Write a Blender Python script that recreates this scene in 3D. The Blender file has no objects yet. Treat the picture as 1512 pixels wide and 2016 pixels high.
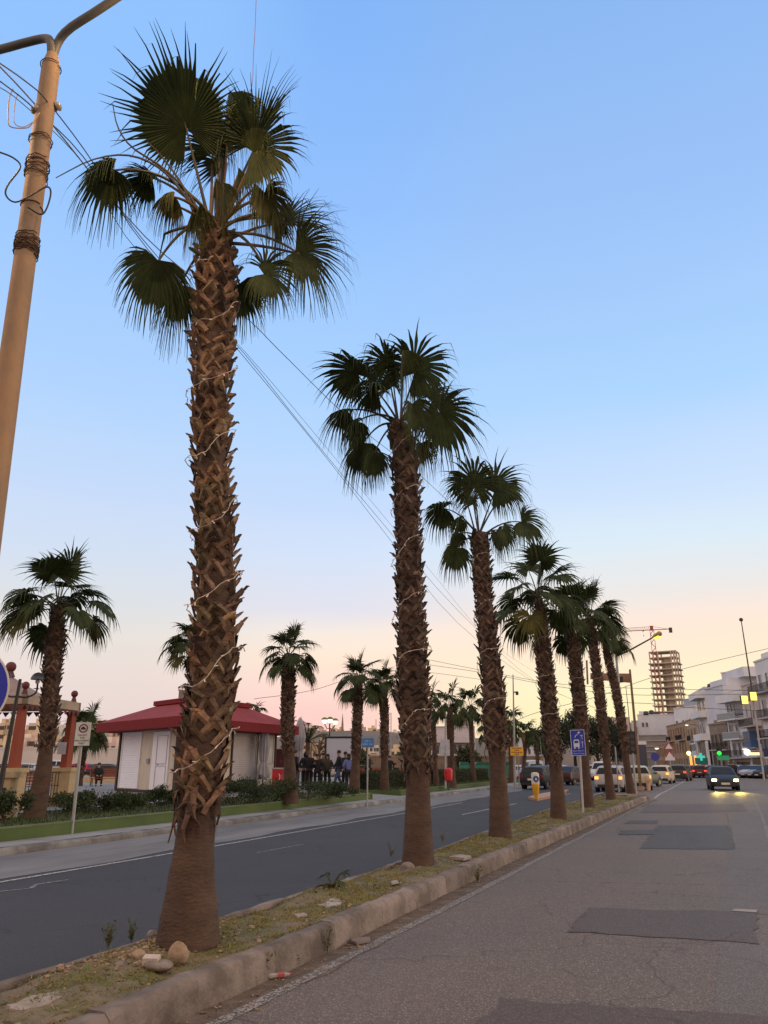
import bpy, bmesh, math, random
from mathutils import Vector, Matrix
from math import sin, cos, pi, radians, atan2, hypot, sqrt
random.seed(7)
sc = bpy.context.scene
# ---------------------------------------------------------------- camera
CAM_H, FPX, PITCH, YAW = 1.55, 1514.0, radians(18.1734), radians(19.6505)
cd = bpy.data.cameras.new("camera"); cam = bpy.data.objects.new("camera", cd); sc.collection.objects.link(cam)
cam.location = (0, 0, CAM_H); cam.rotation_euler = (pi/2+PITCH, 0, YAW)
cd.sensor_fit = 'VERTICAL'; cd.sensor_height = 36; cd.sensor_width = 27; cd.lens = FPX/2016*36
cd.clip_start = .05; cd.clip_end = 6000; sc.camera = cam
# ---------------------------------------------------------------- sky, sun, exposure
sc.view_settings.view_transform = 'Standard'; sc.view_settings.look = 'None'
sc.view_settings.exposure = .12; sc.view_settings.gamma = 1
def lin(c): return tuple((v/255/12.92 if v/255 <= .04045 else ((v/255+.055)/1.055)**2.4) for v in c)+(1,)
world = bpy.data.worlds.new("World"); sc.world = world; world.use_nodes = True
nt = world.node_tree; N = nt.nodes; Lk = nt.links
for n in list(N): N.remove(n)
def nd(t, **k):
    n = N.new(t)
    for a, b in k.items(): setattr(n, a, b)
    return n
tc = nd('ShaderNodeTexCoord'); sp = nd('ShaderNodeSeparateXYZ'); Lk.new(tc.outputs['Generated'], sp.inputs[0])
at = nd('ShaderNodeMath', operation='ARCTAN2'); Lk.new(sp.outputs[0], at.inputs[0]); Lk.new(sp.outputs[1], at.inputs[1])
nz = nd('ShaderNodeTexNoise'); nz.inputs['Scale'].default_value = 2.2; nz.inputs['Detail'].default_value = 3
mp = nd('ShaderNodeMapping'); mp.inputs['Scale'].default_value = (1, 1, 6); Lk.new(tc.outputs['Generated'], mp.inputs[0]); Lk.new(mp.outputs[0], nz.inputs[0])
wz = nd('ShaderNodeMath', operation='MULTIPLY_ADD'); Lk.new(nz.outputs['Fac'], wz.inputs[0]); wz.inputs[1].default_value = .05
ad = nd('ShaderNodeMath', operation='ADD'); Lk.new(sp.outputs[2], ad.inputs[0]); ad.inputs[1].default_value = -.025; Lk.new(ad.outputs[0], wz.inputs[2])
def ramp(st):
    r = nd('ShaderNodeValToRGB'); e = r.color_ramp.elements
    while len(e) > 1: e.remove(e[0])
    e[0].position = st[0][0]; e[0].color = lin(st[0][1])
    for p, c in st[1:]:
        k = e.new(p); k.color = lin(c)
    Lk.new(wz.outputs[0], r.inputs[0]); return r
SKY_L = [(0,(224,203,199)),(.05,(226,206,202)),(.10,(228,214,208)),(.15,(226,219,213)),(.19,(216,219,222)),(.25,(204,217,236)),(.317,(194,213,242)),(.378,(183,210,244)),(.437,(171,205,247)),(.549,(157,197,247)),(.643,(146,190,246)),(.786,(140,188,245)),(.83,(190,196,215)),(1,(205,190,185))]
SKY_M = [(0,(248,206,196)),(.06,(251,203,194)),(.085,(252,212,200)),(.125,(250,226,206)),(.16,(240,228,218)),(.19,(222,220,230)),(.254,(206,220,242)),(.317,(194,214,245)),(.378,(182,211,246)),(.437,(170,206,248)),(.549,(156,197,247)),(.643,(143,187,246)),(.786,(128,176,240)),(.83,(190,192,210)),(1,(205,190,185))]
SKY_R = [(0,(250,230,172)),(.04,(252,236,182)),(.09,(252,239,196)),(.13,(253,230,202)),(.165,(249,226,210)),(.20,(232,226,222)),(.254,(214,229,240)),(.317,(200,220,245)),(.378,(186,213,246)),(.437,(168,207,246)),(.549,(158,195,243)),(.643,(149,187,240)),(.786,(134,177,233)),(.83,(190,190,205)),(1,(205,190,185))]  # topmost stops of all three ramps: unseen overhead, warmed to temper blue ground light
rl, rm, rr = ramp(SKY_L), ramp(SKY_M), ramp(SKY_R)
def mr(a, b):
    m = nd('ShaderNodeMapRange', interpolation_type='SMOOTHSTEP'); m.inputs[1].default_value = radians(a); m.inputs[2].default_value = radians(b)
    Lk.new(at.outputs[0], m.inputs[0]); return m
def mx(f, a, b):
    m = nd('ShaderNodeMix', data_type='RGBA'); Lk.new(f.outputs[0], m.inputs[0]); Lk.new(a, m.inputs[6]); Lk.new(b, m.inputs[7]); return m
m1 = mx(mr(-38, -24), rl.outputs[0], rm.outputs[0]); m2 = mx(mr(-24, -6), m1.outputs[2], rr.outputs[0])
SKY_B = [(0,(225,185,170)),(.2,(235,205,190)),(.5,(225,208,200)),(1,(205,190,185))]  # unseen sky behind the camera, warmed and scaled up below as added fill
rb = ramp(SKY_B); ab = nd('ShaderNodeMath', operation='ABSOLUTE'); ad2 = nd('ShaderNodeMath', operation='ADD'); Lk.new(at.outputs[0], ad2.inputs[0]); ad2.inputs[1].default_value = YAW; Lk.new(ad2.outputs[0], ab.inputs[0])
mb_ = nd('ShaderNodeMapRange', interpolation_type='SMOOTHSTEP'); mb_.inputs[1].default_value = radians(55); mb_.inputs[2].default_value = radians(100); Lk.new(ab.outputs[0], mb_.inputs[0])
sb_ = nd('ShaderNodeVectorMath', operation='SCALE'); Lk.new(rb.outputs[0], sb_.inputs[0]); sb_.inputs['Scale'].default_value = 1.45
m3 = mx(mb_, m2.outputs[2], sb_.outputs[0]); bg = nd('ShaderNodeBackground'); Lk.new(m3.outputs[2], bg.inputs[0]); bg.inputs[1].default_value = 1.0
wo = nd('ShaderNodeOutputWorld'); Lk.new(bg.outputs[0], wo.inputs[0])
sd = bpy.data.lights.new("sun", 'SUN'); sd.energy = .9; sd.angle = radians(25); sd.color = (1, .78, .55)
so = bpy.data.objects.new("sun", sd); sc.collection.objects.link(so)
saz, sel = radians(62), radians(7)
so.rotation_euler = Vector((sin(saz)*cos(sel), cos(saz)*cos(sel), sin(sel))).to_track_quat('Z', 'Y').to_euler()
# ---------------------------------------------------------------- measuring: photo coordinates -> places
cp, sp_, cyw, syw = cos(PITCH), sin(PITCH), cos(YAW), sin(YAW)
def ray(x, y):
    u = (x-756)/FPX; v = -(y-1008)/FPX
    fy = cp-v*sp_; fz = sp_+v*cp
    return Vector((u*cyw-fy*syw, u*syw+fy*cyw, fz))
def G(x, y, z=0.):
    d = ray(x, y); t = (z-CAM_H)/d.z
    return Vector((d.x*t, d.y*t, z))
def P(x, y, dist):
    d = ray(x, y); t = dist/hypot(d.x, d.y)
    return Vector((d.x*t, d.y*t, CAM_H+d.z*t))
def hd(p): return hypot(p[0], p[1])
RIGHT = Vector((cyw, syw, 0)); FWD = Vector((-syw, cyw, 0)); UP = Vector((0, 0, 1))
# ---------------------------------------------------------------- materials
MATS = {}
def mat(name, col, rough=.7, var=.25, scale=3., bump=0., bscale=None, metal=0., emit=0., col2=None, detail=6, spec=.4, stretch=(1,1,1), vcol=False, alpha=None, trans=0., contrast=(.35,.65)):
    if name in MATS: return MATS[name]
    m = bpy.data.materials.new(name); m.use_nodes = True; t = m.node_tree; n = t.nodes; l = t.links
    b = n['Principled BSDF']; b.inputs['Roughness'].default_value = rough; b.inputs['Metallic'].default_value = metal
    b.inputs['Specular IOR Level'].default_value = spec
    c = tuple(col)+(1,); c2 = tuple(col2)+(1,) if col2 else tuple(v*(1-var) for v in col)+(1,)
    tcn = n.new('ShaderNodeTexCoord'); mpn = n.new('ShaderNodeMapping'); mpn.inputs['Scale'].default_value = stretch
    l.new(tcn.outputs['Object'], mpn.inputs[0])
    no = n.new('ShaderNodeTexNoise'); no.inputs['Scale'].default_value = scale; no.inputs['Detail'].default_value = detail; no.inputs['Roughness'].default_value = .65
    l.new(mpn.outputs[0], no.inputs[0])
    r = n.new('ShaderNodeMapRange'); r.inputs[1].default_value = contrast[0]; r.inputs[2].default_value = contrast[1]; l.new(no.outputs['Fac'], r.inputs[0])
    x = n.new('ShaderNodeMix'); x.data_type = 'RGBA'; l.new(r.outputs[0], x.inputs[0]); x.inputs[6].default_value = c2; x.inputs[7].default_value = c
    o = x.outputs[2]
    if vcol:
        a = n.new('ShaderNodeAttribute'); a.attribute_name = 'tint'
        y = n.new('ShaderNodeMix'); y.data_type = 'RGBA'; y.blend_type = 'MULTIPLY'; y.inputs[0].default_value = 1; l.new(o, y.inputs[6]); l.new(a.outputs['Color'], y.inputs[7]); o = y.outputs[2]
    l.new(o, b.inputs['Base Color'])
    if bump:
        nb = n.new('ShaderNodeTexNoise'); nb.inputs['Scale'].default_value = bscale or scale*4; nb.inputs['Detail'].default_value = 5; l.new(mpn.outputs[0], nb.inputs[0])
        bp = n.new('ShaderNodeBump'); bp.inputs['Strength'].default_value = bump; bp.inputs['Distance'].default_value = .02; l.new(nb.outputs['Fac'], bp.inputs['Height']); l.new(bp.outputs[0], b.inputs['Normal'])
    if emit:
        b.inputs['Emission Color'].default_value = c; b.inputs['Emission Strength'].default_value = emit
    if trans:
        td = n.new('ShaderNodeBsdfTranslucent'); l.new(o, td.inputs[0]); ms = n.new('ShaderNodeMixShader'); ms.inputs[0].default_value = trans
        l.new(b.outputs[0], ms.inputs[1]); l.new(td.outputs[0], ms.inputs[2]); l.new(ms.outputs[0], n['Material Output'].inputs[0])
    if alpha:   # patchy paint: noise threshold lets the surface below show
        na = n.new('ShaderNodeTexNoise'); na.inputs['Scale'].default_value = alpha[0]; na.inputs['Detail'].default_value = 8; l.new(mpn.outputs[0], na.inputs[0])
        ra = n.new('ShaderNodeMapRange'); ra.inputs[1].default_value = alpha[1]; ra.inputs[2].default_value = alpha[2]; l.new(na.outputs['Fac'], ra.inputs[0]); l.new(ra.outputs[0], b.inputs['Alpha'])
    MATS[name] = m; return m
# ---------------------------------------------------------------- mesh builder
C = bpy.context.scene.collection
class MB:
    def __init__(s): s.v = []; s.f = []; s.m = []; s.t = []; s.cur = 0; s.tint = None
    def add(s, vs, fs):
        k = len(s.v); s.v += [tuple(a) for a in vs]; s.f += [tuple(i+k for i in f) for f in fs]; s.m += [s.cur]*len(fs)
        s.t += [s.tint or (1,1,1)]*len(fs); return s
    def quad(s, a, b, c, d): return s.add([a,b,c,d], [(0,1,2,3)])
    def poly(s, pts): return s.add(pts, [tuple(range(len(pts)))])
    def box(s, c, d, M=None):
        x, y, z = d[0]/2, d[1]/2, d[2]/2
        vs = [Vector((i*x, j*y, k*z)) for k in (-1,1) for i, j in ((-1,-1),(1,-1),(1,1),(-1,1))]
        if M is not None: vs = [M@v for v in vs]
        c = Vector(c); vs = [v+c for v in vs]
        return s.add(vs, [(0,3,2,1),(4,5,6,7),(0,1,5,4),(1,2,6,5),(2,3,7,6),(3,0,4,7)])
    def obox(s, o, u, n, u0, u1, n0, n1, z0, z1):   # box in a facade frame: origin o, along u, outward n
        o, u, n = Vector(o), Vector(u), Vector(n)
        q = [o+u*a+n*b for a, b in ((u0,n0),(u1,n0),(u1,n1),(u0,n1))]
        vs = [p+UP*z0 for p in q]+[p+UP*z1 for p in q]
        return s.add(vs, [(0,3,2,1),(4,5,6,7),(0,1,5,4),(1,2,6,5),(2,3,7,6),(3,0,4,7)])
    def tube(s, pts, r, n=8, cap=True):
        pts = [Vector(p) for p in pts]; L = len(pts)
        rs = r if isinstance(r, (list, tuple)) else [r]*L
        ref = None; vs = []
        for i, p in enumerate(pts):
            t = (pts[min(i+1,L-1)]-pts[max(i-1,0)])
            if t.length < 1e-9: t = Vector((0,0,1))
            t.normalize()
            if ref is None: ref = t.orthogonal().normalized()
            else:
                ref = ref-t*ref.dot(t)
                if ref.length < 1e-6: ref = t.orthogonal()
                ref.normalize()
            b = t.cross(ref)
            vs += [p+(ref*cos(2*pi*k/n)+b*sin(2*pi*k/n))*rs[i] for k in range(n)]
        fs = [(i*n+k, i*n+(k+1)%n, (i+1)*n+(k+1)%n, (i+1)*n+k) for i in range(L-1) for k in range(n)]
        if cap: fs += [tuple(range(n-1,-1,-1)), tuple((L-1)*n+k for k in range(n))]
        return s.add(vs, fs)
    def lathe(s, c, prof, n=16, M=None):
        vs = []
        for r, z in prof:
            for k in range(n):
                v = Vector((r*cos(2*pi*k/n), r*sin(2*pi*k/n), z))
                vs.append((M@v if M is not None else v)+Vector(c))
        L = len(prof); fs = [(i*n+k, i*n+(k+1)%n, (i+1)*n+(k+1)%n, (i+1)*n+k) for i in range(L-1) for k in range(n)]
        fs += [tuple(range(n-1,-1,-1)), tuple((L-1)*n+k for k in range(n))]
        return s.add(vs, fs)
    def ball(s, c, r, n=10, sq=(1,1,1)):
        m = n//2+1
        return s.lathe(c, [(max(1e-4, r*sin(pi*i/m)), -r*cos(pi*i/m)*sq[2]) for i in range(m+1)], n)
    def prism(s, pts, d):    # extrude polygon by vector d
        k = len(pts); pts = [Vector(p) for p in pts]; d = Vector(d)
        return s.add(pts+[p+d for p in pts], [tuple(range(k-1,-1,-1)), tuple(range(k, 2*k))]+[(i, (i+1)%k, k+(i+1)%k, k+i) for i in range(k)])
    def build(s, name, m, parent=None, smooth=False, world=True):
        ms = m if isinstance(m, (list, tuple)) else [m]
        me = bpy.data.meshes.new(name); vs = s.v
        if parent is not None and world:
            inv = ROOT[parent.name].inverted(); vs = [tuple(inv@Vector(v)) for v in vs]
        me.from_pydata(vs, [], s.f)
        for a in ms: me.materials.append(a)
        if len(ms) > 1: me.polygons.foreach_set('material_index', s.m)
        if any(t != (1,1,1) for t in s.t):
            ca = me.color_attributes.new('tint', 'FLOAT_COLOR', 'CORNER'); buf = []
            for f, t in zip(s.f, s.t): buf += [t[0], t[1], t[2], 1.]*len(f)
            ca.data.foreach_set('color', buf)
        elif any('tint' == getattr(x, 'attribute_name', '') for a in ms for x in a.node_tree.nodes):
            ca = me.color_attributes.new('tint', 'FLOAT_COLOR', 'CORNER'); ca.data.foreach_set('color', [1.]*(4*len(me.loops)))
        if smooth:
            me.polygons.foreach_set('use_smooth', [True]*len(me.polygons))
            if smooth != 1: me.set_sharp_from_angle(angle=radians(smooth))
        me.update()
        o = bpy.data.objects.new(name, me); C.objects.link(o)
        if parent is not None: o.parent = parent; ROOT[o.name] = ROOT[parent.name]
        else: ROOT[o.name] = Matrix()
        return o
ROOT = {}
def tag(o, label, cat=None, group=None):
    o['label'] = label
    if cat: o['category'] = cat
    if group: o['group'] = group
    return o
def thing(name, label, cat, loc=(0,0,0), rz=0., group=None):
    o = bpy.data.objects.new(name, None); C.objects.link(o); o.location = loc; o.rotation_euler = (0,0,rz)
    ROOT[o.name] = Matrix.Translation(loc)@Matrix.Rotation(rz, 4, 'Z')
    return tag(o, label, cat, group)
def struct(o, kind='structure'): o['kind'] = kind; return o
KIDS = {}
def copy_tree(o, parent=None):
    c = o.copy(); C.objects.link(c)
    if parent is not None: c.parent = parent
    for ch in list(o.children): copy_tree(ch, c)
    return c
def dup(o, label, loc, rz=0., scale=None, group=None):
    c = copy_tree(o); c.location = loc; c.rotation_euler = (0,0,rz); c['label'] = label
    if scale: c.scale = (scale,)*3
    if group: c['group'] = group
    return c
R = random.uniform
def lerp(tab, x):
    if x <= tab[0][0]: a, b = tab[0], tab[1]
    elif x >= tab[-1][0]: a, b = tab[-2], tab[-1]
    else:
        for a, b in zip(tab, tab[1:]):
            if a[0] <= x <= b[0]: break
    t = (x-a[0])/(b[0]-a[0]) if b[0] != a[0] else 0
    return a[1]+(b[1]-a[1])*t
# ---------------------------------------------------------------- ground, roads, median
KR = [(-14,-3.1),(4,-3.12),(5,-3.1),(6,-3.03),(7.5,-2.95),(10,-2.86),(12,-2.78),(17.7,-2.5),(25,-2.08),(34.5,-1.5),(39.5,-1.15)]   # outer foot of the near kerb: (y, x)
KL = [(-14,-4.35),(4.5,-4.33),(6.2,-4.29),(7.2,-4.18),(9.4,-4.08),(11,-4.02),(14,-3.98),(17,-4.0),(30,-4.0),(39.5,-3.2)]
KH, SOIL, FARX, FARZ, PLZ = .215, .19, -11.4, .12, .35
def asphalt(name, base, spk, tintc, sc1=1.3, rough=.66):
    m = bpy.data.materials.new(name); m.use_nodes = True; t = m.node_tree; n = t.nodes; l = t.links; b = n['Principled BSDF']
    tcn = n.new('ShaderNodeTexCoord')
    def noise(s, d=6, r=.6, v=None):
        k = n.new('ShaderNodeTexNoise'); k.inputs['Scale'].default_value = s; k.inputs['Detail'].default_value = d; k.inputs['Roughness'].default_value = r
        l.new(v or tcn.outputs['Object'], k.inputs[0]); return k.outputs['Fac']
    def rng(x, a, b_, c=0, d=1):
        k = n.new('ShaderNodeMapRange'); k.inputs[1].default_value = a; k.inputs[2].default_value = b_; k.inputs[3].default_value = c; k.inputs[4].default_value = d; l.new(x, k.inputs[0]); return k.outputs[0]
    def mixc(f, a, b_, bt='MIX'):
        k = n.new('ShaderNodeMix'); k.data_type = 'RGBA'; k.blend_type = bt
        if isinstance(f, float): k.inputs[0].default_value = f
        else: l.new(f, k.inputs[0])
        for i, q in ((6, a), (7, b_)):
            if isinstance(q, tuple): k.inputs[i].default_value = q+(1,)
            else: l.new(q, k.inputs[i])
        return k.outputs[2]
    mpn = n.new('ShaderNodeMapping'); mpn.inputs['Scale'].default_value = (1,.12,1); l.new(tcn.outputs['Object'], mpn.inputs[0])
    c = mixc(rng(noise(sc1*.3, 4), .35, .65), tuple(v*.86 for v in base), base)
    c = mixc(rng(noise(1.3, 5, .6, mpn.outputs[0]), .42, .70, 0, .6), c, tuple(v*.78 for v in base))
    c = mixc(rng(noise(.35, 5, .6), .48, .72, 0, .6), c, tintc)
    c = mixc(rng(noise(6, 6, .7), .5, .72, 0, .35), c, tuple(v*.7 for v in base))
    vo = n.new('ShaderNodeTexVoronoi'); vo.inputs['Scale'].default_value = 115; l.new(tcn.outputs['Object'], vo.inputs[0])
    st = n.new('ShaderNodeSeparateColor'); l.new(vo.outputs['Color'], st.inputs[0])
    k1 = rng(st.outputs[0], .72, .93, 0, .60)
    c = mixc(k1, c, spk)
    k2 = rng(st.outputs[1], .6, .9, 0, .35); c = mixc(k2, c, tuple(v*.45 for v in base))
    # fine cracks
    v2 = n.new('ShaderNodeTexVoronoi'); v2.feature = 'DISTANCE_TO_EDGE'; v2.inputs['Scale'].default_value = .35
    ds = n.new('ShaderNodeVectorMath'); ds.operation = 'ADD'; nn = n.new('ShaderNodeTexNoise'); nn.inputs['Scale'].default_value = 1.5; l.new(tcn.outputs['Object'], nn.inputs[0]); l.new(tcn.outputs['Object'], ds.inputs[0]); l.new(nn.outputs['Color'], ds.inputs[1]); l.new(ds.outputs[0], v2.inputs[0])
    cr = rng(v2.outputs['Distance'], .002, .007, .55, 0)
    c = mixc(cr, c, tuple(v*.4 for v in base))
    l.new(c, b.inputs['Base Color']); b.inputs['Roughness'].default_value = rough; b.inputs['Specular IOR Level'].default_value = .35
    bp = n.new('ShaderNodeBump'); bp.inputs['Strength'].default_value = .6; bp.inputs['Distance'].default_value = .006; l.new(vo.outputs['Distance'], bp.inputs['Height']); l.new(bp.outputs[0], b.inputs['Normal'])
    return m
A_R = asphalt('worn_asphalt', (.130,.100,.080), (.40,.32,.25), (.100,.090,.082))
A_L = asphalt('dark_asphalt', (.051,.052,.059), (.08,.08,.08), (.062,.061,.066), rough=.85)
A_P1 = asphalt('patch_asphalt', (.092,.070,.060), (.2,.17,.15), (.09,.08,.08))
A_P2 = asphalt('dark_patch_asphalt', (.074,.068,.060), (.12,.11,.1), (.09,.085,.08))
A_P3 = asphalt('reddish_patch_asphalt', (.098,.070,.058), (.2,.16,.14), (.11,.085,.08))
A_P4 = asphalt('light_patch_asphalt', (.128,.104,.090), (.3,.27,.25), (.15,.14,.135))
CON = mat('kerb_concrete', (.26,.215,.185), .85, scale=2.2, col2=(.13,.105,.085), bump=.6, bscale=30, detail=9)
CON2 = mat('old_kerb_stone', (.24,.235,.225), .85, scale=1.2, col2=(.12,.11,.095), bump=.6, bscale=20, detail=9)
PAVE = mat('pavement_concrete', (.30,.30,.30), .85, scale=.8, col2=(.2,.195,.185), bump=.3, bscale=20, detail=8)
gm = mat('far_ground', (.16,.15,.14), .9, scale=.05, col2=(.11,.105,.10))
g = MB(); g.quad((-3000,-300,-.03),(3000,-300,-.03),(3000,4000,-.03),(-3000,4000,-.03)); struct(g.build('ground', gm))
def xs(tab, y): return lerp(tab, y)
ys = [-14+i for i in range(54)]+[39.5]
g = MB()
for a, b in zip(ys, ys[1:]): g.quad((xs(KR,a)-.02,a,0),(14,a,0),(14,b,0),(xs(KR,b)-.02,b,0))
g.quad((-3.4,39.5,0),(14,39.5,0),(14,420,0),(-3.4,420,0)); g.quad((14,60,0),(60,60,0),(60,420,0),(14,420,0)); g.quad((14,-14,0),(24,-14,0),(24,60,0),(14,60,0))
struct(g.build('road', A_R))
g = MB()
for a, b in zip(ys, ys[1:]): g.quad((FARX,a,0),(xs(KL,a)+.02,a,0),(xs(KL,b)+.02,b,0),(FARX,b,0))
g.quad((FARX,39.5,0),(-3.4,39.5,0),(-3.4,75,0),(FARX,75,0)); g.quad((-60,75,0),(-3.4,75,0),(-3.4,420,0),(-60,420,0))
struct(g.build('road', A_L))
# worn light gutter strip on the far side of the left road, parking bay marks
GUT = mat('worn_light_asphalt', (.20,.195,.19), .85, scale=.9, col2=(.11,.11,.112), stretch=(1,.25,1), detail=9)
g = MB()
for i in range(60):
    y0, y1 = -4+i*1.3, -4+(i+1)*1.3; w0, w1 = (-9.1+.12*sin(i*1.7)), (-9.1+.12*sin((i+1)*1.7))
    if y1 > 72: break
    g.quad((FARX+.01,y0,.004),(w0,y0,.004),(w1,y1,.004),(FARX+.01,y1,.004))
struct(g.build('gutter', GUT))
WORN = mat('worn_white_paint', (.36,.34,.32), .8, var=.3, scale=6, alpha=(55,.40,.62))
WORN2 = mat('road_white_paint', (.50,.49,.47), .8, var=.25, scale=6, alpha=(40,.34,.55))
def strip(pts, w, z, m, name='road_marking', sub=.5):
    g = MB(); pts = [Vector((p[0], p[1], z)) for p in pts]
    q = [];
    for a, b in zip(pts, pts[1:]):
        k = max(1, int((b-a).length/sub)); q += [a.lerp(b, i/k) for i in range(k)]
    q.append(pts[-1])
    for i in range(len(q)-1):
        t = (q[i+1]-q[i]).normalized(); s = Vector((t.y,-t.x,0))*w/2
        t2 = (q[min(i+2,len(q)-1)]-q[i+1]); t2 = t2.normalized() if t2.length > 0 else t; s2 = Vector((t2.y,-t2.x,0))*w/2
        g.quad(q[i]-s, q[i]+s, q[i+1]+s2, q[i+1]-s2)
    return struct(g.build(name, m))
strip([tuple(G(x,y)[:2]) for x, y in ((300,2075),(450,2005),(559,1950),(723,1866),(850,1803),(960,1746),(1065,1690),(1180,1630),(1290,1572))], .10, .008, WORN, sub=.2)
strip([(-1.0,41),(-.9,46),(-.3,58),(.6,78),(2,110)], .11, .008, WORN2)
strip([(-8.95,8),(-8.75,14.6),(-8.6,25),(-8.6,34)], .09, .009, WORN2)
for y in (20.5, 26, 31.5): strip([(-8.75,y),(-11.1,y+.7)], .1, .010, WORN)
strip([(-6.6,26),(-6.3,34)], .1, .008, WORN2); strip([(-5.9,38),(-5.6,47)], .1, .008, WORN2); strip([(-4.2,44),(-3.6,60)], .1, .008, WORN2)
strip([tuple(G(x,y)[:2]) for x, y in ((-10,1757),(60,1750),(72,1742),(135,1733))], .07, .008, WORN)
strip([tuple(G(x,y)[:2]) for x, y in ((505,1680),(600,1662))], .06, .008, WORN)
strip([tuple(G(x,y)[:2]) for x, y in ((1486,1575),(1497,1600),(1511,1640),(1530,1700))], .09, .008, WORN)
def patch(px, m, z=.005, jag=.045):
    pts = [G(x, y, z) for x, y in px]; q = []
    for a, b in zip(pts, pts[1:]+pts[:1]):
        k = max(1, int((b-a).length/.18))
        for i in range(k):
            p = a.lerp(b, i/k); q.append(p+Vector((R(-jag,jag), R(-jag,jag), 0)))
    struct(MB().poly(q).build('road_patch', m))
patch([(1118,1834),(1165,1787),(1494,1795),(1484,1856)], A_P1)
patch([(935,2030),(985,1966),(1530,2004),(1560,2060),(900,2060)], A_P3)
patch([(1262,1671),(1295,1625),(1432,1625),(1447,1672)], A_P2)
patch([(1216,1643),(1226,1634),(1297,1634),(1288,1643)], A_P2, .009)
patch([(1229,1622),(1240,1615),(1296,1615),(1290,1622)], A_P2, .005)
patch([(1262,1600),(1275,1583),(1462,1583),(1472,1598)], A_P3)
patch([(1415,1800),(1448,1600),(1482,1583),(1620,1583),(1640,1800)], A_P4, .0025, .01)
patch([(1400,2060),(1418,1857),(1640,1870),(1640,2060)], A_P4, .0025, .01)
patch([(1440,1793),(1446,1789),(1490,1791),(1488,1796)], mat('cement_smear', (.36,.32,.28), .9), .009, .01)
# tar seams (long cracks across the road)
TAR = mat('crack_dark', (.06,.05,.045), .9, alpha=(9,.35,.60))
def crack(px, w=.012, z=.007):
    pts = []
    for (a, b) in zip(px, px[1:]):
        p, q = G(*a), G(*b); k = max(2, int((q-p).length/.12)); pts += [(p.lerp(q, i/k)+Vector((R(-.02,.02), R(-.02,.02), 0))) for i in range(k)]
    g = MB()
    for i in range(len(pts)-1):
        a, b = pts[i], pts[i+1]; t = (b-a).normalized(); s = Vector((t.y,-t.x,0))*w*R(.15,.8)/2; a = Vector((a.x,a.y,z)); b = Vector((b.x,b.y,z))
        g.quad(a-s, a+s, b+s, b-s)
    struct(g.build('road_crack', TAR))
crack([(1015,1735),(1085,1736),(1200,1739),(1512,1745)], .03); crack([(1190,1785),(1300,1782),(1420,1788)], .014)
crack([(1050,1782),(1100,1786)], .014); crack([(960,1905),(1140,1925),(1250,1930)], .01); crack([(1100,1908),(1135,1922),(1180,1936)], .009)
crack([(1260,1857),(1420,1856)], .012); crack([(1090,1834),(1165,1836),(1260,1846),(1484,1858)], .016); crack([(1040,1790),(1130,1776),(1200,1780)], .01)
crack([(1165,1786),(1118,1834)], .01); crack([(1430,1600),(1447,1672)], .02); crack([(980,1966),(1130,1972),(1400,1998)], .012)
# dirt along the near kerb
DIRT = mat('gutter_dirt', (.20,.15,.11), .95, scale=5, col2=(.14,.105,.08), bump=.25, bscale=60, alpha=(4,.25,.70), detail=9)
g = MB(); q = [-6+i*.25 for i in range(184)]
for a, b in zip(q, q[1:]):
    wa, wb = .27+.05*sin(a*2.1)+.03*sin(a*5.3), .27+.05*sin(b*2.1)+.03*sin(b*5.3)
    g.quad((xs(KR,a)-.01,a,.006),(xs(KR,a)+wa,a,.006),(xs(KR,b)+wb,b,.006),(xs(KR,b)-.01,b,.006))
struct(g.build('gutter_dirt', DIRT))
# kerbs: real blocks with rounded top edge, each slightly out of line
def kerb(tab, side, y0, y1, w, h, m, name, base=0.):
    g = MB(); y = y0; rnd = random.Random(5)
    while y < y1:
        L = rnd.uniform(.85, 1.15); ye = min(y+L, y1); dx = rnd.uniform(-.006,.006); dz = rnd.uniform(-.007,.005); ch = .03
        n = 5; rings = []
        for i in range(n+1):
            t = y+.002+(ye-y-.004)*i/n; x = xs(tab, t)+dx; j = lambda a=.008: rnd.uniform(-a, a)
            pr = [(x+j(), base-.02), (x-side*.012+j(), base+h*.55+dz), (x-side*.02+j(), base+h-ch+dz+j(.008)), (x-side*(.02+ch)+j(), base+h+dz+j()), (x-side*(w-.01)+j(), base+h+dz+j()), (x-side*w, base+h-.02+dz), (x-side*w, base-.02)]
            rings.append([(a, t, b) for a, b in pr])
        k = len(rings[0]); vs = [p for r in rings for p in r]
        fs = [(i*k+a, i*k+a+1, (i+1)*k+a+1, (i+1)*k+a) for i in range(n) for a in range(k-1)]
        if side < 0: fs = [f[::-1] for f in fs]
        fs += [tuple(range(k)), tuple(n*k+a for a in range(k-1,-1,-1))]
        g.tint = (rnd.uniform(.7,1.1),)*3; g.add(vs, fs); y = ye
    return struct(g.build(name, m, smooth=40))
CONV = mat('kerb_block', (.25,.20,.17), .9, scale=2.6, contrast=(.40,.60), col2=(.125,.098,.078), bump=.7, bscale=30, detail=9, vcol=True)
CONV2 = mat('far_kerb_block', (.27,.26,.245), .85, scale=1.6, col2=(.13,.12,.105), bump=.7, bscale=30, detail=9, vcol=True)
kerb(KR, 1, -12, 39.4, .17, KH, CONV, 'kerb'); kerb(KL, -1, -12, 39.4, .12, KH-.02, CONV, 'kerb')
kerb([(-40,FARX),(80,FARX)], -1 if False else 1, -12, 74, .22, FARZ, CONV2, 'kerb')
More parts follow.
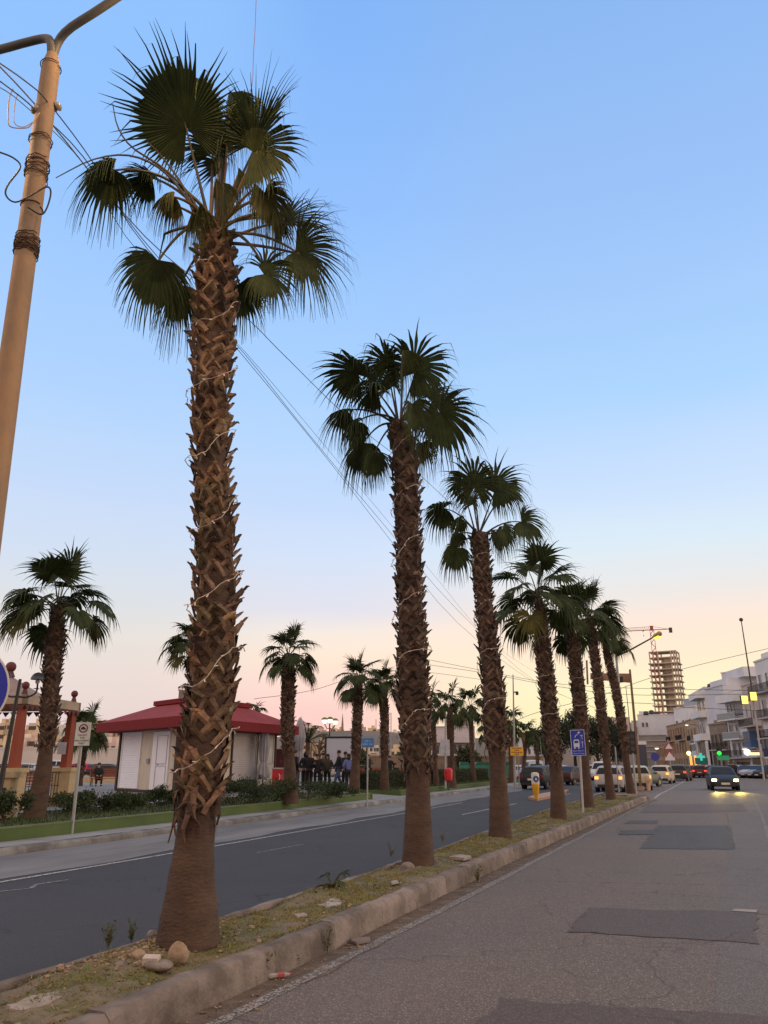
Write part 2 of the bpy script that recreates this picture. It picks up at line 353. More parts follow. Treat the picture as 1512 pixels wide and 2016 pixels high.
# rounded nose closing the median
g = MB(); c = Vector((-2.28, 39.4, 0)); rr_ = 1.02; pts = [c+Vector((cos(a)*rr_, sin(a)*1.6, 0)) for a in [pi*i/14 for i in range(15)]]
for a, b in zip(pts, pts[1:]):
    ia, ib = c+(a-c)*.84, c+(b-c)*.84
    g.add([a,b,ib,ia,a+UP*KH,b+UP*KH,ib+UP*KH,ia+UP*KH], [(0,1,5,4),(4,5,6,7),(3,7,6,2)])
struct(g.build('kerb', CON)); g = MB(); g.poly([c+(p-c)*.845+UP*(SOIL+.01) for p in pts]); struct(g.build('ground', mat('pink_paving', (.28,.17,.14), .85)))
# median soil with relief
SOILM = mat('median_soil', (.20,.155,.10), .95, scale=3.2, col2=(.115,.105,.035), bump=1, bscale=45, detail=10, contrast=(.40,.60))
def soil_z(x, y): return SOIL+.018*sin(x*5.1+y*1.7)+.015*sin(y*3.3+x*2)+.008*sin(x*17+y*11)
g = MB(); nx = 14; yy = [-6+.12*i for i in range(379)]; vs = []
for y in yy:
    a, b = xs(KL,y)+.11, xs(KR,y)-.16
    for i in range(nx+1):
        x = a+(b-a)*i/nx; vs.append((x, y, soil_z(x,y)+R(-.006,.006)-(.03 if i in (0,nx) else 0)))
fs = [(j*(nx+1)+i, j*(nx+1)+i+1, (j+1)*(nx+1)+i+1, (j+1)*(nx+1)+i) for j in range(len(yy)-1) for i in range(nx)]
struct(g.add(vs, fs).build('ground', SOILM, smooth=True))
# short grass and moss
def in_green(x, y): return sin(x*3.1+y*1.3)+sin(y*.9+1.2)+.8*sin(x*6.3-y*2.7) > -.5
GR = mat('grass', (.21,.20,.045), .8, scale=2.5, col2=(.12,.135,.028), vcol=True, trans=.25)
g = MB(); rnd = random.Random(3)
for i in range(95000):
    y = 2+ (rnd.random()**1.7)*37; a, b = xs(KL,y)+.12, xs(KR,y)-.17; x = rnd.uniform(a, b)
    if not in_green(x, y) and rnd.random() < .8: continue
    if y < 6 and rnd.random() < .5 and x > -3.9: continue
    z = soil_z(x,y)-.005; h = rnd.uniform(.008,.024)*(1 if rnd.random() < .95 else 2.2); w = rnd.uniform(.002,.0045)*(1+y/12); an = rnd.uniform(0,6.28); l = rnd.uniform(.01,.04); dx, dy = cos(an), sin(an)
    k = rnd.random(); g.tint = (rnd.uniform(.8,1.5)*(1.5 if k > .8 else 1), rnd.uniform(.8,1.25), rnd.uniform(.7,1.2))
    p = Vector((x,y,z)); s = Vector((-dy,dx,0))*w
    g.add([p-s, p+s, p+Vector((dx*l,dy*l,h))], [(0,1,2)])
struct(g.build('grass', GR), 'stuff')
STR = mat('dry_straw', (.30,.22,.11), .9, vcol=True)
g = MB()
for i in range(2600):
    y = 3+(rnd.random()**1.5)*16; a, b = xs(KL,y)+.12, xs(KR,y)-.17; x = rnd.uniform(a,b); z = soil_z(x,y)+.006; an = rnd.uniform(0,6.28); l = rnd.uniform(.02,.07); w = .002
    g.tint = (rnd.uniform(.4,1.2),)*3; d = Vector((cos(an)*l, sin(an)*l, rnd.uniform(0,.02))); s = Vector((-sin(an),cos(an),0))*w; p = Vector((x,y,z)); g.quad(p-s,p+s,p+d+s,p+d-s)
struct(g.build('straw', STR), 'stuff')
PEB = mat('pebbles', (.36,.27,.19), .9, vcol=True, scale=20)
def stone(g, c, r, rnd, sq=.6, n=7):
    m = 4; k = len(g.v); off = [[rnd.uniform(.75,1.2) for _ in range(n)] for _ in range(m+1)]; vs = []
    for i in range(m+1):
        for j in range(n):
            q = r*off[i][j]; vs.append(Vector(c)+Vector((q*sin(pi*i/m)*cos(2*pi*j/n), q*sin(pi*i/m)*sin(2*pi*j/n), -q*cos(pi*i/m)*sq)))
    g.add(vs, [(i*n+j, i*n+(j+1)%n, (i+1)*n+(j+1)%n, (i+1)*n+j) for i in range(m) for j in range(n)])
g = MB(); pc = G(300,1862,SOIL)
for i in range(900):
    if i < 640: x, y = pc.x+rnd.gauss(0,.24), pc.y+rnd.gauss(0,.42)
    else: y = 2.6+rnd.random()**1.6*16; x = rnd.uniform(xs(KL,y)+.14, xs(KR,y)-.18)
    if not xs(KL,y)+.13 < x < xs(KR,y)-.18: continue
    r = rnd.uniform(.006,.022)*(1.6 if i < 60 else 1); kk_ = rnd.uniform(.35,1.15); g.tint = (kk_, kk_*rnd.uniform(.9,1.05), kk_*rnd.uniform(.8,1.05)); stone(g, (x,y,soil_z(x,y)+r*.3), r, rnd, .6, 5)
struct(g.build('pebbles', PEB), 'stuff')
g = MB()
for i in range(420):
    y = 2.6+rnd.random()**1.4*14; x = xs(KR,y)+abs(rnd.gauss(0,.14))+.02; r = rnd.uniform(.003,.010); g.tint = (rnd.uniform(.3,1),)*3; stone(g, (x,y,.012+r*.4), r, rnd, .6, 5)
struct(g.build('grit', PEB), 'stuff')
LFM = mat('dry_leaf', (.24,.15,.08), .9, vcol=True)
g = MB()
for i in range(260):
    y = 3+rnd.random()**1.5*22; x = rnd.uniform(xs(KL,y)+.12, xs(KR,y)-.18) if i % 4 else xs(KR,y)+abs(rnd.gauss(0,.12))+.02; z = (soil_z(x,y)+.012) if i % 4 else .014; an = rnd.uniform(0,6.28); l = rnd.uniform(.015,.05); k_ = rnd.uniform(.35,1.2); g.tint = (k_,k_*.95,k_*.9)
    d = Vector((cos(an),sin(an),rnd.uniform(-.1,.3)))*l; s = Vector((-sin(an),cos(an),rnd.uniform(-.3,.3)))*l*rnd.uniform(.15,.4); p = Vector((x,y,z)); g.add([p-d,p+s,p+d,p-s],[(0,1,2),(0,2,3)])
struct(g.build('leaf_litter', LFM), 'stuff')
# single stones, slabs, litter
RK = mat('pale_rock', (.33,.24,.16), .9, scale=9, col2=(.24,.17,.11), bump=.8, bscale=25); RK2 = mat('grey_rock', (.25,.21,.18), .9, scale=8, col2=(.15,.12,.10), bump=.8)
def rock(px, py, r, label, m, sq=(1,.8,.9), seed=1, rz=0., n=12):
    rn = random.Random(seed); g = MB(); st = MB(); stone(st, (0,0,0), 1, rn, 1., n)
    Mz = Matrix.Rotation(rz,3,'Z'); c = G(px,py,SOIL+.0)
    ph = [rn.uniform(0,6.28) for _ in range(6)]; m_ = 14; st = MB(); st.lathe((0,0,0), [(max(1e-3,sin(pi*i/m_)), -cos(pi*i/m_)) for i in range(m_+1)], 20)
    for v in st.v:
        f_ = 1+.20*sin(3.1*v[0]+ph[0])+.18*sin(3.7*v[1]+ph[1])+.16*sin(4.3*v[2]+ph[2])+.07*sin(11*v[1]+ph[3])+.05*sin(9*v[0]+ph[3])*sin(8*v[2]+ph[4]); f_ = min(f_, 1.02+.06*sin(ph[5]+5*v[1]))
        w = Vector((v[0]*sq[0]*r*f_, v[1]*sq[1]*r*f_, v[2]*sq[2]*r*f_)); w = Mz@w; g.v.append(tuple(w+c+UP*r*sq[2]*.45))
    g.f = st.f; g.m = st.m; g.t = st.t; o = g.build('rock', m, smooth=60); return tag(o, label, 'rock', 'loose rocks at the foot of the nearest palm')
rock(350,1893,.10, 'tall pale beige rock standing upright beside the nearest palm base', RK, (.75,.6,.95), 16, .3)
rock(312,1908,.10, 'low brown rough rock lying left of the tall pale rock', RK2, (1.1,.7,.45), 5)
rock(300,1846,.055, 'brown rounded stone touching the trunk foot behind the brick piece', RK2, (.9,.7,.8), 8)
rock(272,1890,.06, 'small rounded pale cobble left of the brick piece', RK, (1,.8,.8), 11)
rock(235,1905,.05, 'small grey stone half buried in straw', RK2, (1.3,.8,.6), 12)
rock(802,1716,.10, 'fist sized grey stone at the foot of the second palm', RK2, (1,.7,.8), 13)
bk = MB(); c = G(298,1890,SOIL+.05); bk.box(c,(.11,.07,.05), Matrix.Rotation(.25,3,'Z')@Matrix.Rotation(.2,3,'X')); tag(bk.build('brick', mat('pale_brick',(.5,.42,.36),.9,scale=12,bump=.4)), 'broken pale brick lying among the rocks by the nearest palm', 'brick')
def slab(px, label, m, z0=SOIL+.008, h=.016):
    pts = [G(x,y,z0) for x,y in px]; q = []
    for a, b in zip(pts, pts[1:]+pts[:1]):
        for i in range(4): q.append(a.lerp(b,i/4)+Vector((R(-.015,.015),R(-.015,.015),0)))
    return tag(MB().prism(q, (0,0,h)).build('stone_slab', m), label, 'stone slab', 'flat stone pieces on the median strip')
SL = mat('pale_slab', (.36,.30,.25), .9, scale=7, col2=(.24,.19,.15), bump=.5)
slab([(15,1985),(60,1965),(112,1957),(118,1966),(90,1985),(30,1996)], 'large flat pale stone slab sunk in the soil at the bottom left', SL)
slab([(620,1782),(655,1771),(676,1773),(670,1783),(640,1788)], 'flat white stone slab in bare soil beside the baby palm', mat('white_slab',(.40,.36,.33),.9,scale=8,col2=(.24,.20,.17)))
slab([(578,1803),(600,1800),(602,1804),(585,1808)], 'tiny flat pale stone left of the white slab', SL)
slab([(882,1692),(905,1687),(928,1690),(915,1695)], 'long pale board scrap lying in grass right of the second palm', SL, h=.04)
slab([(768,1738),(780,1735),(786,1739),(774,1742)], 'tiny white stone chip in the grass before the second palm', SL)
def onroad(px, label, name, cat, m, h=.012):
    pts = [G(x,y,.012) for x,y in px]; return tag(MB().prism(pts,(0,0,h)).build(name, m), label, cat)
onroad([(690,1855),(702,1860),(730,1855),(728,1849),(700,1850)], 'flat grey stone shard lying in the dirt below the kerb', 'stone_shard', 'stone', mat('shard',(.22,.17,.15),.8), .02)
# crushed drinks bottle
bt = thing('plastic_bottle', 'crushed clear plastic bottle with red label in the gutter by the kerb', 'bottle', G(549,1923,.0))
c = G(549,1920,.03); d = (RIGHT*.9+FWD*.35).normalized()
MB().tube([c-d*.09, c-d*.07, c-d*.03, c+d*.03, c+d*.06, c+d*.085], [.013,.022,.018,.023,.014,.009], 9).build('body', mat('clear_plastic',(.30,.26,.24),.25,spec=.7), bt)
MB().tube([c-d*.012, c+d*.04], [.0235,.024], 9, False).build('wrapper', mat('red_wrapper',(.30,.07,.06),.5), bt); MB().tube([c+d*.085, c+d*.1], .009, 9).build('cap', mat('red_cap',(.4,.03,.03),.4), bt)
# weeds growing from the kerb
WEED = mat('weed_leaf', (.085,.10,.03), .7, col2=(.05,.06,.02), scale=10, trans=.2)
def weed(px, py, h, n, label, seed, z=.0, spread=.35, col=WEED, grp='weeds at the kerb foot'):
    rn = random.Random(seed); b = G(px,py,z); t = thing('weed_plant', label, 'weed', b, 0, grp); st = MB(); lf = MB()
    for i in range(n):
        a = rn.uniform(0,6.28); sp = rn.uniform(.1,spread); hh = h*rn.uniform(.5,1); pts = [b+Vector((cos(a)*sp*hh*(s**1.5), sin(a)*sp*hh*(s**1.5), hh*s)) for s in (0,.33,.66,1)]
        st.tube(pts, [.0035,.003,.002,.001], 4)
        for s in range(int(4+hh*18)):
            q = rn.uniform(.15,1); p = b+Vector((cos(a)*sp*hh*q**1.5, sin(a)*sp*hh*q**1.5, hh*q)); an = rn.uniform(0,6.28); l = rn.uniform(.02,.05); dd = Vector((cos(an),sin(an),rn.uniform(0,.9))).normalized(); s2 = dd.cross(UP).normalized()*l*.22
            lf.add([p, p+dd*l*.5+s2, p+dd*l, p+dd*l*.5-s2], [(0,1,2,3)])
    st.build('stem', mat('weed_stem',(.16,.14,.06),.8), t); lf.build('foliage', col, t)
weed(520,1931,.22,9,'wispy weed growing at the kerb foot beside the crushed bottle',1); weed(582,1905,.10,10,'low leafy weed clump between bottle and tall thin weed',2)
weed(645,1879,.27,8,'tall thin weed stalks against the kerb before the shard',3); weed(940,1738,.24,18,'dense green weed tuft sprouting from the kerb before the second palm',4,spread=.6)
weed(500,1942,.08,5,'tiny dry weed left of the bottle',5)
weed(212,1868,.22,14,'tangled dry weeds on the road side of the nearest palm',6,SOIL,.7); weed(258,1856,.20,12,'thin grassy weeds between the dry tangle and the nearest palm',7,SOIL,.6); weed(770,1688,.22,12,'dry weed tuft left of the second palm base',8,SOIL,.7); weed(872,1660,.25,10,'small dark weed in the grass between second and third palm',9,SOIL,.6)
# ---------------------------------------------------------------- far pavement, planted strip, plaza
g = MB(); y0 = -10
while y0 < 74:
    y1 = y0+R(1.3,1.9); g.quad((-12.42,y0+.008,FARZ+.004),(FARX-.225,y0+.008,FARZ+.004),(FARX-.225,y1-.008,FARZ+.004),(-12.42,y1-.008,FARZ+.004)); y0 = y1
struct(g.build('pavement', PAVE)); g = MB().quad((-12.42,-12,FARZ-.004),(FARX-.2,-12,FARZ-.004),(FARX-.2,75,FARZ-.004),(-12.42,75,FARZ-.004)); struct(g.build('pavement', TAR))
GW = mat('green_painted_wall', (.085,.125,.035), .8, scale=1.2, col2=(.05,.085,.022), bump=.3, detail=8, stretch=(1,.4,1)); GWT = mat('wall_top_green', (.12,.15,.06), .85, col2=(.09,.11,.05), scale=2)
def lowwall(y0, y1, label):
    t = thing('planter_wall', label, 'low wall', (-12.5,(y0+y1)/2,FARZ))
    MB().box((-12.5,(y0+y1)/2,FARZ+.11),(.14,y1-y0,.24)).build('wall', GW, t); MB().box((-12.5,(y0+y1)/2,FARZ+.245),(.16,y1-y0+.02,.03)).build('coping', GWT, t)
lowwall(-8, 33.2, 'long low green painted wall edging the planted strip before the kiosk')
lowwall(37.2, 73, 'low green painted wall edging the hedge strip beyond the path opening')
BED = mat('bed_soil', (.07,.075,.03), .95, scale=2, col2=(.045,.05,.02), bump=.6)
g = MB(); g.quad((-16.2,-10,.33),(-12.56,-10,.33),(-12.56,33.2,.33),(-16.2,33.2,.33)); g.quad((-16.2,37.2,.33),(-12.56,37.2,.33),(-12.56,73,.33),(-16.2,73,.33)); struct(g.build('ground', BED))
MB().box((-14.4,33.2,.24),(4,.14,.22)).build('planter_wall', GW); o = bpy.data.objects['planter_wall.002' if 'planter_wall.002' in bpy.data.objects else 'planter_wall']; 
tag(o, 'short green wall end turning in beside the path opening', 'low wall')
MB().box((-14.4,37.2,.24),(4,.14,.22)).build('planter_wall', GW); tag([o_ for o_ in bpy.data.objects if o_.name.startswith('planter_wall') and 'label' not in o_][0], 'short green wall end on the far side of the path opening', 'low wall')
PLM = mat('plaza_paving', (.25,.25,.255), .8, scale=.5, col2=(.19,.185,.18), detail=8)
g = MB(); g.quad((-70,-10,PLZ),(-16.2,-10,PLZ),(-16.2,75,PLZ),(-70,75,PLZ)); g.add([(-16.2,33.2,PLZ),(-16.2,37.2,PLZ),(-12.42,37.2,FARZ+.006),(-12.42,33.2,FARZ+.006)],[(0,3,2,1)]); struct(g.build('plaza', PLM))
g = MB(); x = -70
for i in range(27): g.box((-70+i*2,32.5,PLZ+.0005),(.02,84,.004))
struct(g.build('paving_joints', mat('joint',(.14,.14,.14),.9)))
# ---------------------------------------------------------------- palms
LEAF = mat('palm_leaf', (.046,.064,.018), .75, scale=3, col2=(.018,.028,.008), vcol=True, trans=.16, spec=.25)
PET = mat('petiole', (.055,.05,.022), .6, scale=6, col2=(.03,.026,.012))
TRK = mat('palm_trunk', (.105,.062,.040), .9, scale=2.2, col2=(.045,.027,.019), bump=.7, bscale=14, stretch=(1.6,1.6,3.6), detail=9, contrast=(.3,.7))
BOOT1 = mat('leaf_base_tan', (.30,.185,.105), .85, scale=7, col2=(.085,.050,.032), vcol=True, bump=.5, bscale=40)  # nearest palm's lighter copy of the leaf bases, lamplight put into the colour
BOOT = mat('leaf_base', (.165,.106,.072), .85, scale=7, col2=(.062,.038,.027), vcol=True, bump=.5, bscale=40)
FIB = mat('palm_fibre', (.12,.06,.03), .95, scale=20, vcol=True)
def blade(g, hub, axis, side, nrm, Rr, span=150, fused=.5, droop=.8, fold=.35, n=44, rnd=random, brown=0., curl=0.):
    """palmate blade: n pleated segments, joined up to `fused`, then free hanging tips"""
    axis, side, nrm = axis.normalized(), side.normalized(), nrm.normalized(); da = radians(2*span)/n
    st = (0.0, fused*.55, fused, fused+(1-fused)*.3, fused+(1-fused)*.62, 1.0) if n > 20 else (.0, fused, fused+(1-fused)*.5, 1.)
    for i in range(n):
        a = -radians(span)+da*(i+.5); L = Rr*(.80+.20*cos(a*.8))*rnd.uniform(.88,1.06); hang = droop*rnd.uniform(.75,1.25)
        tw = 0; Lc = Rr*(.72+.28*cos(a*.75)); L = Lc*rnd.uniform(.82,1.12); kink = rnd.uniform(.62,.95) if rnd.random() < .35 else 2; d0 = (axis*cos(a+tw)+side*sin(a+tw)+nrm*fold*abs(sin(a))).normalized()
        perp = (-axis*sin(a)+side*cos(a)).normalized(); p = Vector(hub); d = d0.copy(); prev = 0; rows = []
        k = rnd.uniform(.75,1.25)
        g.tint = (k*(1+brown*2.6), k*(1+brown*.9), k*(1+brown*.2)) if brown else (k, k*rnd.uniform(.92,1.08), k)
        for s in st:
            ds = (s-prev)*(Lc if s <= fused else L)
            if s > fused: d += perp*rnd.uniform(-.13,.13)
            if s > kink: d = (d*.5+Vector((0,0,-.8))).normalized()
            if s > fused*.9: d = (d+Vector((0,0,-1))*hang*(s-prev)*2.2+nrm*curl*(s-prev)).normalized()
            else: d = (d+Vector((0,0,-1))*hang*(s-prev)*.35).normalized()
            p = p+d*ds; prev = s
            w = (s*Lc*math.tan(da/2)*1.12+.003) if s <= fused else (fused*Lc*math.tan(da/2)*(.78-.78*((s-fused)/(1-fused))**.8)+.0013)
            rows.append((p-perp*w, p+nrm*w*.55, p+perp*w))
        vs = [q for r in rows for q in r]; m = len(rows)
        g.add(vs, [f for j in range(m-1) for f in ((j*3, j*3+1, (j+1)*3+1, (j+1)*3), (j*3+1, j*3+2, (j+1)*3+2, (j+1)*3+1))])
def bez(a, b, c, n=8): return [a*(1-t)**2+b*2*t*(1-t)+c*t*t for t in [i/n for i in range(n+1)]]
def path_at(path, t):
    k = t*(len(path)-1); i = min(int(k), len(path)-2); return path[i].lerp(path[i+1], k-i)
def resample(path, n):
    # smooth Catmull-Rom resampling
    out = []; P_ = [path[0]*2-path[1]]+path+[path[-1]*2-path[-2]]
    seg = len(path)-1
    for j in range(n+1):
        u = j/n*seg; i = min(int(u), seg-1); t = u-i; a, b, c, d = P_[i:i+4]
        out.append(.5*((2*b)+(c-a)*t+(2*a-5*b+4*c-d)*t*t+(3*b-a-3*c+d)*t**3))
    return out
def make_trunk(t, path, rtab, boot0, rnd, fine=2, boots=True):
    """path: list of points; rtab: (height, radius) of the core; boots start at height boot0"""
    z0 = path[0].z; n = 60 if fine == 2 else (26 if fine == 1 else 14); k = 28 if fine == 2 else (14 if fine == 1 else 9)
    sm = resample(path, n); g = MB(); vs = []
    for i, p in enumerate(sm):
        r = lerp(rtab, p.z-z0)
        for j in range(k):
            a = 2*pi*j/k; rr = r*(1+rnd.uniform(-.02,.02)+(.012*sin(p.z*40) if fine == 2 else 0)); vs.append(p+Vector((cos(a)*rr, sin(a)*rr, 0)))
    fs = [(i*k+j, i*k+(j+1)%k, (i+1)*k+(j+1)%k, (i+1)*k+j) for i in range(n) for j in range(k)]+[tuple(n*k+j for j in range(k))]
    g.add(vs, fs); g.build('trunk', TRK, t, smooth=True)
    if not boots: return sm
    H = path[-1].z-z0; g = MB(); sp = .0135 if fine == 2 else (.018 if fine == 1 else .04); z = boot0; i = 0
    while z < H-.02:
        a = i*2.39996+rnd.uniform(-.25,.25); i += 1
        p = path_at(sm, z/H) if False else min(sm, key=lambda q: abs(q.z-z0-z)); p = Vector((p.x,p.y,z0+z)); r = lerp(rtab, z); top = z/H
        out = Vector((cos(a), sin(a), 0)); tan = Vector((-sin(a), cos(a), 0))
        k = rnd.uniform(.4,1.4); warm = rnd.uniform(.85,1.1); g.tint = (k*warm, k, k*rnd.uniform(.85,1.1))
        if rnd.random() < .18: g.tint = (k*.55, k*.5, k*.5)
        vs_ = rnd.choice((.65,.8,1.,1.,1.2,1.4))
        if rnd.random() < .10: z += sp*.5; continue
        hw = rnd.uniform(.06,.095)*(r/.16)*(.6+.4*vs_); hh = rnd.uniform(.09,.125)*vs_; prj = rnd.uniform(.02,.07)+(.03 if rnd.random() < .2 else 0)
        def sf(da, dz, dr): # point on the trunk surface
            aa = a+da; return Vector((p.x+cos(aa)*(r+dr), p.y+sin(aa)*(r+dr), p.z+dz))
        dal = hw/r
        if fine == 0:
            w = hw*.55; tip = sf(rnd.uniform(-.2,.2), hh*.7, prj+.015); g.add([sf(-dal*.7,-hh*.4,0), sf(dal*.7,-hh*.4,0), sf(dal*.45,hh*.35,.02), tip, sf(-dal*.45,hh*.35,.02)], [(0,1,2,3,4)])
        else:
            skew = rnd.uniform(-.35,.35)
            for s in (-1, 1):    # two crossing legs of the split base
                w = rnd.uniform(.026,.042)*(r/.16)*(.5+.5*vs_); lo = [sf(s*dal*1.05, -hh*.75, .004), sf(s*dal*.75, -hh*.4, .016), sf(s*dal*.38+skew*.2, -hh*.05, .026+prj*.15), sf(skew*.35+s*.05, hh*.28, .03+prj*.5)]
                vs = []
                for q, c_ in enumerate(lo):
                    wd = w*(.9 if q < 3 else 1.15); side = (tan*.8+UP*.45*s).normalized(); vs += [c_-side*wd-out*.004, c_+out*.018, c_+side*wd-out*.004]
                g.add(vs, [f for q in range(3) for f in ((q*3,q*3+1,q*3+4,q*3+3),(q*3+1,q*3+2,q*3+5,q*3+4))])
            # projecting jagged stub
            w = rnd.uniform(.024,.042)*(r/.16)*(.5+.5*vs_); b0 = sf(skew*.3, hh*.10, .022); b1 = sf(skew*.35, hh*.38, .03+prj*.6); b2 = sf(skew*.42+rnd.uniform(-.08,.08), hh*(.50+prj*1.5), .03+prj*.95); b3 = b2+out*prj*.25+UP*rnd.uniform(-.01,.02)+tan*rnd.uniform(-.02,.02)
            vs = [b0-tan*w, b0+out*.014, b0+tan*w, b1-tan*w*1.15, b1+out*.016, b1+tan*w*1.15, b2-tan*w*.95, b2+out*.012, b2+tan*w*.8, b3]
            g.add(vs, [(0,1,4,3),(1,2,5,4),(3,4,7,6),(4,5,8,7),(6,7,9),(7,8,9)])
            vs2 = [v-out*.012 for v in vs]; g.add(vs2, [(3,4,1,0),(4,5,2,1),(6,7,4,3),(7,8,5,4),(9,7,6),(9,8,7)])
        z += sp*(1 if fine else 1)*rnd.uniform(.8,1.2)*(1.15 if fine == 2 else 1)
    g.build('leaf_bases', BOOT1 if fine == 2 else BOOT, t)
    # skirt: hanging dead bases and fibres where the boots begin
    g = MB()
    for j in range(26 if fine == 2 else (16 if fine == 1 else 7)):
        a = rnd.uniform(0,6.28); zz = boot0+rnd.uniform(-.08,.14); p = min(sm, key=lambda q: abs(q.z-z0-zz)); r = lerp(rtab, zz); out = Vector((cos(a),sin(a),0)); tan = Vector((-sin(a),cos(a),0)); k = rnd.uniform(.3,1.1); g.tint = (k,k*.9,k*.85)
        c0 = Vector((p.x,p.y,z0+zz))+out*(r+.005); L = rnd.uniform(.10,.30); w = rnd.uniform(.014,.028); pts = [c0, c0+out*.045+tan*rnd.uniform(-.05,.05)-UP*L*.2, c0+out*.05+tan*rnd.uniform(-.06,.06)-UP*L*.6, c0+out*rnd.uniform(.0,.05)+tan*rnd.uniform(-.08,.08)-UP*L]
        vs = []
        for q, c_ in enumerate(pts): wd = w*(1,1.1,.8,.3)[q]; vs += [c_-tan*wd, c_+out*.012, c_+tan*wd]
        g.add(vs, [f for q in range(3) for f in ((q*3,q*3+3,q*3+4,q*3+1),(q*3+1,q*3+4,q*3+5,q*3+2))])
    if fine:
        for j in range(420 if fine == 2 else 90):
            a = rnd.uniform(0,6.28); zz = boot0+rnd.uniform(-.25,.1); p = min(sm, key=lambda q: abs(q.z-z0-zz)); r = lerp(rtab, zz); out = Vector((cos(a),sin(a),0)); tan = Vector((-sin(a),cos(a),0)); k = rnd.uniform(.4,1.3); g.tint = (k*.7,k*.45,k*.35)
            c0 = Vector((p.x,p.y,z0+zz))+out*(r+.004); d = tan*rnd.uniform(-.06,.06)+out*rnd.uniform(.005,.03)-UP*rnd.uniform(.03,.14); g.add([c0-tan*.003, c0+tan*.003, c0+d], [(0,1,2)])
    g.build('dead_skirt', BOOT, t)
    return sm
def px_frond(t, top, dist, hubpx, off, ang, Rpx, tilt=0., span=150, droop=.8, fold=.3, fused=.5, n=46, brown=0., rnd=random, dep=0., arch=.25, curl=0., flip=1, start=None):
    hub = P(hubpx[0], hubpx[1], dist+off); dvec = ray(*hubpx); cr = RIGHT.copy(); vd = dvec.normalized(); cu = cr.cross(vd).normalized(); sc_ = (hub-Vector((0,0,CAM_H))).dot(ray(756,1008).normalized())/FPX
    Rr = Rpx*sc_*1.0; a = radians(ang); axis = (cr*cos(a)+cu*sin(a)+vd*dep).normalized(); perp = (cr*-sin(a)+cu*cos(a)); tt = radians(tilt)
    side = (perp*cos(tt)+vd*sin(tt)).normalized(); nrm = axis.cross(side).normalized()*flip
    g = MB(); blade(g, hub, axis, side, nrm, Rr, span, fused, droop, fold, n, rnd, brown, curl)
    base = (start or top)+Vector((rnd.uniform(-.05,.05), rnd.uniform(-.05,.05), rnd.uniform(-.2,.05))); mid = (base+hub)/2+UP*arch*(hub-base).length
    pts = bez(base, mid, hub+axis*.05, 9); m2 = MB(); m2.tube(pts, [.024-.014*i/9 for i in range(10)], 6)
    f = g.build('frond', LEAF, t); m2.build('petiole', PET if not brown else mat('dry_petiole',(.16,.10,.05),.7), f)
    return f
def rnd_frond(t, top, az, el, L, Rr, rnd, n=30, brown=0., span=145):
    o = Vector((cos(az), sin(az), 0)); d = o*cos(el)+UP*sin(el); end = top+d*L-UP*L*.22*cos(el); mid = top+d*L*.55+UP*L*.12
    pts = bez(top, mid, end, 6); ax = (pts[-1]-pts[-2]).normalized(); ax = (ax-UP*(.25 if el < .9 else 0)).normalized(); side = ax.cross(UP)
    side = side.normalized() if side.length > .1 else Vector((-o.y,o.x,0)); side = (side+UP*rnd.uniform(-.4,.4)).normalized(); nr = side.cross(ax).normalized(); g = MB()
    blade(g, pts[-1], ax, side, nr, Rr*rnd.uniform(.88,1.1), span, .48, rnd.uniform(.9,1.4) if el < .7 else rnd.uniform(.35,.7), .3, n, rnd, brown)
    f = g.build('frond', LEAF, t); MB().tube(pts, [.022-.013*i/6 for i in range(7)], 5).build('petiole', PET, f)
def rnd_crown(t, top, L, Rr, rnd, n=30, count=15, el0=-.55):
    for i in range(count):
        u = i/(count-1); el = 1.35-(1.35-el0)*u**.8; rnd_frond(t, top+Vector((0,0,rnd.uniform(-.18,.05))), i*2.39996+rnd.uniform(-.3,.3), el+rnd.uniform(-.12,.12), L*rnd.uniform(.8,1.1), Rr, rnd, n, .5 if u > .93 and rnd.random() < .5 else 0.)
GRP = 'palms in a row on the median strip'
def palm_base(px, py, z): return G(px, py, z)
def trunk_path(base, pxs):
    d = hd(base); return [Vector(base)-UP*.03]+[P(x, y, d) for x, y in pxs]
WIRE = mat('light_wire', (.55,.45,.38), .5); BULB = mat('led_bulb', (.8,.72,.62), .3)
def string_lights(sm, rtab, z0, z1, turns, label, rnd, r=.0038, n=None, bulbs=True, ph=0.):
    t = thing('string_lights', label, 'string lights', (sm[0].x, sm[0].y, sm[0].z+z0), 0, 'string lights wound around palm trunks'); n = n or int(turns*40); pts = []; zb = sm[0].z
    for i in range(n+1):
        u = i/n; z = z0+(z1-z0)*u+.07*sin(i*.31)+rnd.uniform(-.012,.012); a = ph+turns*2*pi*u+.2*sin(i*.37); p = min(sm, key=lambda q: abs(q.z-zb-z)); rr = lerp(rtab, z)+.085+rnd.uniform(-.012,.02); pts.append(Vector((p.x+cos(a)*rr, p.y+sin(a)*rr, zb+z)))
    MB().tube(pts, r, 4).build('wire', WIRE, t)
    if bulbs:
        g = MB()
        for i in range(0, n, 3):
            p = pts[i]; d = Vector((rnd.uniform(-1,1),rnd.uniform(-1,1),rnd.uniform(-1.2,.3))).normalized(); g.tube([p, p+d*.035], [r*1.2, r*1.5], 4)
        struct(g.build('bulb', BULB, t), 'stuff')
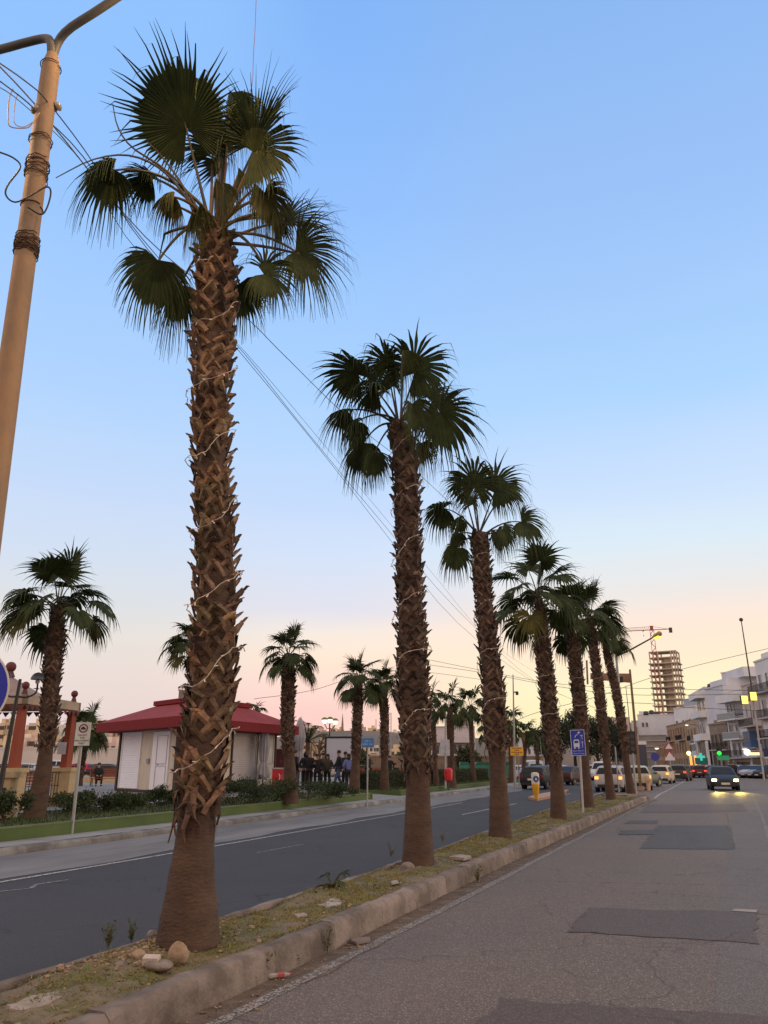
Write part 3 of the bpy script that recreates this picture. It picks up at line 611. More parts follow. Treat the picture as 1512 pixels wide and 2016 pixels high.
# nearest palm: every frond placed as in the photograph
r1 = random.Random(11); b1 = palm_base(370,1856,SOIL); d1 = hd(b1)
t1 = thing('palm_tree', 'tallest nearest fan palm with brown criss-cross trunk and rocks at its foot', 'palm tree', b1, 0, GRP)
RT1 = [(0,.262),(.1,.25),(.35,.208),(.7,.165),(1.0,.150),(1.25,.155),(1.6,.17),(2.5,.17),(3.5,.152),(4.2,.142),(5.2,.160),(6.0,.170),(6.5,.155),(6.8,.12),(7.2,.10)]
p1 = trunk_path(b1, [(378,1720),(387,1620),(398,1500),(412,1400),(422,1280),(424,1180),(424,1060),(416,900),(416,760),(421,640),(424,540),(425,450)])
sm1 = make_trunk(t1, p1, RT1, 1.12, r1, 2); top1 = p1[-1]
F1 = [ # hub px, depth, angle, R px, tilt, span, droop, fold, fused, brown, dep, arch
 ((367,250),-.10, 106,160, 12,165,.02,.15,.58,0,.1,.0), ((457,182),.15,-93,150,62,110,.9,.4,.35,0,0,.05), ((447,330),.2,88,150,72,120,.5,.5,.4,.05,0,.0),
 ((505,285),-.05,60,150,66,130,.28,.35,.55,0,.1,.02), ((500,300),-.35,18,142,38,130,.55,.3,.6,.02,-.25,.05), ((222,332),-.1,205,150,35,140,1.15,.3,.4,0,-.1,.42),
 ((300,352),.35,150,95,40,140,.8,.3,.5,0,.2,.2), ((338,383),-.3,200,95,45,130,1.5,.4,.38,.32,-.2,.35), ((520,384),-.3,-60,118,40,140,1.3,.4,.4,.34,-.2,.3),
 ((563,438),.1,4,125,72,110,.4,.4,.5,0,0,.25), ((582,496),-.15,-30,158,45,120,.7,.35,.42,.02,-.1,.3), ((520,540),-.3,-22,110,45,150,1.0,.3,.5,0,-.2,.45),
 ((310,512),-.25,-114,140,22,120,.8,.3,.52,0,-.15,.5), ((352,560),.2,-100,140,40,100,.9,.3,.4,0,.1,.35), ((470,560),.3,-70,105,30,120,.9,.3,.5,0,.2,.3),
 ((420,300),.4,95,120,50,120,.5,.4,.4,.05,.2,.0), ((380,420),-.35,-120,95,60,110,1.6,.4,.3,.25,-.3,.3), ((440,360),-.4,-88,120,70,90,1.6,.4,.3,.15,-.3,.1), ((540,420),-.2,-85,110,65,110,1.6,.4,.3,.3,-.2,.35)]
for h, of, an, rp, ti, spn, dr, fo, fu, br, dp, ar in F1: px_frond(t1, top1, d1, h, of, an, rp*1.12, ti, spn*.93, dr*1.35+.12, fo, fu*.92, 66, br, r1, dp, ar)
for h, of, an, rp, spn in (((452,200),.05,-92,120,40),((436,240),-.1,-95,150,35),((470,330),-.2,-88,130,40),((425,350),-.25,-92,110,40),((500,360),-.3,-85,140,45),((545,430),-.1,-80,120,45),((395,400),-.3,-100,110,45),((345,395),-.2,-98,90,40),((610,500),-.1,-60,110,40)): px_frond(t1, top1, d1, h, of, an, rp, 50, spn, 1.2, .5, .25, 22, .18, r1, -.1, .08)
dp_ = MB()
for pp in (((395,440),(375,385),(320,330),(260,290),(232,250),(222,205)), ((395,430),(345,360),(300,322),(245,305),(180,315),(110,350)), ((390,440),(330,458),(322,470),(312,515)), ((392,450),(362,370),(320,310),(290,278))):
    q = [P(x,y,d1-.1) for x,y in pp]; q = resample(q, 14); dp_.tube(q, [.018-.013*i/14 for i in range(15)], 5)
dp_.build('dead_petioles', mat('dead_petiole',(.05,.04,.022),.7), t1)
string_lights(sm1, RT1, 1.15, 6.4, 7.5, 'thin pale light string wound up the nearest tall palm trunk', r1, ph=2.2)
# second palm
r2 = random.Random(21); b2 = palm_base(823,1702,SOIL); d2 = hd(b2)
t2 = thing('palm_tree', 'second fan palm of the median row, with torn bark skirt hanging low on its trunk', 'palm tree', b2, 0, GRP)
RT2 = [(0,.245),(.3,.22),(.7,.19),(1.2,.175),(1.7,.185),(2.2,.215),(3.0,.21),(4.0,.18),(5.0,.175),(6.0,.19),(6.6,.18),(7.2,.11)]
p2 = trunk_path(b2, [(823,1600),(822,1500),(815,1400),(810,1250),(805,1120),(802,1000),(795,900),(785,835)])
sm2 = make_trunk(t2, p2, RT2, 1.35, r2, 1); top2 = p2[-1]
F2 = [((706,738),0,140,98,35,150,.5,.25,.55,0,.1,0), ((762,725),.1,95,92,25,150,1.0,.3,.5,0,.1,0), ((815,735),0,48,105,30,155,.75,.25,.6,0,.1,.0), ((740,765),-.5,150,90,40,150,.9,.3,.5,0,-.3,.1),
 ((795,690),-.3,-92,120,60,100,1.2,.4,.3,.1,-.1,0), ((683,808),0,188,88,55,130,1.0,.3,.42,0,0,.3), ((704,830),-.3,215,82,45,140,1.2,.3,.42,0,-.1,.4), ((716,872),-.2,232,98,30,140,1.0,.3,.48,0,-.1,.5),
 ((737,892),-.3,250,70,30,130,1.0,.3,.5,0,-.1,.4), ((866,812),0,-55,118,20,150,.7,.25,.5,0,-.1,.35), ((812,795),-.5,-78,105,40,130,1.2,.4,.4,.05,-.2,.2), ((830,872),.1,-80,75,40,120,1.1,.4,.4,.4,0,.3),
 ((775,760),.4,100,95,50,120,.6,.4,.45,0,.3,0), ((850,790),.4,20,90,45,130,.8,.3,.45,0,.3,.2)]
for h, of, an, rp, ti, spn, dr, fo, fu, br, dp, ar in F2: px_frond(t2, top2, d2, h, of, an, rp*1.18, ti, spn*.94, dr*1.4+.1, fo, fu*.9, 54, br, r2, dp, ar)
string_lights(sm2, RT2, 1.5, 6.8, 6, 'thin light string wound up the second palm trunk', r2, .005, ph=1)
# third palm
r3 = random.Random(31); b3 = palm_base(985,1647,SOIL); d3 = hd(b3)
t3 = thing('palm_tree', 'third fan palm of the median row with straight dark lower trunk', 'palm tree', b3, 0, GRP)
RT3 = [(0,.24),(.4,.21),(.9,.18),(1.5,.17),(1.9,.205),(2.6,.215),(3.4,.19),(4.6,.165),(5.6,.18),(6.3,.17),(6.7,.11)]
p3 = trunk_path(b3, [(982,1560),(978,1480),(972,1380),(962,1270),(953,1180),(948,1110),(944,1050)])
sm3 = make_trunk(t3, p3, RT3, 1.75, r3, 1); top3 = p3[-1]
def zz(x, y): return (600+x/3.024, 580+y/3.024)
F3 = [(zz(1010,1150),0,90,78,20,155,.65,.25,.6,0,.1,0), (zz(1130,1160),0,45,82,35,150,.75,.25,.55,0,.1,0), (zz(940,1130),.2,120,60,45,140,1.0,.4,.4,0,.1,0), (zz(830,1270),0,190,70,25,150,.9,.3,.5,0,0,.3),
 (zz(930,1330),-.3,200,50,45,130,1.1,.3,.5,0,-.1,.2), (zz(910,1420),-.3,235,45,35,140,1.,.3,.5,0,-.1,.3), (zz(900,1510),-.3,240,68,20,140,.9,.3,.5,0,-.1,.5), (zz(1290,1350),0,-25,80,40,130,.8,.3,.45,0,-.1,.3),
 (zz(1180,1395),-.2,-40,55,40,130,1.2,.3,.5,0,-.1,.2), (zz(1140,1410),.2,-60,60,40,130,1.2,.3,.5,0,.1,.2), (zz(1180,1180),.2,10,75,50,130,1.0,.3,.4,0,.1,.1), (zz(1000,1250),-.3,80,70,60,120,.9,.3,.4,.05,-.1,0)]
for h, of, an, rp, ti, spn, dr, fo, fu, br, dp, ar in F3: px_frond(t3, top3, d3, h, of, an, rp*1.2, ti, spn*.94, dr*1.4+.1, fo, fu*.9, 46, br, r3, dp, ar)
string_lights(sm3, RT3, 1.9, 6.0, 4, 'thin light string wound up the third palm trunk', r3, .005, ph=.5)
# the four farther palms of the row
FAR = [((1100,1612),[(1095,1520),(1085,1430),(1075,1330),(1066,1250),(1060,1178)],'fourth palm of the median row, leaning slightly left above the bus lane sign',.18,1.9,41,1.15,.95,14),
 ((1157,1590),[(1150,1500),(1145,1420),(1135,1330),(1128,1262),(1122,1222)],'fifth palm of the median row standing right behind the bus lane sign pole',.185,2.6,52,1.1,.95,13),
 ((1203,1575),[(1195,1500),(1186,1420),(1176,1330),(1168,1270),(1163,1215)],'sixth palm of the median row, between the bus lane sign and the leaning last palm',.165,2.6,63,1.1,1.0,12),
 ((1243,1563),[(1232,1490),(1222,1410),(1208,1340),(1196,1290),(1188,1252)],'seventh, last and most leaning palm of the median row beside the sign gantry',.175,2.6,74,1.15,1.05,12)]
for (bx,by), pxs, lab, rr, bz, sd_, L_, R_, cnt in FAR:
    rn = random.Random(sd_); b = palm_base(bx,by,SOIL); t = thing('palm_tree', lab, 'palm tree', b, 0, GRP)
    H = trunk_path(b, pxs)[-1].z-b.z; RT = [(0,rr*1.25),(.5,rr*1.1),(1.2,rr*.95),(bz,rr),(H*.5,rr*1.12),(H*.85,rr*1.05),(H,rr*.5)]; pp = trunk_path(b, pxs); s_ = make_trunk(t, pp, RT, bz*.8, rn, 1)
    rnd_crown(t, pp[-1], L_, R_*1.08, rn, 32, cnt+2, -.35); string_lights(s_, RT, bz, H-.4, 3.5, 'thin light string wound up the trunk of the '+lab.split()[0]+' palm of the median row', rn, .006, bulbs=False)
# palms of the promenade
BG = [((66,1612),[(85,1520),(96,1420),(102,1330),(108,1265),(113,1192)],'left palm with bushy crown rising before the pergola',.205,2.0,110,1,17.9,0),
 ((155,1548),[(161,1500),(167,1465),(170,1442)],'short young palm behind the except for unloading sign',.18,.8,48,1,0,0),
 ((402,1572),[(395,1480),(388,1380),(380,1272)],'palm whose crown peeks out left of the nearest palm trunk',.2,1.5,62,1,0,25.),
 ((572,1580),[(570,1500),(566,1420),(568,1350),(568,1292)],'palm standing right of the kiosk by the red counter',.22,2.2,62,1,0,0),
 ((697,1562),[(700,1500),(703,1430),(705,1380),(706,1340)],'palm left of the small blue sign, by the white screen',.21,2.2,56,1,0,0),
 ((757,1556),[(757,1500),(757,1430),(756,1385),(755,1352)],'slim palm between the small blue sign and the second median palm',.2,2.2,52,1,0,0),
 ((858,1545),[(856,1480),(853,1430),(850,1385)],'palm half hidden behind the second median palm trunk',.18,2.2,46,0,0,0),
 ((890,1550),[(888,1500),(887,1450),(886,1392)],'palm standing at the red litter bin',.22,2.2,48,0,0,0),
 ((932,1538),[(930,1490),(928,1440),(926,1390)],'palm with loose crown just left of the third median palm',.2,2.2,44,0,0,0),
 ((976,1530),[(974,1480),(970,1440)],'low palm crown showing behind the third median palm trunk',.18,2.2,36,0,0,0),
 ((1007,1540),[(1006,1490),(1004,1440),(1002,1418)],'palm just left of the camera mast and yellow sign',.2,2,38,0,0,0),
 ((1030,1535),[(1033,1480),(1035,1442)],'shorter palm right of the camera mast above the yellow sign',.2,1.8,34,0,0,0),
 ((1060,1532),[(1058,1490),(1057,1452)],'low palm behind the black hatchback left of the fourth median palm',.2,1.5,30,0,0,0),
 ((520,1530),[(510,1470),(500,1402)],'distant palm crown rising over the kiosk roof',.2,1.5,30,0,0,60.)]
for (bx,by), pxs, lab, rr, bz, Rpx, fine, _, fd in BG:
    rn = random.Random(bx); b = G(bx,by,.33)
    if fd: b = P(bx,by,fd); b.z = .33
    t = thing('palm_tree', lab, 'palm tree', b, 0, 'palms on the promenade'); pp = trunk_path(b, pxs); H = pp[-1].z-b.z; d = hd(b); S = Rpx*d/1514*1.1
    RT = [(0,rr*1.3),(H*.15,rr*1.05),(H*.3,rr*.8),(H*.5,rr*.9),(H*.85,rr),(H,rr*.6)]; make_trunk(t, pp, RT, min(bz,H*.35), rn, fine)
    rnd_crown(t, pp[-1], S*.62, S*.60, rn, 30 if fine else 20, 17 if fine else 14, -.35)
# baby palm on the median
b = G(655,1752,SOIL); t = thing('palm_seedling', 'tiny fan palm seedling growing on the median between the first two palms', 'palm seedling', b); rn = random.Random(5)
for i, (az, el) in enumerate(((.3,1.1),(2.6,.9),(1.6,.3),(4.6,.5),(5.6,.7),(3.4,.25))): rnd_frond(t, b+UP*.02, az, el, .20, .17, rn, 12, .4 if i in (2,5) else 0, 60)
# ---------------------------------------------------------------- common paints
WHT = mat('white_paint', (.62,.62,.64), .6, var=.12, scale=2); OFFW = mat('off_white_panel', (.50,.48,.42), .7, var=.15, scale=2)
BLK = mat('black_iron', (.018,.018,.02), .5); DRK = mat('dark_metal', (.06,.055,.05), .6); GALV = mat('galvanised', (.30,.31,.31), .5, var=.2, metal=.3)
RUST = mat('painted_brown_steel', (.20,.115,.06), .65, scale=4); CREAM = mat('cream_stone', (.50,.38,.21), .85, scale=2, col2=(.40,.30,.17), bump=.3)
GLS = mat('dark_glass', (.03,.035,.045), .12, spec=.8); GLS2 = mat('window_glass', (.06,.07,.085), .2, spec=.6)
def sheet_text(body, c, right, up, size, m, parent, name='lettering', ext=.002):
    cu = bpy.data.curves.new(name, 'FONT'); cu.body = body; cu.size = size; cu.align_x = 'CENTER'; cu.align_y = 'CENTER'; cu.extrude = ext; cu.resolution_u = 2
    o = bpy.data.objects.new(name, cu); C.objects.link(o); dg = bpy.context.evaluated_depsgraph_get(); me = bpy.data.meshes.new_from_object(o.evaluated_get(dg)); bpy.data.objects.remove(o)
    rt = Vector(right).normalized(); u = Vector(up).normalized(); n = rt.cross(u)
    g = MB(); g.add([Vector(c)+rt*v.co.x+u*v.co.y+n*v.co.z for v in me.vertices], [tuple(p.vertices) for p in me.polygons]); return g.build(name, m, parent)
# ---------------------------------------------------------------- near lamp pole with wires
POLM = mat('pole_paint', (.33,.20,.105), .75, scale=2.6, col2=(.22,.155,.10), bump=.5, contrast=(.38,.6), detail=8, stretch=(1,1,.5))
DP = 6.2; pb = P(-135,2016,DP); pb.z = SOIL
lp = thing('street_lamp', 'tall orange-brown twin arm lamp pole at the left edge, bound with wire', 'street lamp', pb)
pt = [P(-85,1500,DP), P(-22,1000,DP), P(30,560,DP), P(75,300,DP), P(103,112,DP)]; axis = (pt[-1]-pt[0]).normalized()
base = pt[0]-axis*((pt[0].z-SOIL)/axis.z); full = [base]+pt
def polept(z): return base+axis*((z-base.z)/axis.z)
topz = pt[-1].z; MB().tube([polept(z) for z in (SOIL-.05,1.5,3,5,topz-.12)], [.115,.108,.10,.088,.078], 20).build('pole', POLM, lp, smooth=40)
MB().tube([polept(topz-.12), polept(topz+.02)], [.08,.05], 20).build('cap', POLM, lp, smooth=40)
dA = DP+.0; armR = resample([polept(topz-.1), P(112,88,DP), P(135,58,DP-.1), P(190,22,DP-.25), P(262,-25,DP-.4), P(330,-60,DP-.55)], 14)
armL = resample([polept(topz-.1), P(100,84,DP), P(88,76,DP+.1), P(50,84,DP+.25), P(-10,100,DP+.4), P(-80,112,DP+.55)], 14)
ARMM = mat('arm_paint', (.11,.105,.09), .6, scale=3)
for q in (armR, armL): MB().tube(q, .038, 12).build('arm', ARMM, lp, smooth=40)
LENS = mat('sodium_lens', (1.,.62,.22), .4, emit=8, var=0)
for q in (armR, armL):
    d = (q[-1]-q[-3]).normalized(); s = d.cross(UP).normalized(); c0 = q[-1]
    h = MB(); sec = [(0,.05,.04),(.12,.11,.07),(.45,.13,.08),(.62,.07,.04)]; vs = []
    for y, w, t_ in sec: vs += [c0+d*y+s*w*cos(a)+UP*max(0,t_*sin(a)) for a in [pi*2*i/12 for i in range(12)]]
    h.add(vs, [(i*12+j, i*12+(j+1)%12, (i+1)*12+(j+1)%12, (i+1)*12+j) for i in range(3) for j in range(12)]+[tuple(range(11,-1,-1)), tuple(36+j for j in range(12))]); hd_ = h.build('lamp_head', ARMM, lp)
    MB().lathe(c0+d*.32-UP*.015, [(.10,.012),(.09,-.02),(.05,-.045),(.01,-.05)], 14).build('lens', LENS, hd_)
    ld = bpy.data.lights.new('street_lamp_light', 'SPOT'); ld.energy = 210; ld.color = (1,.60,.28); ld.spot_size = radians(165); ld.spot_blend = .6; ld.shadow_soft_size = .12
    lo = bpy.data.objects.new('street_lamp_light', ld); C.objects.link(lo); lo.location = c0+d*.32-UP*.09-Vector(ROOT[lp.name].translation); lo.parent = lp
# bands, wraps, insulators
def ring(z, n, tilt=.02, r=.005, seed=0, hgt=.05):
    rn = random.Random(seed); pts = []
    for i in range(n*18+1):
        a = i/18*2*pi; c = polept(z+hgt*(i/(n*18)-.5)+rn.uniform(-.012,.012)*(n > 1)); pts.append(c+Vector((cos(a),sin(a),tilt*cos(a)))*(.089+rn.uniform(0,.012)*(n > 1)))
    return pts
for z, n, sd_ in ((P(95,130,DP).z,1,1),(P(70,325,DP).z,4,2),(P(68,345,DP).z,3,3),(P(50,483,DP).z,7,4),(P(52,492,DP).z,5,6),(P(66,410,DP).z,1,5),(P(85,280,DP).z,2,8)):
    MB().tube(ring(z, n, seed=sd_, hgt=.026*n), .0045, 5).build('wire_binding', mat('rusty_wire',(.07,.035,.02),.8), lp)
BR = mat('porcelain', (.30,.25,.19), .3)
for (x, y), s in (((112,210),1),((72,216),-1)):
    c = P(x,y,DP-.02); MB().lathe(c-RIGHT*.0, [(.02,-.05),(.035,-.03),(.028,-.01),(.045,.012),(.03,.03),(.012,.04)], 12, Matrix.Rotation(radians(80),3,Vector((0,1,0)))).build('insulator', BR, lp, smooth=40)
WR = mat('black_cable', (.03,.03,.032), .6)
MB().tube(resample([P(x,y,DP-.12) for x,y in ((-20,296),(0,300),(28,312),(40,330),(15,365),(12,385),(30,398),(60,385),(92,368),(100,380),(92,410),(80,422),(55,408))], 50), .0075, 6).build('loose_cable', WR, lp)
MB().tube(resample([P(x,y,DP-.12) for x,y in ((26,175),(18,195),(16,235),(22,250),(50,252),(62,245),(78,222))], 30), .0055, 6).build('loose_cable', mat('pale_cable',(.42,.30,.22),.6), lp)
MB().tube(resample([P(x,y,DP-.12) for x,y in ((36,185),(30,200),(28,240),(45,250),(66,240))], 24), .004, 6).build('loose_cable', mat('pale_cable',(.42,.30,.22),.6), lp)
# keep-left style round sign at the left edge
sg = thing('road_sign', 'round blue road sign with white arrow at the left edge of the view', 'road sign', (P(-80,1355,5.6).x,P(-80,1355,5.6).y,SOIL))
c = P(-80,1355,5.6); nrm = Vector((-c.x,-c.y,0)).normalized(); rt = UP.cross(nrm).normalized(); rad = .285
MM = Matrix((rt, UP, nrm)).transposed()
MB().lathe(c, [(rad,-.012),(rad,.0)], 48, MM).build('rim', mat('sign_white',(.62,.58,.5),.5), sg); BLU = mat('sign_blue', (.008,.018,.30), .4, var=.1)
MB().lathe(c+nrm*.003, [(rad*.955,-.002),(rad*.955,.0)], 48, MM).build('face', BLU, sg)
q = c+nrm*.007; ar = [(-.75,0),(-.25,.42),(-.25,.17),(.78,.15),(.78,-.15),(-.25,-.17),(-.25,-.42)]
MB().prism([q+rt*a*rad+UP*b*rad for a,b in ar], nrm*.002).build('arrow', mat('sign_cream',(.62,.58,.46),.5), sg)
MB().tube([Vector((c.x,c.y,SOIL))-nrm*.04, c+UP*rad-nrm*.04], .03, 10).build('post', GALV, sg)
# overhead wires along the median, real spans from behind the camera to a far pole
def wire(pts, label, r=.006, m=WR, n=40):
    q = resample([Vector(p) for p in pts], n); o = MB().tube(q, r, 5).build('overhead_wire', m); return tag(o, label, 'wire', 'overhead wires')
def sag(a, b, s, n=6): return [Vector(a).lerp(Vector(b), i/n)-UP*s*4*(i/n)*(1-i/n) for i in range(n+1)]
E1 = P(1185,1385,50)
a1, a2, a3 = P(100,208,DP), P(72,218,DP), P(80,240,DP)
def ext(a, px): return P(px[0], px[1], hd(a)-1.6)
wire([ext(a1,(-40,98)), P(50,160,DP-.5), a1, P(190,330,7.7), P(290,490,9.9), P(480,695,13.4), P(600,845,16.5), P(745,1020,22), P(900,1200,30), P(1055,1342,42), P(1190,1402,50)], 'upper black wire from the pole insulator down past the second palm')
wire([ext(a2,(-40,132)), P(20,175,DP-.4), a2, P(165,310,7.4), P(280,470,9.4), P(478,700,13.2), P(640,898,18), P(760,1052,23), P(900,1225,30), P(1055,1345,41), P(1190,1400,50)], 'lower black wire running just beneath the upper one')
wire([ext(a3,(-40,150)), a3-Vector((0,.2,0)), P(170,330,7.3), P(280,505,9), P(480,690,12.5), P(700,950,19), P(840,1115,25), P(1000,1290,36), P(1190,1390,50)], 'thin sagging wire nearest to the second palm trunk', .004)
wire([P(-30,100,5), P(90,230,DP+.2), P(300,480,8.5), P(484,625,10.5), P(560,700,12), P(700,835,16), P(880,985,22), P(1060,1180,36)], 'grey wire crossing behind the second palm crown', .007, mat('grey_cable',(.16,.17,.2),.6))
wire([P(500,1376,60), P(610,1360,62), P(780,1320,70), P(1000,1345,90)], 'thin wire from the kiosk palm towards the promenade palms', .018)
for k, (pts, lb) in enumerate(((((840,1298),(940,1318),(1090,1345),(1250,1355),(1512,1360)),'upper of the level wires crossing behind the median palms'),(((840,1308),(960,1326),(1100,1352),(1250,1368),(1512,1366)),'lower of the level wires crossing behind the median palms'),(((1000,1425),(1060,1402),(1180,1370),(1280,1335),(1400,1303),(1560,1266)),'wire rising to the right past the unfinished tower'),(((1225,1383),(1290,1386),(1340,1392),(1512,1400)),'low wire before the white apartment blocks'))):
    wire([P(x,y,100-k*4) for x,y in pts], lb, .025)
wire([P(x,y,14) for x,y in ((505,-20),(502,60),(499,110),(497,160),(490,200))], 'thin reddish cord hanging vertically into the nearest palm crown', .007, mat('red_cord',(.45,.16,.12),.6), 12)
# ---------------------------------------------------------------- generic facade builder
def house(name, label, xL, dL, xR, dR, ytop, depth, wm, wins=(), balc=(), group=None, extra=(), base=0., gm_=GLS2, fm=None, corn=.12, dark=()):
    k_ = (1505-ytop)*.85/5100; a = P(xL+(xL-756)*k_,1505,dL); b = P(xR+(xR-756)*k_,1505,dR); a.z = b.z = base; H = P(xL,ytop,dL).z-base; u = (b-a); W = u.length; u.normalize(); n = Vector((u.y,-u.x,0))
    if n.dot(-a) < 0: n = -n
    t = thing(name, label, 'building', a, 0, group); MB().obox(a,u,n,0,W,-depth,0,0,H).build('wall', wm, t)
    if corn: MB().obox(a,u,n,-corn*.6,W+corn*.6,-.4,corn,H,H+.22).build('cornice', wm, t)
    fm = fm or WHT
    for (u0,u1,z0,z1) in wins:
        f = MB(); x0,x1,h0,h1 = u0*W,u1*W,z0*H,z1*H; e = .07
        for q in ((x0-e,x0,h0-e,h1+e),(x1,x1+e,h0-e,h1+e),(x0,x1,h1,h1+e),(x0-.12,x1+.12,h0-e*1.6,h0)): f.obox(a,u,n,q[0],q[1],.003,.09,q[2],q[3])
        w = f.build('window', fm, t); MB().obox(a,u,n,x0,x1,.002,.02,h0,h1).build('pane', gm_, w)
    for (u0,u1,z,dp,kind) in balc:
        x0,x1,h = u0*W,u1*W,z*H; s = MB().obox(a,u,n,x0,x1,.002,dp,h-.18,h).build('balcony', wm if kind != 'rail' else CONC_B, t)
        r = MB()
        if kind == 'rail':
            k = max(3, int((x1-x0)/.16))
            for i in range(k+1): xx = x0+.03+(x1-x0-.06)*i/k; r.obox(a,u,n,xx-.012,xx+.012,dp-.05,dp-.02,h,h+.95)
            r.obox(a,u,n,x0,x1,dp-.07,dp-.01,h+.95,h+1.0); r.build('railing', BLK, s)
        elif kind == 'solid': r.obox(a,u,n,x0,x1,dp-.1,dp-.002,h,h+.95); r.obox(a,u,n,x0,x0+.1,.003,dp-.1,h,h+.95); r.obox(a,u,n,x1-.1,x1,.003,dp-.1,h,h+.95); r.build('parapet', wm, s)
        elif kind == 'glass': r.obox(a,u,n,x0,x1,dp-.06,dp-.03,h,h+.9); r.build('railing', mat('frosted_rail',(.22,.25,.26),.3), s); MB().obox(a,u,n,x0,x1,dp-.08,dp-.01,h+.9,h+.96).build('handrail', WHT, s)
        elif kind.startswith('box'):
            cm = {'boxblue': mat('blue_balcony',(.07,.14,.30),.6), 'boxwhite': WHT, 'boxnavy': mat('navy_balcony',(.012,.02,.07),.6)}[kind]
            r.obox(a,u,n,x0,x1,.003,dp-.01,h,h+2.5); bx = r.build('enclosure', cm, s); gq = MB(); k = 4
            for i in range(k): gq.obox(a,u,n,x0+(x1-x0)*(i+.14)/k,x0+(x1-x0)*(i+.86)/k,dp-.01,dp+.01,h+1.0,h+2.2)
            gq.build('glazing', GLS2, bx)
    for (nm, u0,u1,n0,n1,z0,z1,mm) in extra: MB().obox(a,u,n,u0*W,u1*W,n0,n1,z0*H,z1*H).build(nm, mm, t)
    return t, a, u, n, W, H
CONC_B = mat('balcony_concrete', (.42,.40,.38), .85, var=.15)
PLW = mat('plaster_grey_white', (.64,.65,.68), .85, scale=.3, col2=(.54,.54,.56), detail=8); PLW2 = mat('plaster_light', (.76,.75,.75), .85, scale=.3, col2=(.62,.61,.60), detail=8)
TAN = mat('tan_limestone', (.40,.27,.165), .9, scale=.6, col2=(.29,.19,.12), bump=.4, bscale=3, detail=9); TAN2 = mat('old_limestone', (.30,.24,.18), .9, scale=.8, col2=(.19,.15,.12), bump=.5, bscale=3, detail=9)
CRM = mat('cream_plaster', (.55,.46,.36), .85, scale=.4, col2=(.48,.40,.32)); PNK = mat('pinkish_plaster', (.55,.45,.40), .85, scale=.4, col2=(.48,.40,.36)); BLW = mat('bluish_plaster', (.36,.42,.50), .85, var=.1, scale=.5)
BGRP = 'buildings lining the right side of the street'
def grid(cols, rows, w=.5, h=.5, u0=.05, u1=.95, z0=.1, z1=.95):
    return [(u0+(u1-u0)*(i+(1-w)/2)/cols, u0+(u1-u0)*(i+(1+w)/2)/cols, z0+(z1-z0)*(j+(1-h)/2)/rows, z0+(z1-z0)*(j+(1+h)/2)/rows) for i in range(cols) for j in range(rows)]
SHOPD = mat('shop_dark', (.025,.025,.03), .3)
# unfinished tower and crane
CONCT = mat('raw_concrete', (.58,.50,.40), .9, scale=.2, col2=(.46,.39,.31))
DT = 430.
a = P(1301,1505,DT); b = P(1357,1505,DT-2); u = (b-a); u.z = 0; W = u.length; u.normalize(); n = Vector((u.y,-u.x,0)); n = n if n.dot(-a) > 0 else -n
a.z = 0; tw = thing('unfinished_tower', 'tall unfinished concrete tower of open floor slabs behind the red crane', 'tower', a); HT = P(1283,1283,DT).z; nf = 19; D_ = 11.
core = MB(); core.obox(a,u,n,W*.40,W*.72,-D_*.75,-D_*.2,0,HT*.95); core.build('core', CONCT, tw)
for i in range(nf+1):
    z = HT*i/nf; e = .9 if 0 < i < nf-1 else 0; MB().obox(a,u,n,-e,W+e,-D_-e,e,z-.45,z).build('floor_slab', CONCT, tw)
for fx in (0.01,.15,.32,.80,.90,.985):
    for fn in (0,1): MB().obox(a,u,n,W*fx-.28,W*fx+.28,-D_*fn-.3+.0,-D_*fn+.3-.02,0,HT).build('column', CONCT, tw)
sl = MB()
for i in range(nf-1): z0, z1 = HT*i/nf, HT*(i+1)/nf; sl.obox(a,u,n,W*.42,W*.52,-D_*.2+.005,-D_*.2+.05,z0,z1-.45)
sl.build('stair_wall', mat('darker_concrete',(.40,.34,.27),.9), tw)
CRN = mat('crane_red', (.42,.08,.06), .6); CRG = mat('crane_pale', (.50,.28,.24), .6)
cb = P(1312,1505,DT-14); cb.z = 0; cr = thing('tower_crane', 'red lattice tower crane with pale jib standing in front of the unfinished tower', 'crane', cb); zt = P(1285,1240,DT-14).z; tp = P(1285,1240,DT-14)
g = MB(); lean = Vector((cb.x,cb.y,0)); s_ = .95
for dx in (-s_, s_):
    for dy in (-s_, s_): g.tube([lean+Vector((dx,dy,0)), Vector((cb.x+dx,cb.y+dy,zt))], .17, 4)
k = int(zt/2.2)
for i in range(k):
    z0, z1 = zt*i/k, zt*(i+1)/k; sgn = 1 if i % 2 else -1
    for dy in (-s_, s_): g.tube([Vector((cb.x-s_*sgn,cb.y+dy,z0)), Vector((cb.x+s_*sgn,cb.y+dy,z1))], .09, 3)
    for dx in (-s_, s_): g.tube([Vector((cb.x+dx,cb.y-s_*sgn,z0)), Vector((cb.x+dx,cb.y+s_*sgn,z1))], .09, 3)
g.build('mast', CRN, cr)
jd = (P(1205,1242,DT-14)-P(1318,1242,DT-14)); jd.z = 0; jd.normalize(); ct = Vector((cb.x,cb.y,zt)); jn = Vector((-jd.y,jd.x,0)); g = MB(); Lj = 30.
for s2 in (-.7,.7): g.tube([ct+jn*s2, ct+jd*Lj+jn*s2], .13, 4)
g.tube([ct+UP*1.7, ct+jd*Lj+UP*1.4], .11, 4)
for i in range(30):
    p0, p1 = ct+jd*Lj*i/30, ct+jd*Lj*(i+1)/30; g.tube([p0+jn*.7, (p0+p1)/2+UP*1.6], .06, 3); g.tube([(p0+p1)/2+UP*1.6, p1-jn*.7], .06, 3)
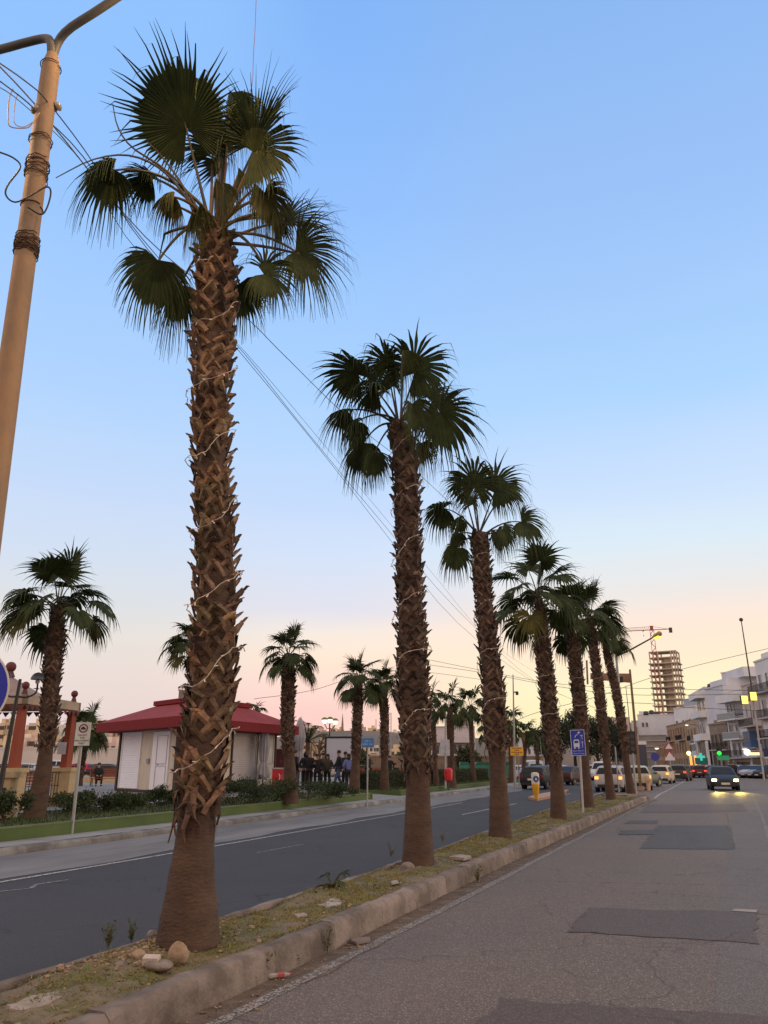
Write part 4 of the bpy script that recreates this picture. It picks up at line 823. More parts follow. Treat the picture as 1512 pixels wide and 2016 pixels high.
g.build('jib', CRG, cr); g = MB(); g.tube([ct, ct-jd*9.5], .25, 4); g.tube([ct+UP*1.8, ct-jd*8], .1, 4); g.build('counter_jib', CRN, cr)
MB().box(ct-jd*9-UP*.6,(1.6,1.6,2.4)).build('counterweight', DRK, cr); MB().box(ct+UP*.9,(1.6,1.6,2.2)).build('cabin', CRN, cr)
g = MB(); g.tube([ct+jd*4.2-UP*.1, ct+jd*4.2-UP*2.6], .04, 4); g.box(ct+jd*4.2-UP*.3,(.9,.5,.4)); g.box(ct+jd*4.2-UP*2.8,(.4,.3,.5)); g.build('hook', DRK, cr)
# the street front, far to near
house('apartment_building','wide blank grey white block below the unfinished tower',1256,252,1332,252,1408,20,PLW,[(.10,.16,.78,.86),(.20,.26,.78,.86),(.12,.15,.5,.6)],extra=(('roof_room',.05,.45,-12,-2,1.0,1.08,PLW),('rooftop_plant',.42,.6,-10,-4,1.001,1.07,DRK)))
house('apartment_building','pale pinkish block at the far left end of the street front',1228,270,1256,270,1424,15,PNK,grid(3,3,.35,.5))
house('apartment_building','grey end block with dark wall left of the gantry pole',1244,262,1258,262,1420,12,PLW,grid(1,3))
house('apartment_building','bluish rooftop block with small upper windows behind the white bay house',1347,240,1376,236,1378,14,BLW,grid(5,1,.55,.6,z0=.72,z1=.9)+grid(4,1,.5,.6,z0=.4,z1=.6),group=BGRP)
house('apartment_building','cream block with glazed balconies above the tan terrace',1328,215,1372,205,1396,14,PLW2,[(.05,.15,.66,.8),(.35,.45,.66,.8),(.5,.62,.66,.8),(.05,.15,.42,.56),(.35,.6,.42,.56)],[(.0,.8,.62,1.2,'glass'),(.0,.8,.40,1.2,'glass')],BGRP)
house('warehouse','low grey building with long horizontal bands at the far street end',1258,235,1312,233,1449,14,mat('banded_grey',(.26,.24,.22),.85,scale=.3),[],(),None,extra=tuple(('band',0,1,.002,.25,z,z+.03,mat('pale_band',(.42,.38,.35),.8)) for z in (.35,.52,.68,.84)))
# tan limestone terrace receding along the street
house('terrace_house','low tan limestone wing with tall dark windows at the left end of the terrace',1290,212,1328,198,1467,12,TAN,grid(9,1,.35,.78,z0=.5,z1=.98)+grid(9,1,.35,.8,z0=.02,z1=.45),(),BGRP,gm_=SHOPD,fm=TAN)
house('terrace_house','tall tan limestone terrace with two rows of narrow windows and stone balconies',1313,200,1352,180,1431,14,TAN,grid(7,3,.34,.62,z0=.02,z1=.98),[(.1,.35,.66,.8,'rail'),(.6,.9,.66,.8,'rail')],BGRP,gm_=SHOPD,fm=TAN)
house('terrace_house','right part of the tan terrace with pale boxed balcony and taller roof',1352,179,1378,160,1421,14,mat('pale_tan',(.44,.32,.21),.9,scale=.6,col2=(.34,.24,.15),bump=.3,bscale=3),[(.1,.2,.66,.82),(.34,.44,.66,.82),(.6,.7,.66,.82),(.1,.2,.36,.52),(.34,.44,.36,.52),(.7,.8,.36,.52),(.08,.2,.05,.25),(.4,.52,.05,.25),(.75,.87,.05,.25)],[(.6,.95,.30,1.0,'boxwhite'),(.2,.5,.6,.7,'rail')],BGRP,gm_=SHOPD,fm=TAN)
# tall white building: receding bay side + blank gable
house('apartment_building','tall white building with stacked corner bays and blank grey gable',1372,158,1391,148,1364,5,PLW2,[(.35,.6,.70,.86),(.35,.6,.44,.60),(.1,.25,.70,.86),(.1,.25,.44,.6),(.72,.9,.70,.86)],[(.05,.9,.67,1.4,'solid'),(.05,.9,.40,1.4,'solid'),(.05,.9,.90,1.4,'solid')],BGRP,extra=(('glass_bay',.08,.9,.002,.6,.03,.38,GLS),('column',.0,.07,.5,.9,0,.38,PLW2),('column',.93,1.,.5,.9,0,.38,PLW2)))
house('apartment_building','blank pale grey gable wall rising beside the corner bays',1391,148,1427,140,1358,12,PLW,[],(),BGRP,extra=(('roof_room',.0,.9,-9,-1,1.0,1.09,PLW),('roof_room',.3,1.2,-11,-3,1.09,1.2,PLW)))
house('apartment_building','white stepped penthouse block on the skyline left of the right corner house',1424,165,1448,163,1326,10,PLW,[(.2,.32,.9,.94)],(),BGRP); house('apartment_building','white penthouse block directly left of the flagpole top wall',1451,162,1496,158,1325,10,PLW,[(.55,.63,.90,.94)],(),BGRP)
house('townhouse','old weathered stone house with carved arches behind the green traffic light',1397,139,1432,134,1428,9,TAN2,[(.08,.2,.56,.8),(.3,.42,.56,.8),(.55,.67,.56,.8),(.8,.92,.56,.8),(.08,.2,.08,.4),(.3,.42,.08,.4),(.55,.67,.08,.4)],[(.02,.98,.5,.6,'rail')],BGRP,gm_=SHOPD,fm=TAN2,extra=(('parapet',.35,1.,-.5,.1,1.02,1.09,TAN2),))
house('apartment_building','white house with rounded glazed balconies on three floors',1427,133,1464,127,1365,11,PLW2,[(.12,.25,.70,.84),(.32,.45,.70,.84),(.5,.95,.70,.84),(.1,.3,.46,.6),(.45,.6,.46,.6),(.15,.35,.24,.38),(.45,.6,.24,.38),(.7,.85,.24,.38)],[(.0,1.,.66,1.5,'glass'),(.1,1.,.43,1.3,'glass'),(-.05,1.05,.21,1.5,'rail'),(.0,1.,.88,1.4,'solid')],BGRP,extra=(('shop_front',.08,.9,.002,.06,.01,.16,SHOPD),('column',.05,.1,.5,.8,0,.19,WHT),('column',.35,.4,.5,.8,0,.19,WHT)))
house('townhouse','narrow pink cream house with blue enclosed balcony',1463,125,1492,119,1352,10,PNK,[(.12,.22,.66,.78),(.42,.52,.62,.78),(.72,.82,.66,.78),(.75,.9,.34,.5)],[(-.02,1.0,.54,1.1,'rail'),(.15,.62,.28,1.0,'boxblue')],BGRP,extra=(('shop_awning',.05,.9,.002,1.0,.20,.225,WHT),('shop_front',.08,.9,.002,.06,.01,.19,SHOPD),('arch_mould',.1,.7,.003,.15,.475,.5,TAN2)))
house('townhouse','tall grey house at the right edge with arched upper windows and navy lower bay',1490,116,1540,108,1305,12,PLW2,[(.1,.22,.76,.88),(.4,.5,.76,.88),(.1,.25,.52,.66),(.4,.55,.52,.66)],[(-.1,.9,.72,1.1,'rail'),(-.02,.9,.50,1.1,'rail'),(.0,.9,.33,1.1,'rail'),(.1,.8,.17,.9,'boxnavy')],BGRP,extra=(('roof_room',.0,.9,-8,-1,1.0,1.08,PLW2),('shop_front',.08,.9,.002,.06,.01,.15,SHOPD)))
# shop fittings that glow
GLOWY = mat('lit_sign_warm', (.9,.85,.45), .5, emit=.9, var=0); GLOWW = mat('lit_globe', (1.,.92,.72), .5, emit=1.6, var=0); GLOWG = mat('lit_green', (.02,.8,.06), .5, emit=1.1, var=0); GLOWC = mat('lit_teal', (.06,.5,.38), .5, emit=.8, var=0)
def lampbox(px, py, d, w, h, m, name, label, cat, r=False):
    c = P(px,py,d); g = MB()
    if r: g.ball(c, w/2, 12)
    else: g.box(c,(w,.12,h),Matrix.Rotation(YAW,3,'Z'))
    return tag(g.build(name, m), label, cat)
lampbox(1471,1481,112,.8,.8,GLOWW,'globe_lamp','round white glowing lamp hanging before the shop awning','lamp',True)
lampbox(1486,1484,111,1.5,.35,GLOWY,'shop_sign','lit yellow shop sign strip under the awning','sign')
# pharmacy cross
c = P(1380,1490,130); t = thing('pharmacy_sign','glowing teal cross sign above the traffic queue','sign',(c.x,c.y,0)); g = MB(); Mz = Matrix.Rotation(YAW,3,'Z'); g.box(c,(.35,.15,1.1),Mz); g.box(c+RIGHT*.37,(.4,.15,.35),Mz); g.box(c-RIGHT*.37,(.4,.15,.35),Mz); g.build('cross', GLOWC, t); MB().box(c-UP*.6,(1.9,.10,.9),Mz).build('panel', mat('teal_panel',(.05,.25,.22),.5), t)
# twin floodlights on a mast (right)
c = P(1480,1372,95); t = thing('floodlight_mast','pale flag mast with two glowing yellow floodlights at its middle','floodlight',Vector((P(1500,1505,95).x,P(1500,1505,95).y,0)))
top = P(1459,1220,95); mid = P(1481,1362,95); bot = Vector((P(1500,1505,95).x,P(1500,1505,95).y,0))
MB().tube([bot, mid], .10, 8).build('lower_pole', mat('pole_grey',(.4,.38,.36),.6), t); MB().tube([mid, top], [.09,.05], 8).build('mast', DRK, t); MB().ball(top, .22, 8).build('finial', DRK, t)
for k, (x, y) in enumerate(((1465,1378),(1482,1371))):
    q = P(x,y,94.5); h = MB().box(q,(.75,.3,.95),Mz).build('lamp_head', DRK, t); MB().box(q-FWD*.17,(.66,.06,.86),Mz).build('lens', mat('flood_lens',(1.,.80,.16),.4,emit=1.25,var=0), h)
MB().tube([P(1462,1384,95), P(1490,1372,95)], .06, 6).build('crossbar', DRK, t)
# street lamp with arm over the road, lit
c0 = P(1232,1505,50); c0.z = 0; t = thing('street_lamp','lit sodium street lamp whose long arm reaches right above the last palm','street lamp',c0)
hh = P(1213,1292,50); MB().tube([c0, Vector((hh.x,hh.y,hh.z))], [.11,.07], 8).build('pole', GALV, t); e = P(1287,1254,47); MB().tube([hh, P(1240,1280,49), e], [.06,.05,.04], 8).build('arm', DRK, t)
d = (e-P(1240,1280,49)).normalized(); h = MB().tube([e-d*.05, e+d*.1, e+d*.6, e+d*.72], [.06,.13,.15,.06], 10).build('lamp_head', mat('lamp_housing',(.45,.30,.10),.5), t)
MB().tube([e+d*.1-UP*.09, e+d*.58-UP*.10], .10, 10).build('lens', mat('sodium_lens2',(1.,.62,.08),.4,emit=1.6,var=0), h)
ld = bpy.data.lights.new('street_lamp_light','SPOT'); ld.energy = 220; ld.color = (1,.62,.26); ld.spot_size = radians(150); ld.spot_blend = .5; ld.shadow_soft_size = .15
lo = bpy.data.objects.new('street_lamp_light', ld); C.objects.link(lo); lo.location = e+d*.35-UP*.25-c0; lo.parent = t
for (x,y,d_,lb) in ((1352,1427,150,'small lit street lamp before the tan terrace roof'),(1293,1473,120,'small lit street lamp low over the traffic near the blue round sign'),(1466,1474,105,'small lit street lamp leaning in front of the balcony with railings')):
    c = P(x,y,d_); t = thing('street_lamp', lb, 'street lamp', (c.x+2,c.y+1,0)); MB().tube([(c.x+2,c.y+1,0),(c.x+2,c.y+1,c.z-.3),(c.x+1.2,c.y+.6,c.z+.1),(c.x,c.y,c.z)], .07, 6).build('pole', GALV, t)
    MB().lathe(c, [(.30,0),(.42,.02),(.30,.16),(.05,.22)], 10).build('lamp_head', GALV, t); MB().lathe(c-UP*.1, [(.28,.09),(.2,-.03),(.02,-.06)], 10).build('lens', GLOWW, t)
lampbox(1356,1483,140,.7,.7,mat('lit_amber',(1.,.80,.32),.5,emit=2.5,var=0),'amber_lamp','brilliant amber lamp glowing above the traffic queue','lamp',True)
for x in (1361,1370): lampbox(x,1502,135,.35,2.2,mat('lit_doorway',(1.,.5,.13),.5,emit=.9,var=0),'lit_doorway','%s orange lit doorway strip behind the traffic queue' % ('left' if x == 1361 else 'right'),'doorway light')
# traffic signals
def signal(px, py, d, label, lit=None, facing=True):
    c = P(px,py,d); t = thing('traffic_light', label, 'traffic light', (c.x,c.y,0)); MB().tube([(c.x,c.y,0),(c.x,c.y,c.z-.5)], .06, 8).build('pole', GALV, t); Mz = Matrix.Rotation(YAW,3,'Z')
    h = MB().box(c,(.38,.3,1.1),Mz).build('housing', BLK, t); MB().box(c+FWD*.17,(.62,.03,1.25),Mz).build('backboard', BLK, t)
    for k in range(3):
        q = c-FWD*.16+UP*(.34-.34*k); MB().lathe(q, [(.12,0),(.13,.03)], 12, Matrix((RIGHT,UP,-FWD)).transposed()).build('lens', GLOWG if lit == k else DRK, h)
    return t
signal(1243,1462,47.5,'dark traffic light with wide backboard beside the gantry pole'); signal(1418,1484,100,'traffic light showing green before the old stone house',2)
c = P(1416,1483,99.0); o = MB().ball(c, .24, 12).build('green_lamp', GLOWG); tag(o,'round bright green glowing lamp beside the traffic light housing','lamp')
c = P(1424,1492,99.5); o = MB().box(c,(1.3,.1,.5),Mz).build('shop_sign', mat('green_sign',(.03,.25,.12),.5,emit=.3)); tag(o,'small green shop sign under the green light','sign')
# warning triangles pole
c = P(1317,1478,80); t = thing('road_sign','post with two red rimmed warning triangles and white plate','road sign',(c.x,c.y,0)); MB().tube([(c.x,c.y,0),(c.x,c.y,c.z+1)], .05, 8).build('post', GALV, t); RED = mat('sign_red', (.42,.02,.02), .5)
for k, zc in enumerate((P(1317,1470,80).z, P(1317,1487,80).z)):
    for s, m_, o_ in ((.55,RED,0),(.36,WHT,-.02)): q = Vector((c.x,c.y,zc))-FWD*(.06-o_); MB().prism([q-RIGHT*s-UP*s*.55, q+RIGHT*s-UP*s*.55, q+UP*s*.85], -FWD*.015).build('triangle' if m_ == RED else 'inner_triangle', m_, t)
q = Vector((c.x,c.y,P(1317,1494,80).z))-FWD*.07; MB().box(q,(.9,.03,.28),Mz).build('plate', WHT, t)
c = P(1289,1490,85); t = thing('road_sign','round blue direction sign behind the beige hatchback','road sign',(c.x,c.y,0)); MB().tube([(c.x,c.y,0),c],.05,8).build('post',GALV,t); MB().lathe(c-FWD*.05,[(.42,0),(.42,.03)],24,Matrix((RIGHT,UP,-FWD)).transposed()).build('face', mat('violet_blue',(.04,.05,.3),.5), t)
# sign gantry seen from behind
gb = G(1262,1556,.02); t = thing('sign_gantry','brown steel gantry pole carrying a horizontal panel towards the left','gantry',gb); d = hd(gb)
MB().tube([gb, P(1240,1318,d)], [.13,.09], 4).build('pole', RUST, t); MB().box(gb+UP*.12,(.40,.40,.24)).build('footing', mat('pink_concrete',(.42,.27,.22),.85), t)
q0, q1, q2, q3 = P(1242,1326,d), P(1242,1344,d), P(1163,1337,d+1), P(1163,1325,d+1); MB().prism([q0,q1,q2,q3], FWD*.12).build('panel', mat('rust_panel',(.30,.16,.10),.7), t); MB().tube([P(1155,1300,d+1), P(1157,1347,d+1)], .08, 4).build('drop_post', RUST, t)
MB().box(P(1221,1338,d-.3),(.35,.35,.35)).build('junction_box', BLK, t)
c = P(1263,1497,62); t = thing('advert_column','tall dark blue advertising column with white cap beside the gantry pole','sign',(c.x,c.y,0)); z1, z0 = P(1263,1466,62).z, P(1263,1530,62).z
MB().box((c.x,c.y,(z0+z1)/2),(.75,.3,z1-z0),Mz).build('body', mat('navy_panel',(.012,.02,.05),.25,spec=.7), t); MB().box((c.x,c.y,z1+.12),(.85,.34,.24),Mz).build('cap', WHT, t); MB().box((c.x,c.y,z0/2),(.12,.12,z0),Mz).build('foot', BLK, t)
# white reflective bollard at the median end, thin poles, second column
bb = G(1277,1556,.0); t = thing('bollard','pinkish white rounded bollard standing at the median end','bollard',bb); s = hd(bb)/1514; MB().lathe(bb,[(.12,0),(.13,.1),(.17,.65),(.16,.85),(.08,.95)],14).build('body', mat('bollard_white',(.62,.42,.30),.5), t); MB().lathe(bb+UP*.55-FWD*.165,[(.07,0),(.1,.01)],14,Matrix((RIGHT,UP,-FWD)).transposed()).build('disc', mat('amber_disc',(.5,.28,.1),.5), t)
for x, y0, y1, lb in ((1252,1556,1460,'thin pale post left of the gantry pole'),(1219,1560,1470,'thin dark post beside the silver hatchback'),(1060+10,1530,1440,'slim lamp post before the dark evergreen trees')):
    b = G(x,y0,.15); MB_ = MB().tube([b, P(x-8,y1,hd(b))], .04, 6).build('post', GALV); tag(MB_, lb, 'post')
# bus lane sign
sb = G(1148,1600,SOIL); t = thing('bus_lane_sign','blue bus lane sign on a grey pole before the fifth palm','road sign',sb); d = hd(sb)-.06
tl, tr, bl, br = P(1123,1438,d), P(1149,1437,d), P(1127,1487,d), P(1153,1487,d)
MB().tube([sb, P(1139,1440,d+.08)], .035, 10).build('pole', mat('pole_light',(.42,.42,.40),.5), t)
cx = (tl+tr+bl+br)/4; rt = (tr-tl).normalized(); up = (tl-bl).normalized(); w = (tr-tl).length; h = (tl-bl).length; nn = rt.cross(up).normalized(); nn = nn if nn.dot(-cx) > 0 else -nn
BL2 = mat('bus_sign_blue',(.012,.035,.36),.4,var=.1); LET = mat('sign_lettering',(.62,.66,.72),.5)
def rectp(c, rt, up, w, h): return [c-rt*w/2-up*h/2, c+rt*w/2-up*h/2, c+rt*w/2+up*h/2, c-rt*w/2+up*h/2]
MB().prism(rectp(cx,rt,up,w+.03,h+.03), -nn*.02).build('border', LET, t); MB().prism(rectp(cx+nn*.004,rt,up,w,h), -nn*.003).build('face', BL2, t)
def s2(u, v, k=.009): return cx+rt*u*w+up*v*h+nn*k
g = MB(); g.prism([s2(-.34,-.17),s2(.10,-.17),s2(.10,.06),s2(.04,.13),s2(-.28,.13),s2(-.34,.06)], nn*.002); g.prism([s2(-.32,-.24),s2(-.22,-.24),s2(-.22,-.17),s2(-.32,-.17)], nn*.002); g.prism([s2(-.02,-.24),s2(.08,-.24),s2(.08,-.17),s2(-.02,-.17)], nn*.002); g.build('bus_symbol', LET, t)
MB().prism([s2(-.27,-.02,.013),s2(.03,-.02,.013),s2(.03,.08,.013),s2(-.27,.08,.013)], nn*.002).build('bus_window', BL2, t)
g = MB(); g.tube([s2(-.20,.20), s2(-.15,.28), s2(.05,.34), s2(.10,.40)], .012, 5); g.prism([s2(-.02,.38),s2(.24,.38),s2(.12,.46)], nn*.002); g.tube([s2(.33,-.2), s2(.33,.02)], .009, 4); g.prism([s2(.25,.0),s2(.41,.0),s2(.33,.06)], nn*.002); g.tube([s2(.33,.12), s2(.33,.3)], .009, 4); g.box(s2(.30,.28),(.06,.02,.03)); g.build('arrows', LET, t)
g = MB()
for i in range(7): g.prism([s2(.19,-.22+i*.08),s2(.205,-.22+i*.08),s2(.205,-.18+i*.08),s2(.19,-.18+i*.08)], nn*.002)
g.build('lane_dashes', LET, t); sheet_text('Give Way To', s2(0,-.33), rt, up, h*.085, LET, t); sheet_text('Buses Turning', s2(0,-.43), rt, up, h*.075, LET, t)
# keep-left bollard on a small island
ib = G(1056,1573,.1); g = MB(); c = G(1062,1571,0); q = [G(x,y,0) for x,y in ((1040,1574),(1058,1577),(1096,1569),(1112,1562),(1120,1558),(1104,1559),(1078,1564),(1054,1569))]
struct(g.prism(q, (0,0,.11)).build('traffic_island', mat('island_kerb',(.42,.26,.18),.85)))
t = thing('bollard','yellow keep left bollard with white top on the small traffic island','bollard',ib)
YEL = mat('bollard_yellow',(.75,.38,.02),.5); MB().lathe(ib,[(.07,0),(.09,.12),(.13,.25),(.17,.55),(.175,.62)],16).build('body', YEL, t, smooth=40); MB().lathe(ib+UP*.62,[(.175,0),(.175,.42),(.15,.47),(.06,.50)],16).build('head', mat('bollard_cream',(.62,.58,.46),.5), t, smooth=40)
q = ib+UP*.84-FWD*.18; MM2 = Matrix((RIGHT,UP,-FWD)).transposed(); MB().lathe(q,[(.13,0),(.13,.01)],20,MM2).build('disc', mat('disc_blue',(.03,.07,.28),.5), t); MB().prism([q-FWD*.012+RIGHT*a_*.085+UP*b_*.085 for a_,b_ in ((-.3,.6),(.3,.6),(.3,0),(.75,0),(0,-.9),(-.75,0),(-.3,0))], -FWD*.004).build('arrow', LET, t)
# except for unloading sign
sb = G(141,1641,FARZ+.006); t = thing('road_sign','white plate reading except for unloading only on a grey post','road sign',sb); d = hd(sb)-.08
MB().tube([sb, P(160,1462,d+.05)], .035, 10).build('post', GALV, t); tl, tr, bl, br = P(150,1422,d), P(180,1422,d), P(146,1468,d), P(176,1468,d)
cx = (tl+tr+bl+br)/4; rt = (tr-tl).normalized(); up = UP; w = (tr-tl).length; h = (tl-bl).length; nn = rt.cross(up).normalized(); nn = nn if nn.dot(-cx) > 0 else -nn
PLT = mat('plate_grey_white',(.50,.50,.46),.5); BLKL = mat('black_lettering',(.02,.02,.02),.6)
MB().prism(rectp(cx,rt,up,w+.02,h+.02), -nn*.02).build('backing', DRK, t); MB().prism(rectp(cx+nn*.004,rt,up,w,h), -nn*.003).build('plate', PLT, t)
q = cx+up*h*.24+nn*.007; M3 = Matrix((rt,up,nn)).transposed(); MB().lathe(q,[(w*.30,0),(w*.30,.002)],24,M3).build('red_ring', mat('sign_dark_red',(.17,.012,.02),.5), t); MB().lathe(q+nn*.003,[(w*.21,0),(w*.21,.002)],24,M3).build('ring_inner', PLT, t)
g = MB(); q2 = q+nn*.007; g.prism([q2+rt*a_*w*.17+up*b_*w*.17 for a_,b_ in ((-.9,-.5),(.9,-.5),(.9,.1),(.5,.2),(.3,.7),(-.5,.7),(-.7,.2),(-.9,.1))], nn*.002); g.build('tow_symbol', BLKL, t)
for k, s in enumerate(('EXCEPT','FOR','UNLOADING','ONLY')): sheet_text(s, cx+up*h*(-.06-.115*k)+nn*.006, rt, up, h*.105, BLKL, t)
# small blue sign
sb = G(723,1578,FARZ+.2); t = thing('information_sign','small pale blue rectangular sign on a thin post by the path opening','sign',sb); d = hd(sb)-.06; MB().tube([sb-UP*.2, P(724,1456,d+.05)], .03, 8).build('post', GALV, t)
cx = P(724.5,1462,d); rt = RIGHT; up = UP; w = 22*d/1514; h = 16*d/1514; MB().prism(rectp(cx,rt,up,w,h), -FWD*.02).build('plate', mat('mid_blue',(.06,.20,.48),.5), t)
MB().prism(rectp(cx+FWD*.022,rt,up,w*1.08,h*1.12), -FWD*.015).build('border', mat('pale_blue_edge',(.3,.38,.45),.5), t)
FAINT = mat('faint_lettering',(.25,.38,.58),.5)
for u_, v_, w_ in ((-.12,.18,.30),(.18,.18,.12),(-.22,-.18,.45),(.26,-.18,.30)): MB().prism(rectp(cx+rt*w*u_+up*h*v_-FWD*.022,rt,up,w*w_,h*.13), -FWD*.002).build('faded_text', FAINT, t)
# camera mast and yellow sign
mb = G(1014,1552,.33); t = thing('camera_mast','tall thin mast with a camera near its top above the yellow sign','mast',mb); d = hd(mb); MB().tube([mb, P(1010,1328,d)], [.07,.03], 8).build('pole', GALV, t); MB().tube([P(1011,1363,d), P(1019,1362,d)], .04, 6).build('bracket', GALV, t); MB().box(P(1018,1365,d),(.14,.14,.18)).build('camera', BLK, t)
yb = G(1022,1552,.33); t = thing('information_sign','yellow rectangular sign with dark lettering right of the camera mast','sign',yb); d = hd(yb)-.3; MB().tube([yb, P(1021,1480,d)], .03, 6).build('post', GALV, t); cx = P(1017.5,1479,d); w = 24*d/1514; h = 15.5*d/1514
MB().prism(rectp(cx,RIGHT,UP,w,h), -FWD*.02).build('plate', mat('sign_yellow',(.72,.40,.03),.5), t)
for k, ww in enumerate((.72,.38,.86,.28)): MB().prism(rectp(cx+UP*h*(.34-.23*k)-FWD*.022,RIGHT,UP,w*ww,h*.10), -FWD*.002).build('faded_text', mat('orange_letter',(.33,.13,.01),.5), t)
# red litter bin, white panel
rb = G(883,1556,.33); t = thing('litter_bin','red litter bin on a post at the hedge','bin',rb); d = hd(rb); MB().tube([rb, rb+UP*1.1], .04, 8).build('post', DRK, t); c = rb+UP*.42-FWD*.18
MB().lathe(c,[(.12,0),(.19,.06),(.22,.45),(.20,.58),(.10,.64)],16).build('bucket', mat('bin_red',(.55,.015,.02),.4), t, smooth=40)
pb_ = G(877,1552,.33); t = thing('notice_board','blank pale grey rectangular board on a slim post above the red bin','sign',pb_); d = hd(pb_)+.3; MB().tube([pb_, P(877,1415,d+.2)], .05, 8).build('post', GALV, t); MB().prism(rectp(P(876,1472,d),RIGHT,UP,18*d/1514,29*d/1514), -FWD*.04).build('board', mat('board_pale',(.50,.50,.54),.6), t)
# ---------------------------------------------------------------- kiosk
cL, c0, = G(227,1557,PLZ), G(346,1564,PLZ)
dk = hd(c0); cR = P(541,1505,dk*1.19); cR.z = PLZ
# square the plan: long side direction from c0 to cR, short side perpendicular-ish
ue = (cR-c0); Wl = ue.length; ue.normalize(); us = (cL-c0); Ws = us.length; us.normalize()
HK = P(350,1434,dk).z-PLZ
kk = thing('kiosk','closed white shuttered kiosk with dark red hipped roof behind the nearest palm','kiosk',c0)
nl = Vector((us.y,-us.x,0)); nl = nl if nl.dot(-c0) > 0 else -nl; nr_ = Vector((ue.y,-ue.x,0)); nr_ = nr_ if nr_.dot(-c0) > 0 else -nr_
cB = cL+(cR-c0); WPAN = mat('kiosk_wall', (.58,.53,.44), .75, scale=2.5, col2=(.48,.43,.35), stretch=(1,1,.3)); WOOD = mat('dark_wood_post', (.055,.032,.022), .7, scale=5); SHUT = mat('shutter_white', (.74,.75,.80), .45, var=.08)
SHUT2 = mat('shutter_cream', (.52,.50,.46), .5, var=.1)
MB().prism([c0+UP*.12, cR+UP*.12, cB+UP*.12, cL+UP*.12], (0,0,HK-.1)).build('wall', WPAN, kk)
MB().prism([p+(p-(c0+cB)/2).normalized()*.05 for p in (c0,cR,cB,cL)], (0,0,.118)).build('plinth', mat('dark_plinth',(.04,.037,.035),.8), kk)
def kpost(o, u, n, x, w, m=WOOD): return MB().obox(o,u,n,x-w/2,x+w/2,-.03,.07,.11,HK).build('post', m, kk)
def kshut(o, u, n, x0, x1, z0, z1, m, pitch=.075):
    f = MB()
    for q in ((x0-.05,x0,z0,z1),(x1,x1+.05,z0,z1),(x0-.05,x1+.05,z1,z1+.05)): f.obox(o,u,n,q[0],q[1],.003,.07,q[2],q[3])
    f = f.build('shutter', m, kk); s = MB(); k = int((z1-z0)/pitch)
    for i in range(k):
        a_, b_ = z0+(z1-z0)*i/k, z0+(z1-z0)*(i+1)/k; q = [o+u*x0+n*.045+UP*a_, o+u*x1+n*.045+UP*a_, o+u*x1+n*.02+UP*(b_-.006), o+u*x0+n*.02+UP*(b_-.006)]; s.quad(*q); s.quad(o+u*x0+n*.02+UP*(b_-.006), o+u*x1+n*.02+UP*(b_-.006), o+u*x1+n*.045+UP*b_, o+u*x0+n*.045+UP*b_)
    s.build('slats', m, f)
kpost(c0,us,nl,.12,.26); kpost(c0,us,nl,Ws-.08,.16); kpost(c0,ue,nr_,.04,.22)
fr = lambda px: (350-px)/(350-233)*Ws*1.0
kshut(c0,us,nl,fr(279),fr(241),.16,HK-.08,SHUT)
dr = MB(); dr.obox(c0,us,nl,fr(334),fr(303),.003,.06,.14,HK-.08); dr = dr.build('door', SHUT, kk)
g = MB(); x0, x1 = fr(332), fr(311)
for z0, z1 in ((.25,1.15),(1.22,HK-.25)):
    for q in ((x0+.05,x0+.075,z0,z1),(x1-.075,x1-.05,z0,z1),(x0+.05,x1-.05,z0,z0+.025),(x0+.05,x1-.05,z1-.025,z1)): g.obox(c0,us,nl,q[0],q[1],.061,.085,q[2],q[3])
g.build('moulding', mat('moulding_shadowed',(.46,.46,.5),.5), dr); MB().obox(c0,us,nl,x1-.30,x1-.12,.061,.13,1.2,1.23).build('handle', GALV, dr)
MB().obox(c0,us,nl,fr(298),fr(293),.003,.07,1.25,1.45).build('meter_box', GALV, kk)
# long side
fl = lambda t_: Wl*t_
def pxl(px):  # fraction along the long side seen at this pixel
    d_ = ray(px,1505); A = Vector((d_.x,d_.y)); o2 = Vector((c0.x,c0.y)); u2 = Vector((ue.x,ue.y)); det = A.x*(-u2.y)+u2.x*A.y; return (A.x*o2.y-A.y*o2.x)/(A.y*u2.x-A.x*u2.y)
xs_ = [pxl(p) for p in (353,362,452,456,501,505,537)]
kshut(c0,ue,nr_,.35,xs_[2]*.33,1.25,HK-.1,SHUT2); MB().obox(c0,ue,nr_,.3,xs_[2]*.36,.003,.03,.15,1.15).build('counter_panel', WPAN, kk)
kshut(c0,ue,nr_,xs_[2]*.42,xs_[2]*.72,1.25,HK-.1,SHUT2); kpost(c0,ue,nr_,xs_[2]*.38,.07); kpost(c0,ue,nr_,xs_[2]*.76,.07)
kpost(c0,ue,nr_,(xs_[2]+xs_[3])/2,.08); kshut(c0,ue,nr_,xs_[3]+.02,xs_[4],.16,HK-.1,mat('shutter_warm',(.46,.43,.42),.5,var=.1),.085)
kpost(c0,ue,nr_,(xs_[4]+xs_[5])/2,.07); kshut(c0,ue,nr_,xs_[5]+.05,xs_[6]-.1,1.25,HK-.1,SHUT2); MB().obox(c0,ue,nr_,xs_[5],xs_[6],.003,.03,.15,1.15).build('counter_panel', WPAN, kk); kpost(c0,ue,nr_,Wl-.05,.1)
MB().obox(c0,ue,nr_,xs_[3]+.5,xs_[4]-.15,.08,.3,.01,.5).build('black_box', BLK, kk)
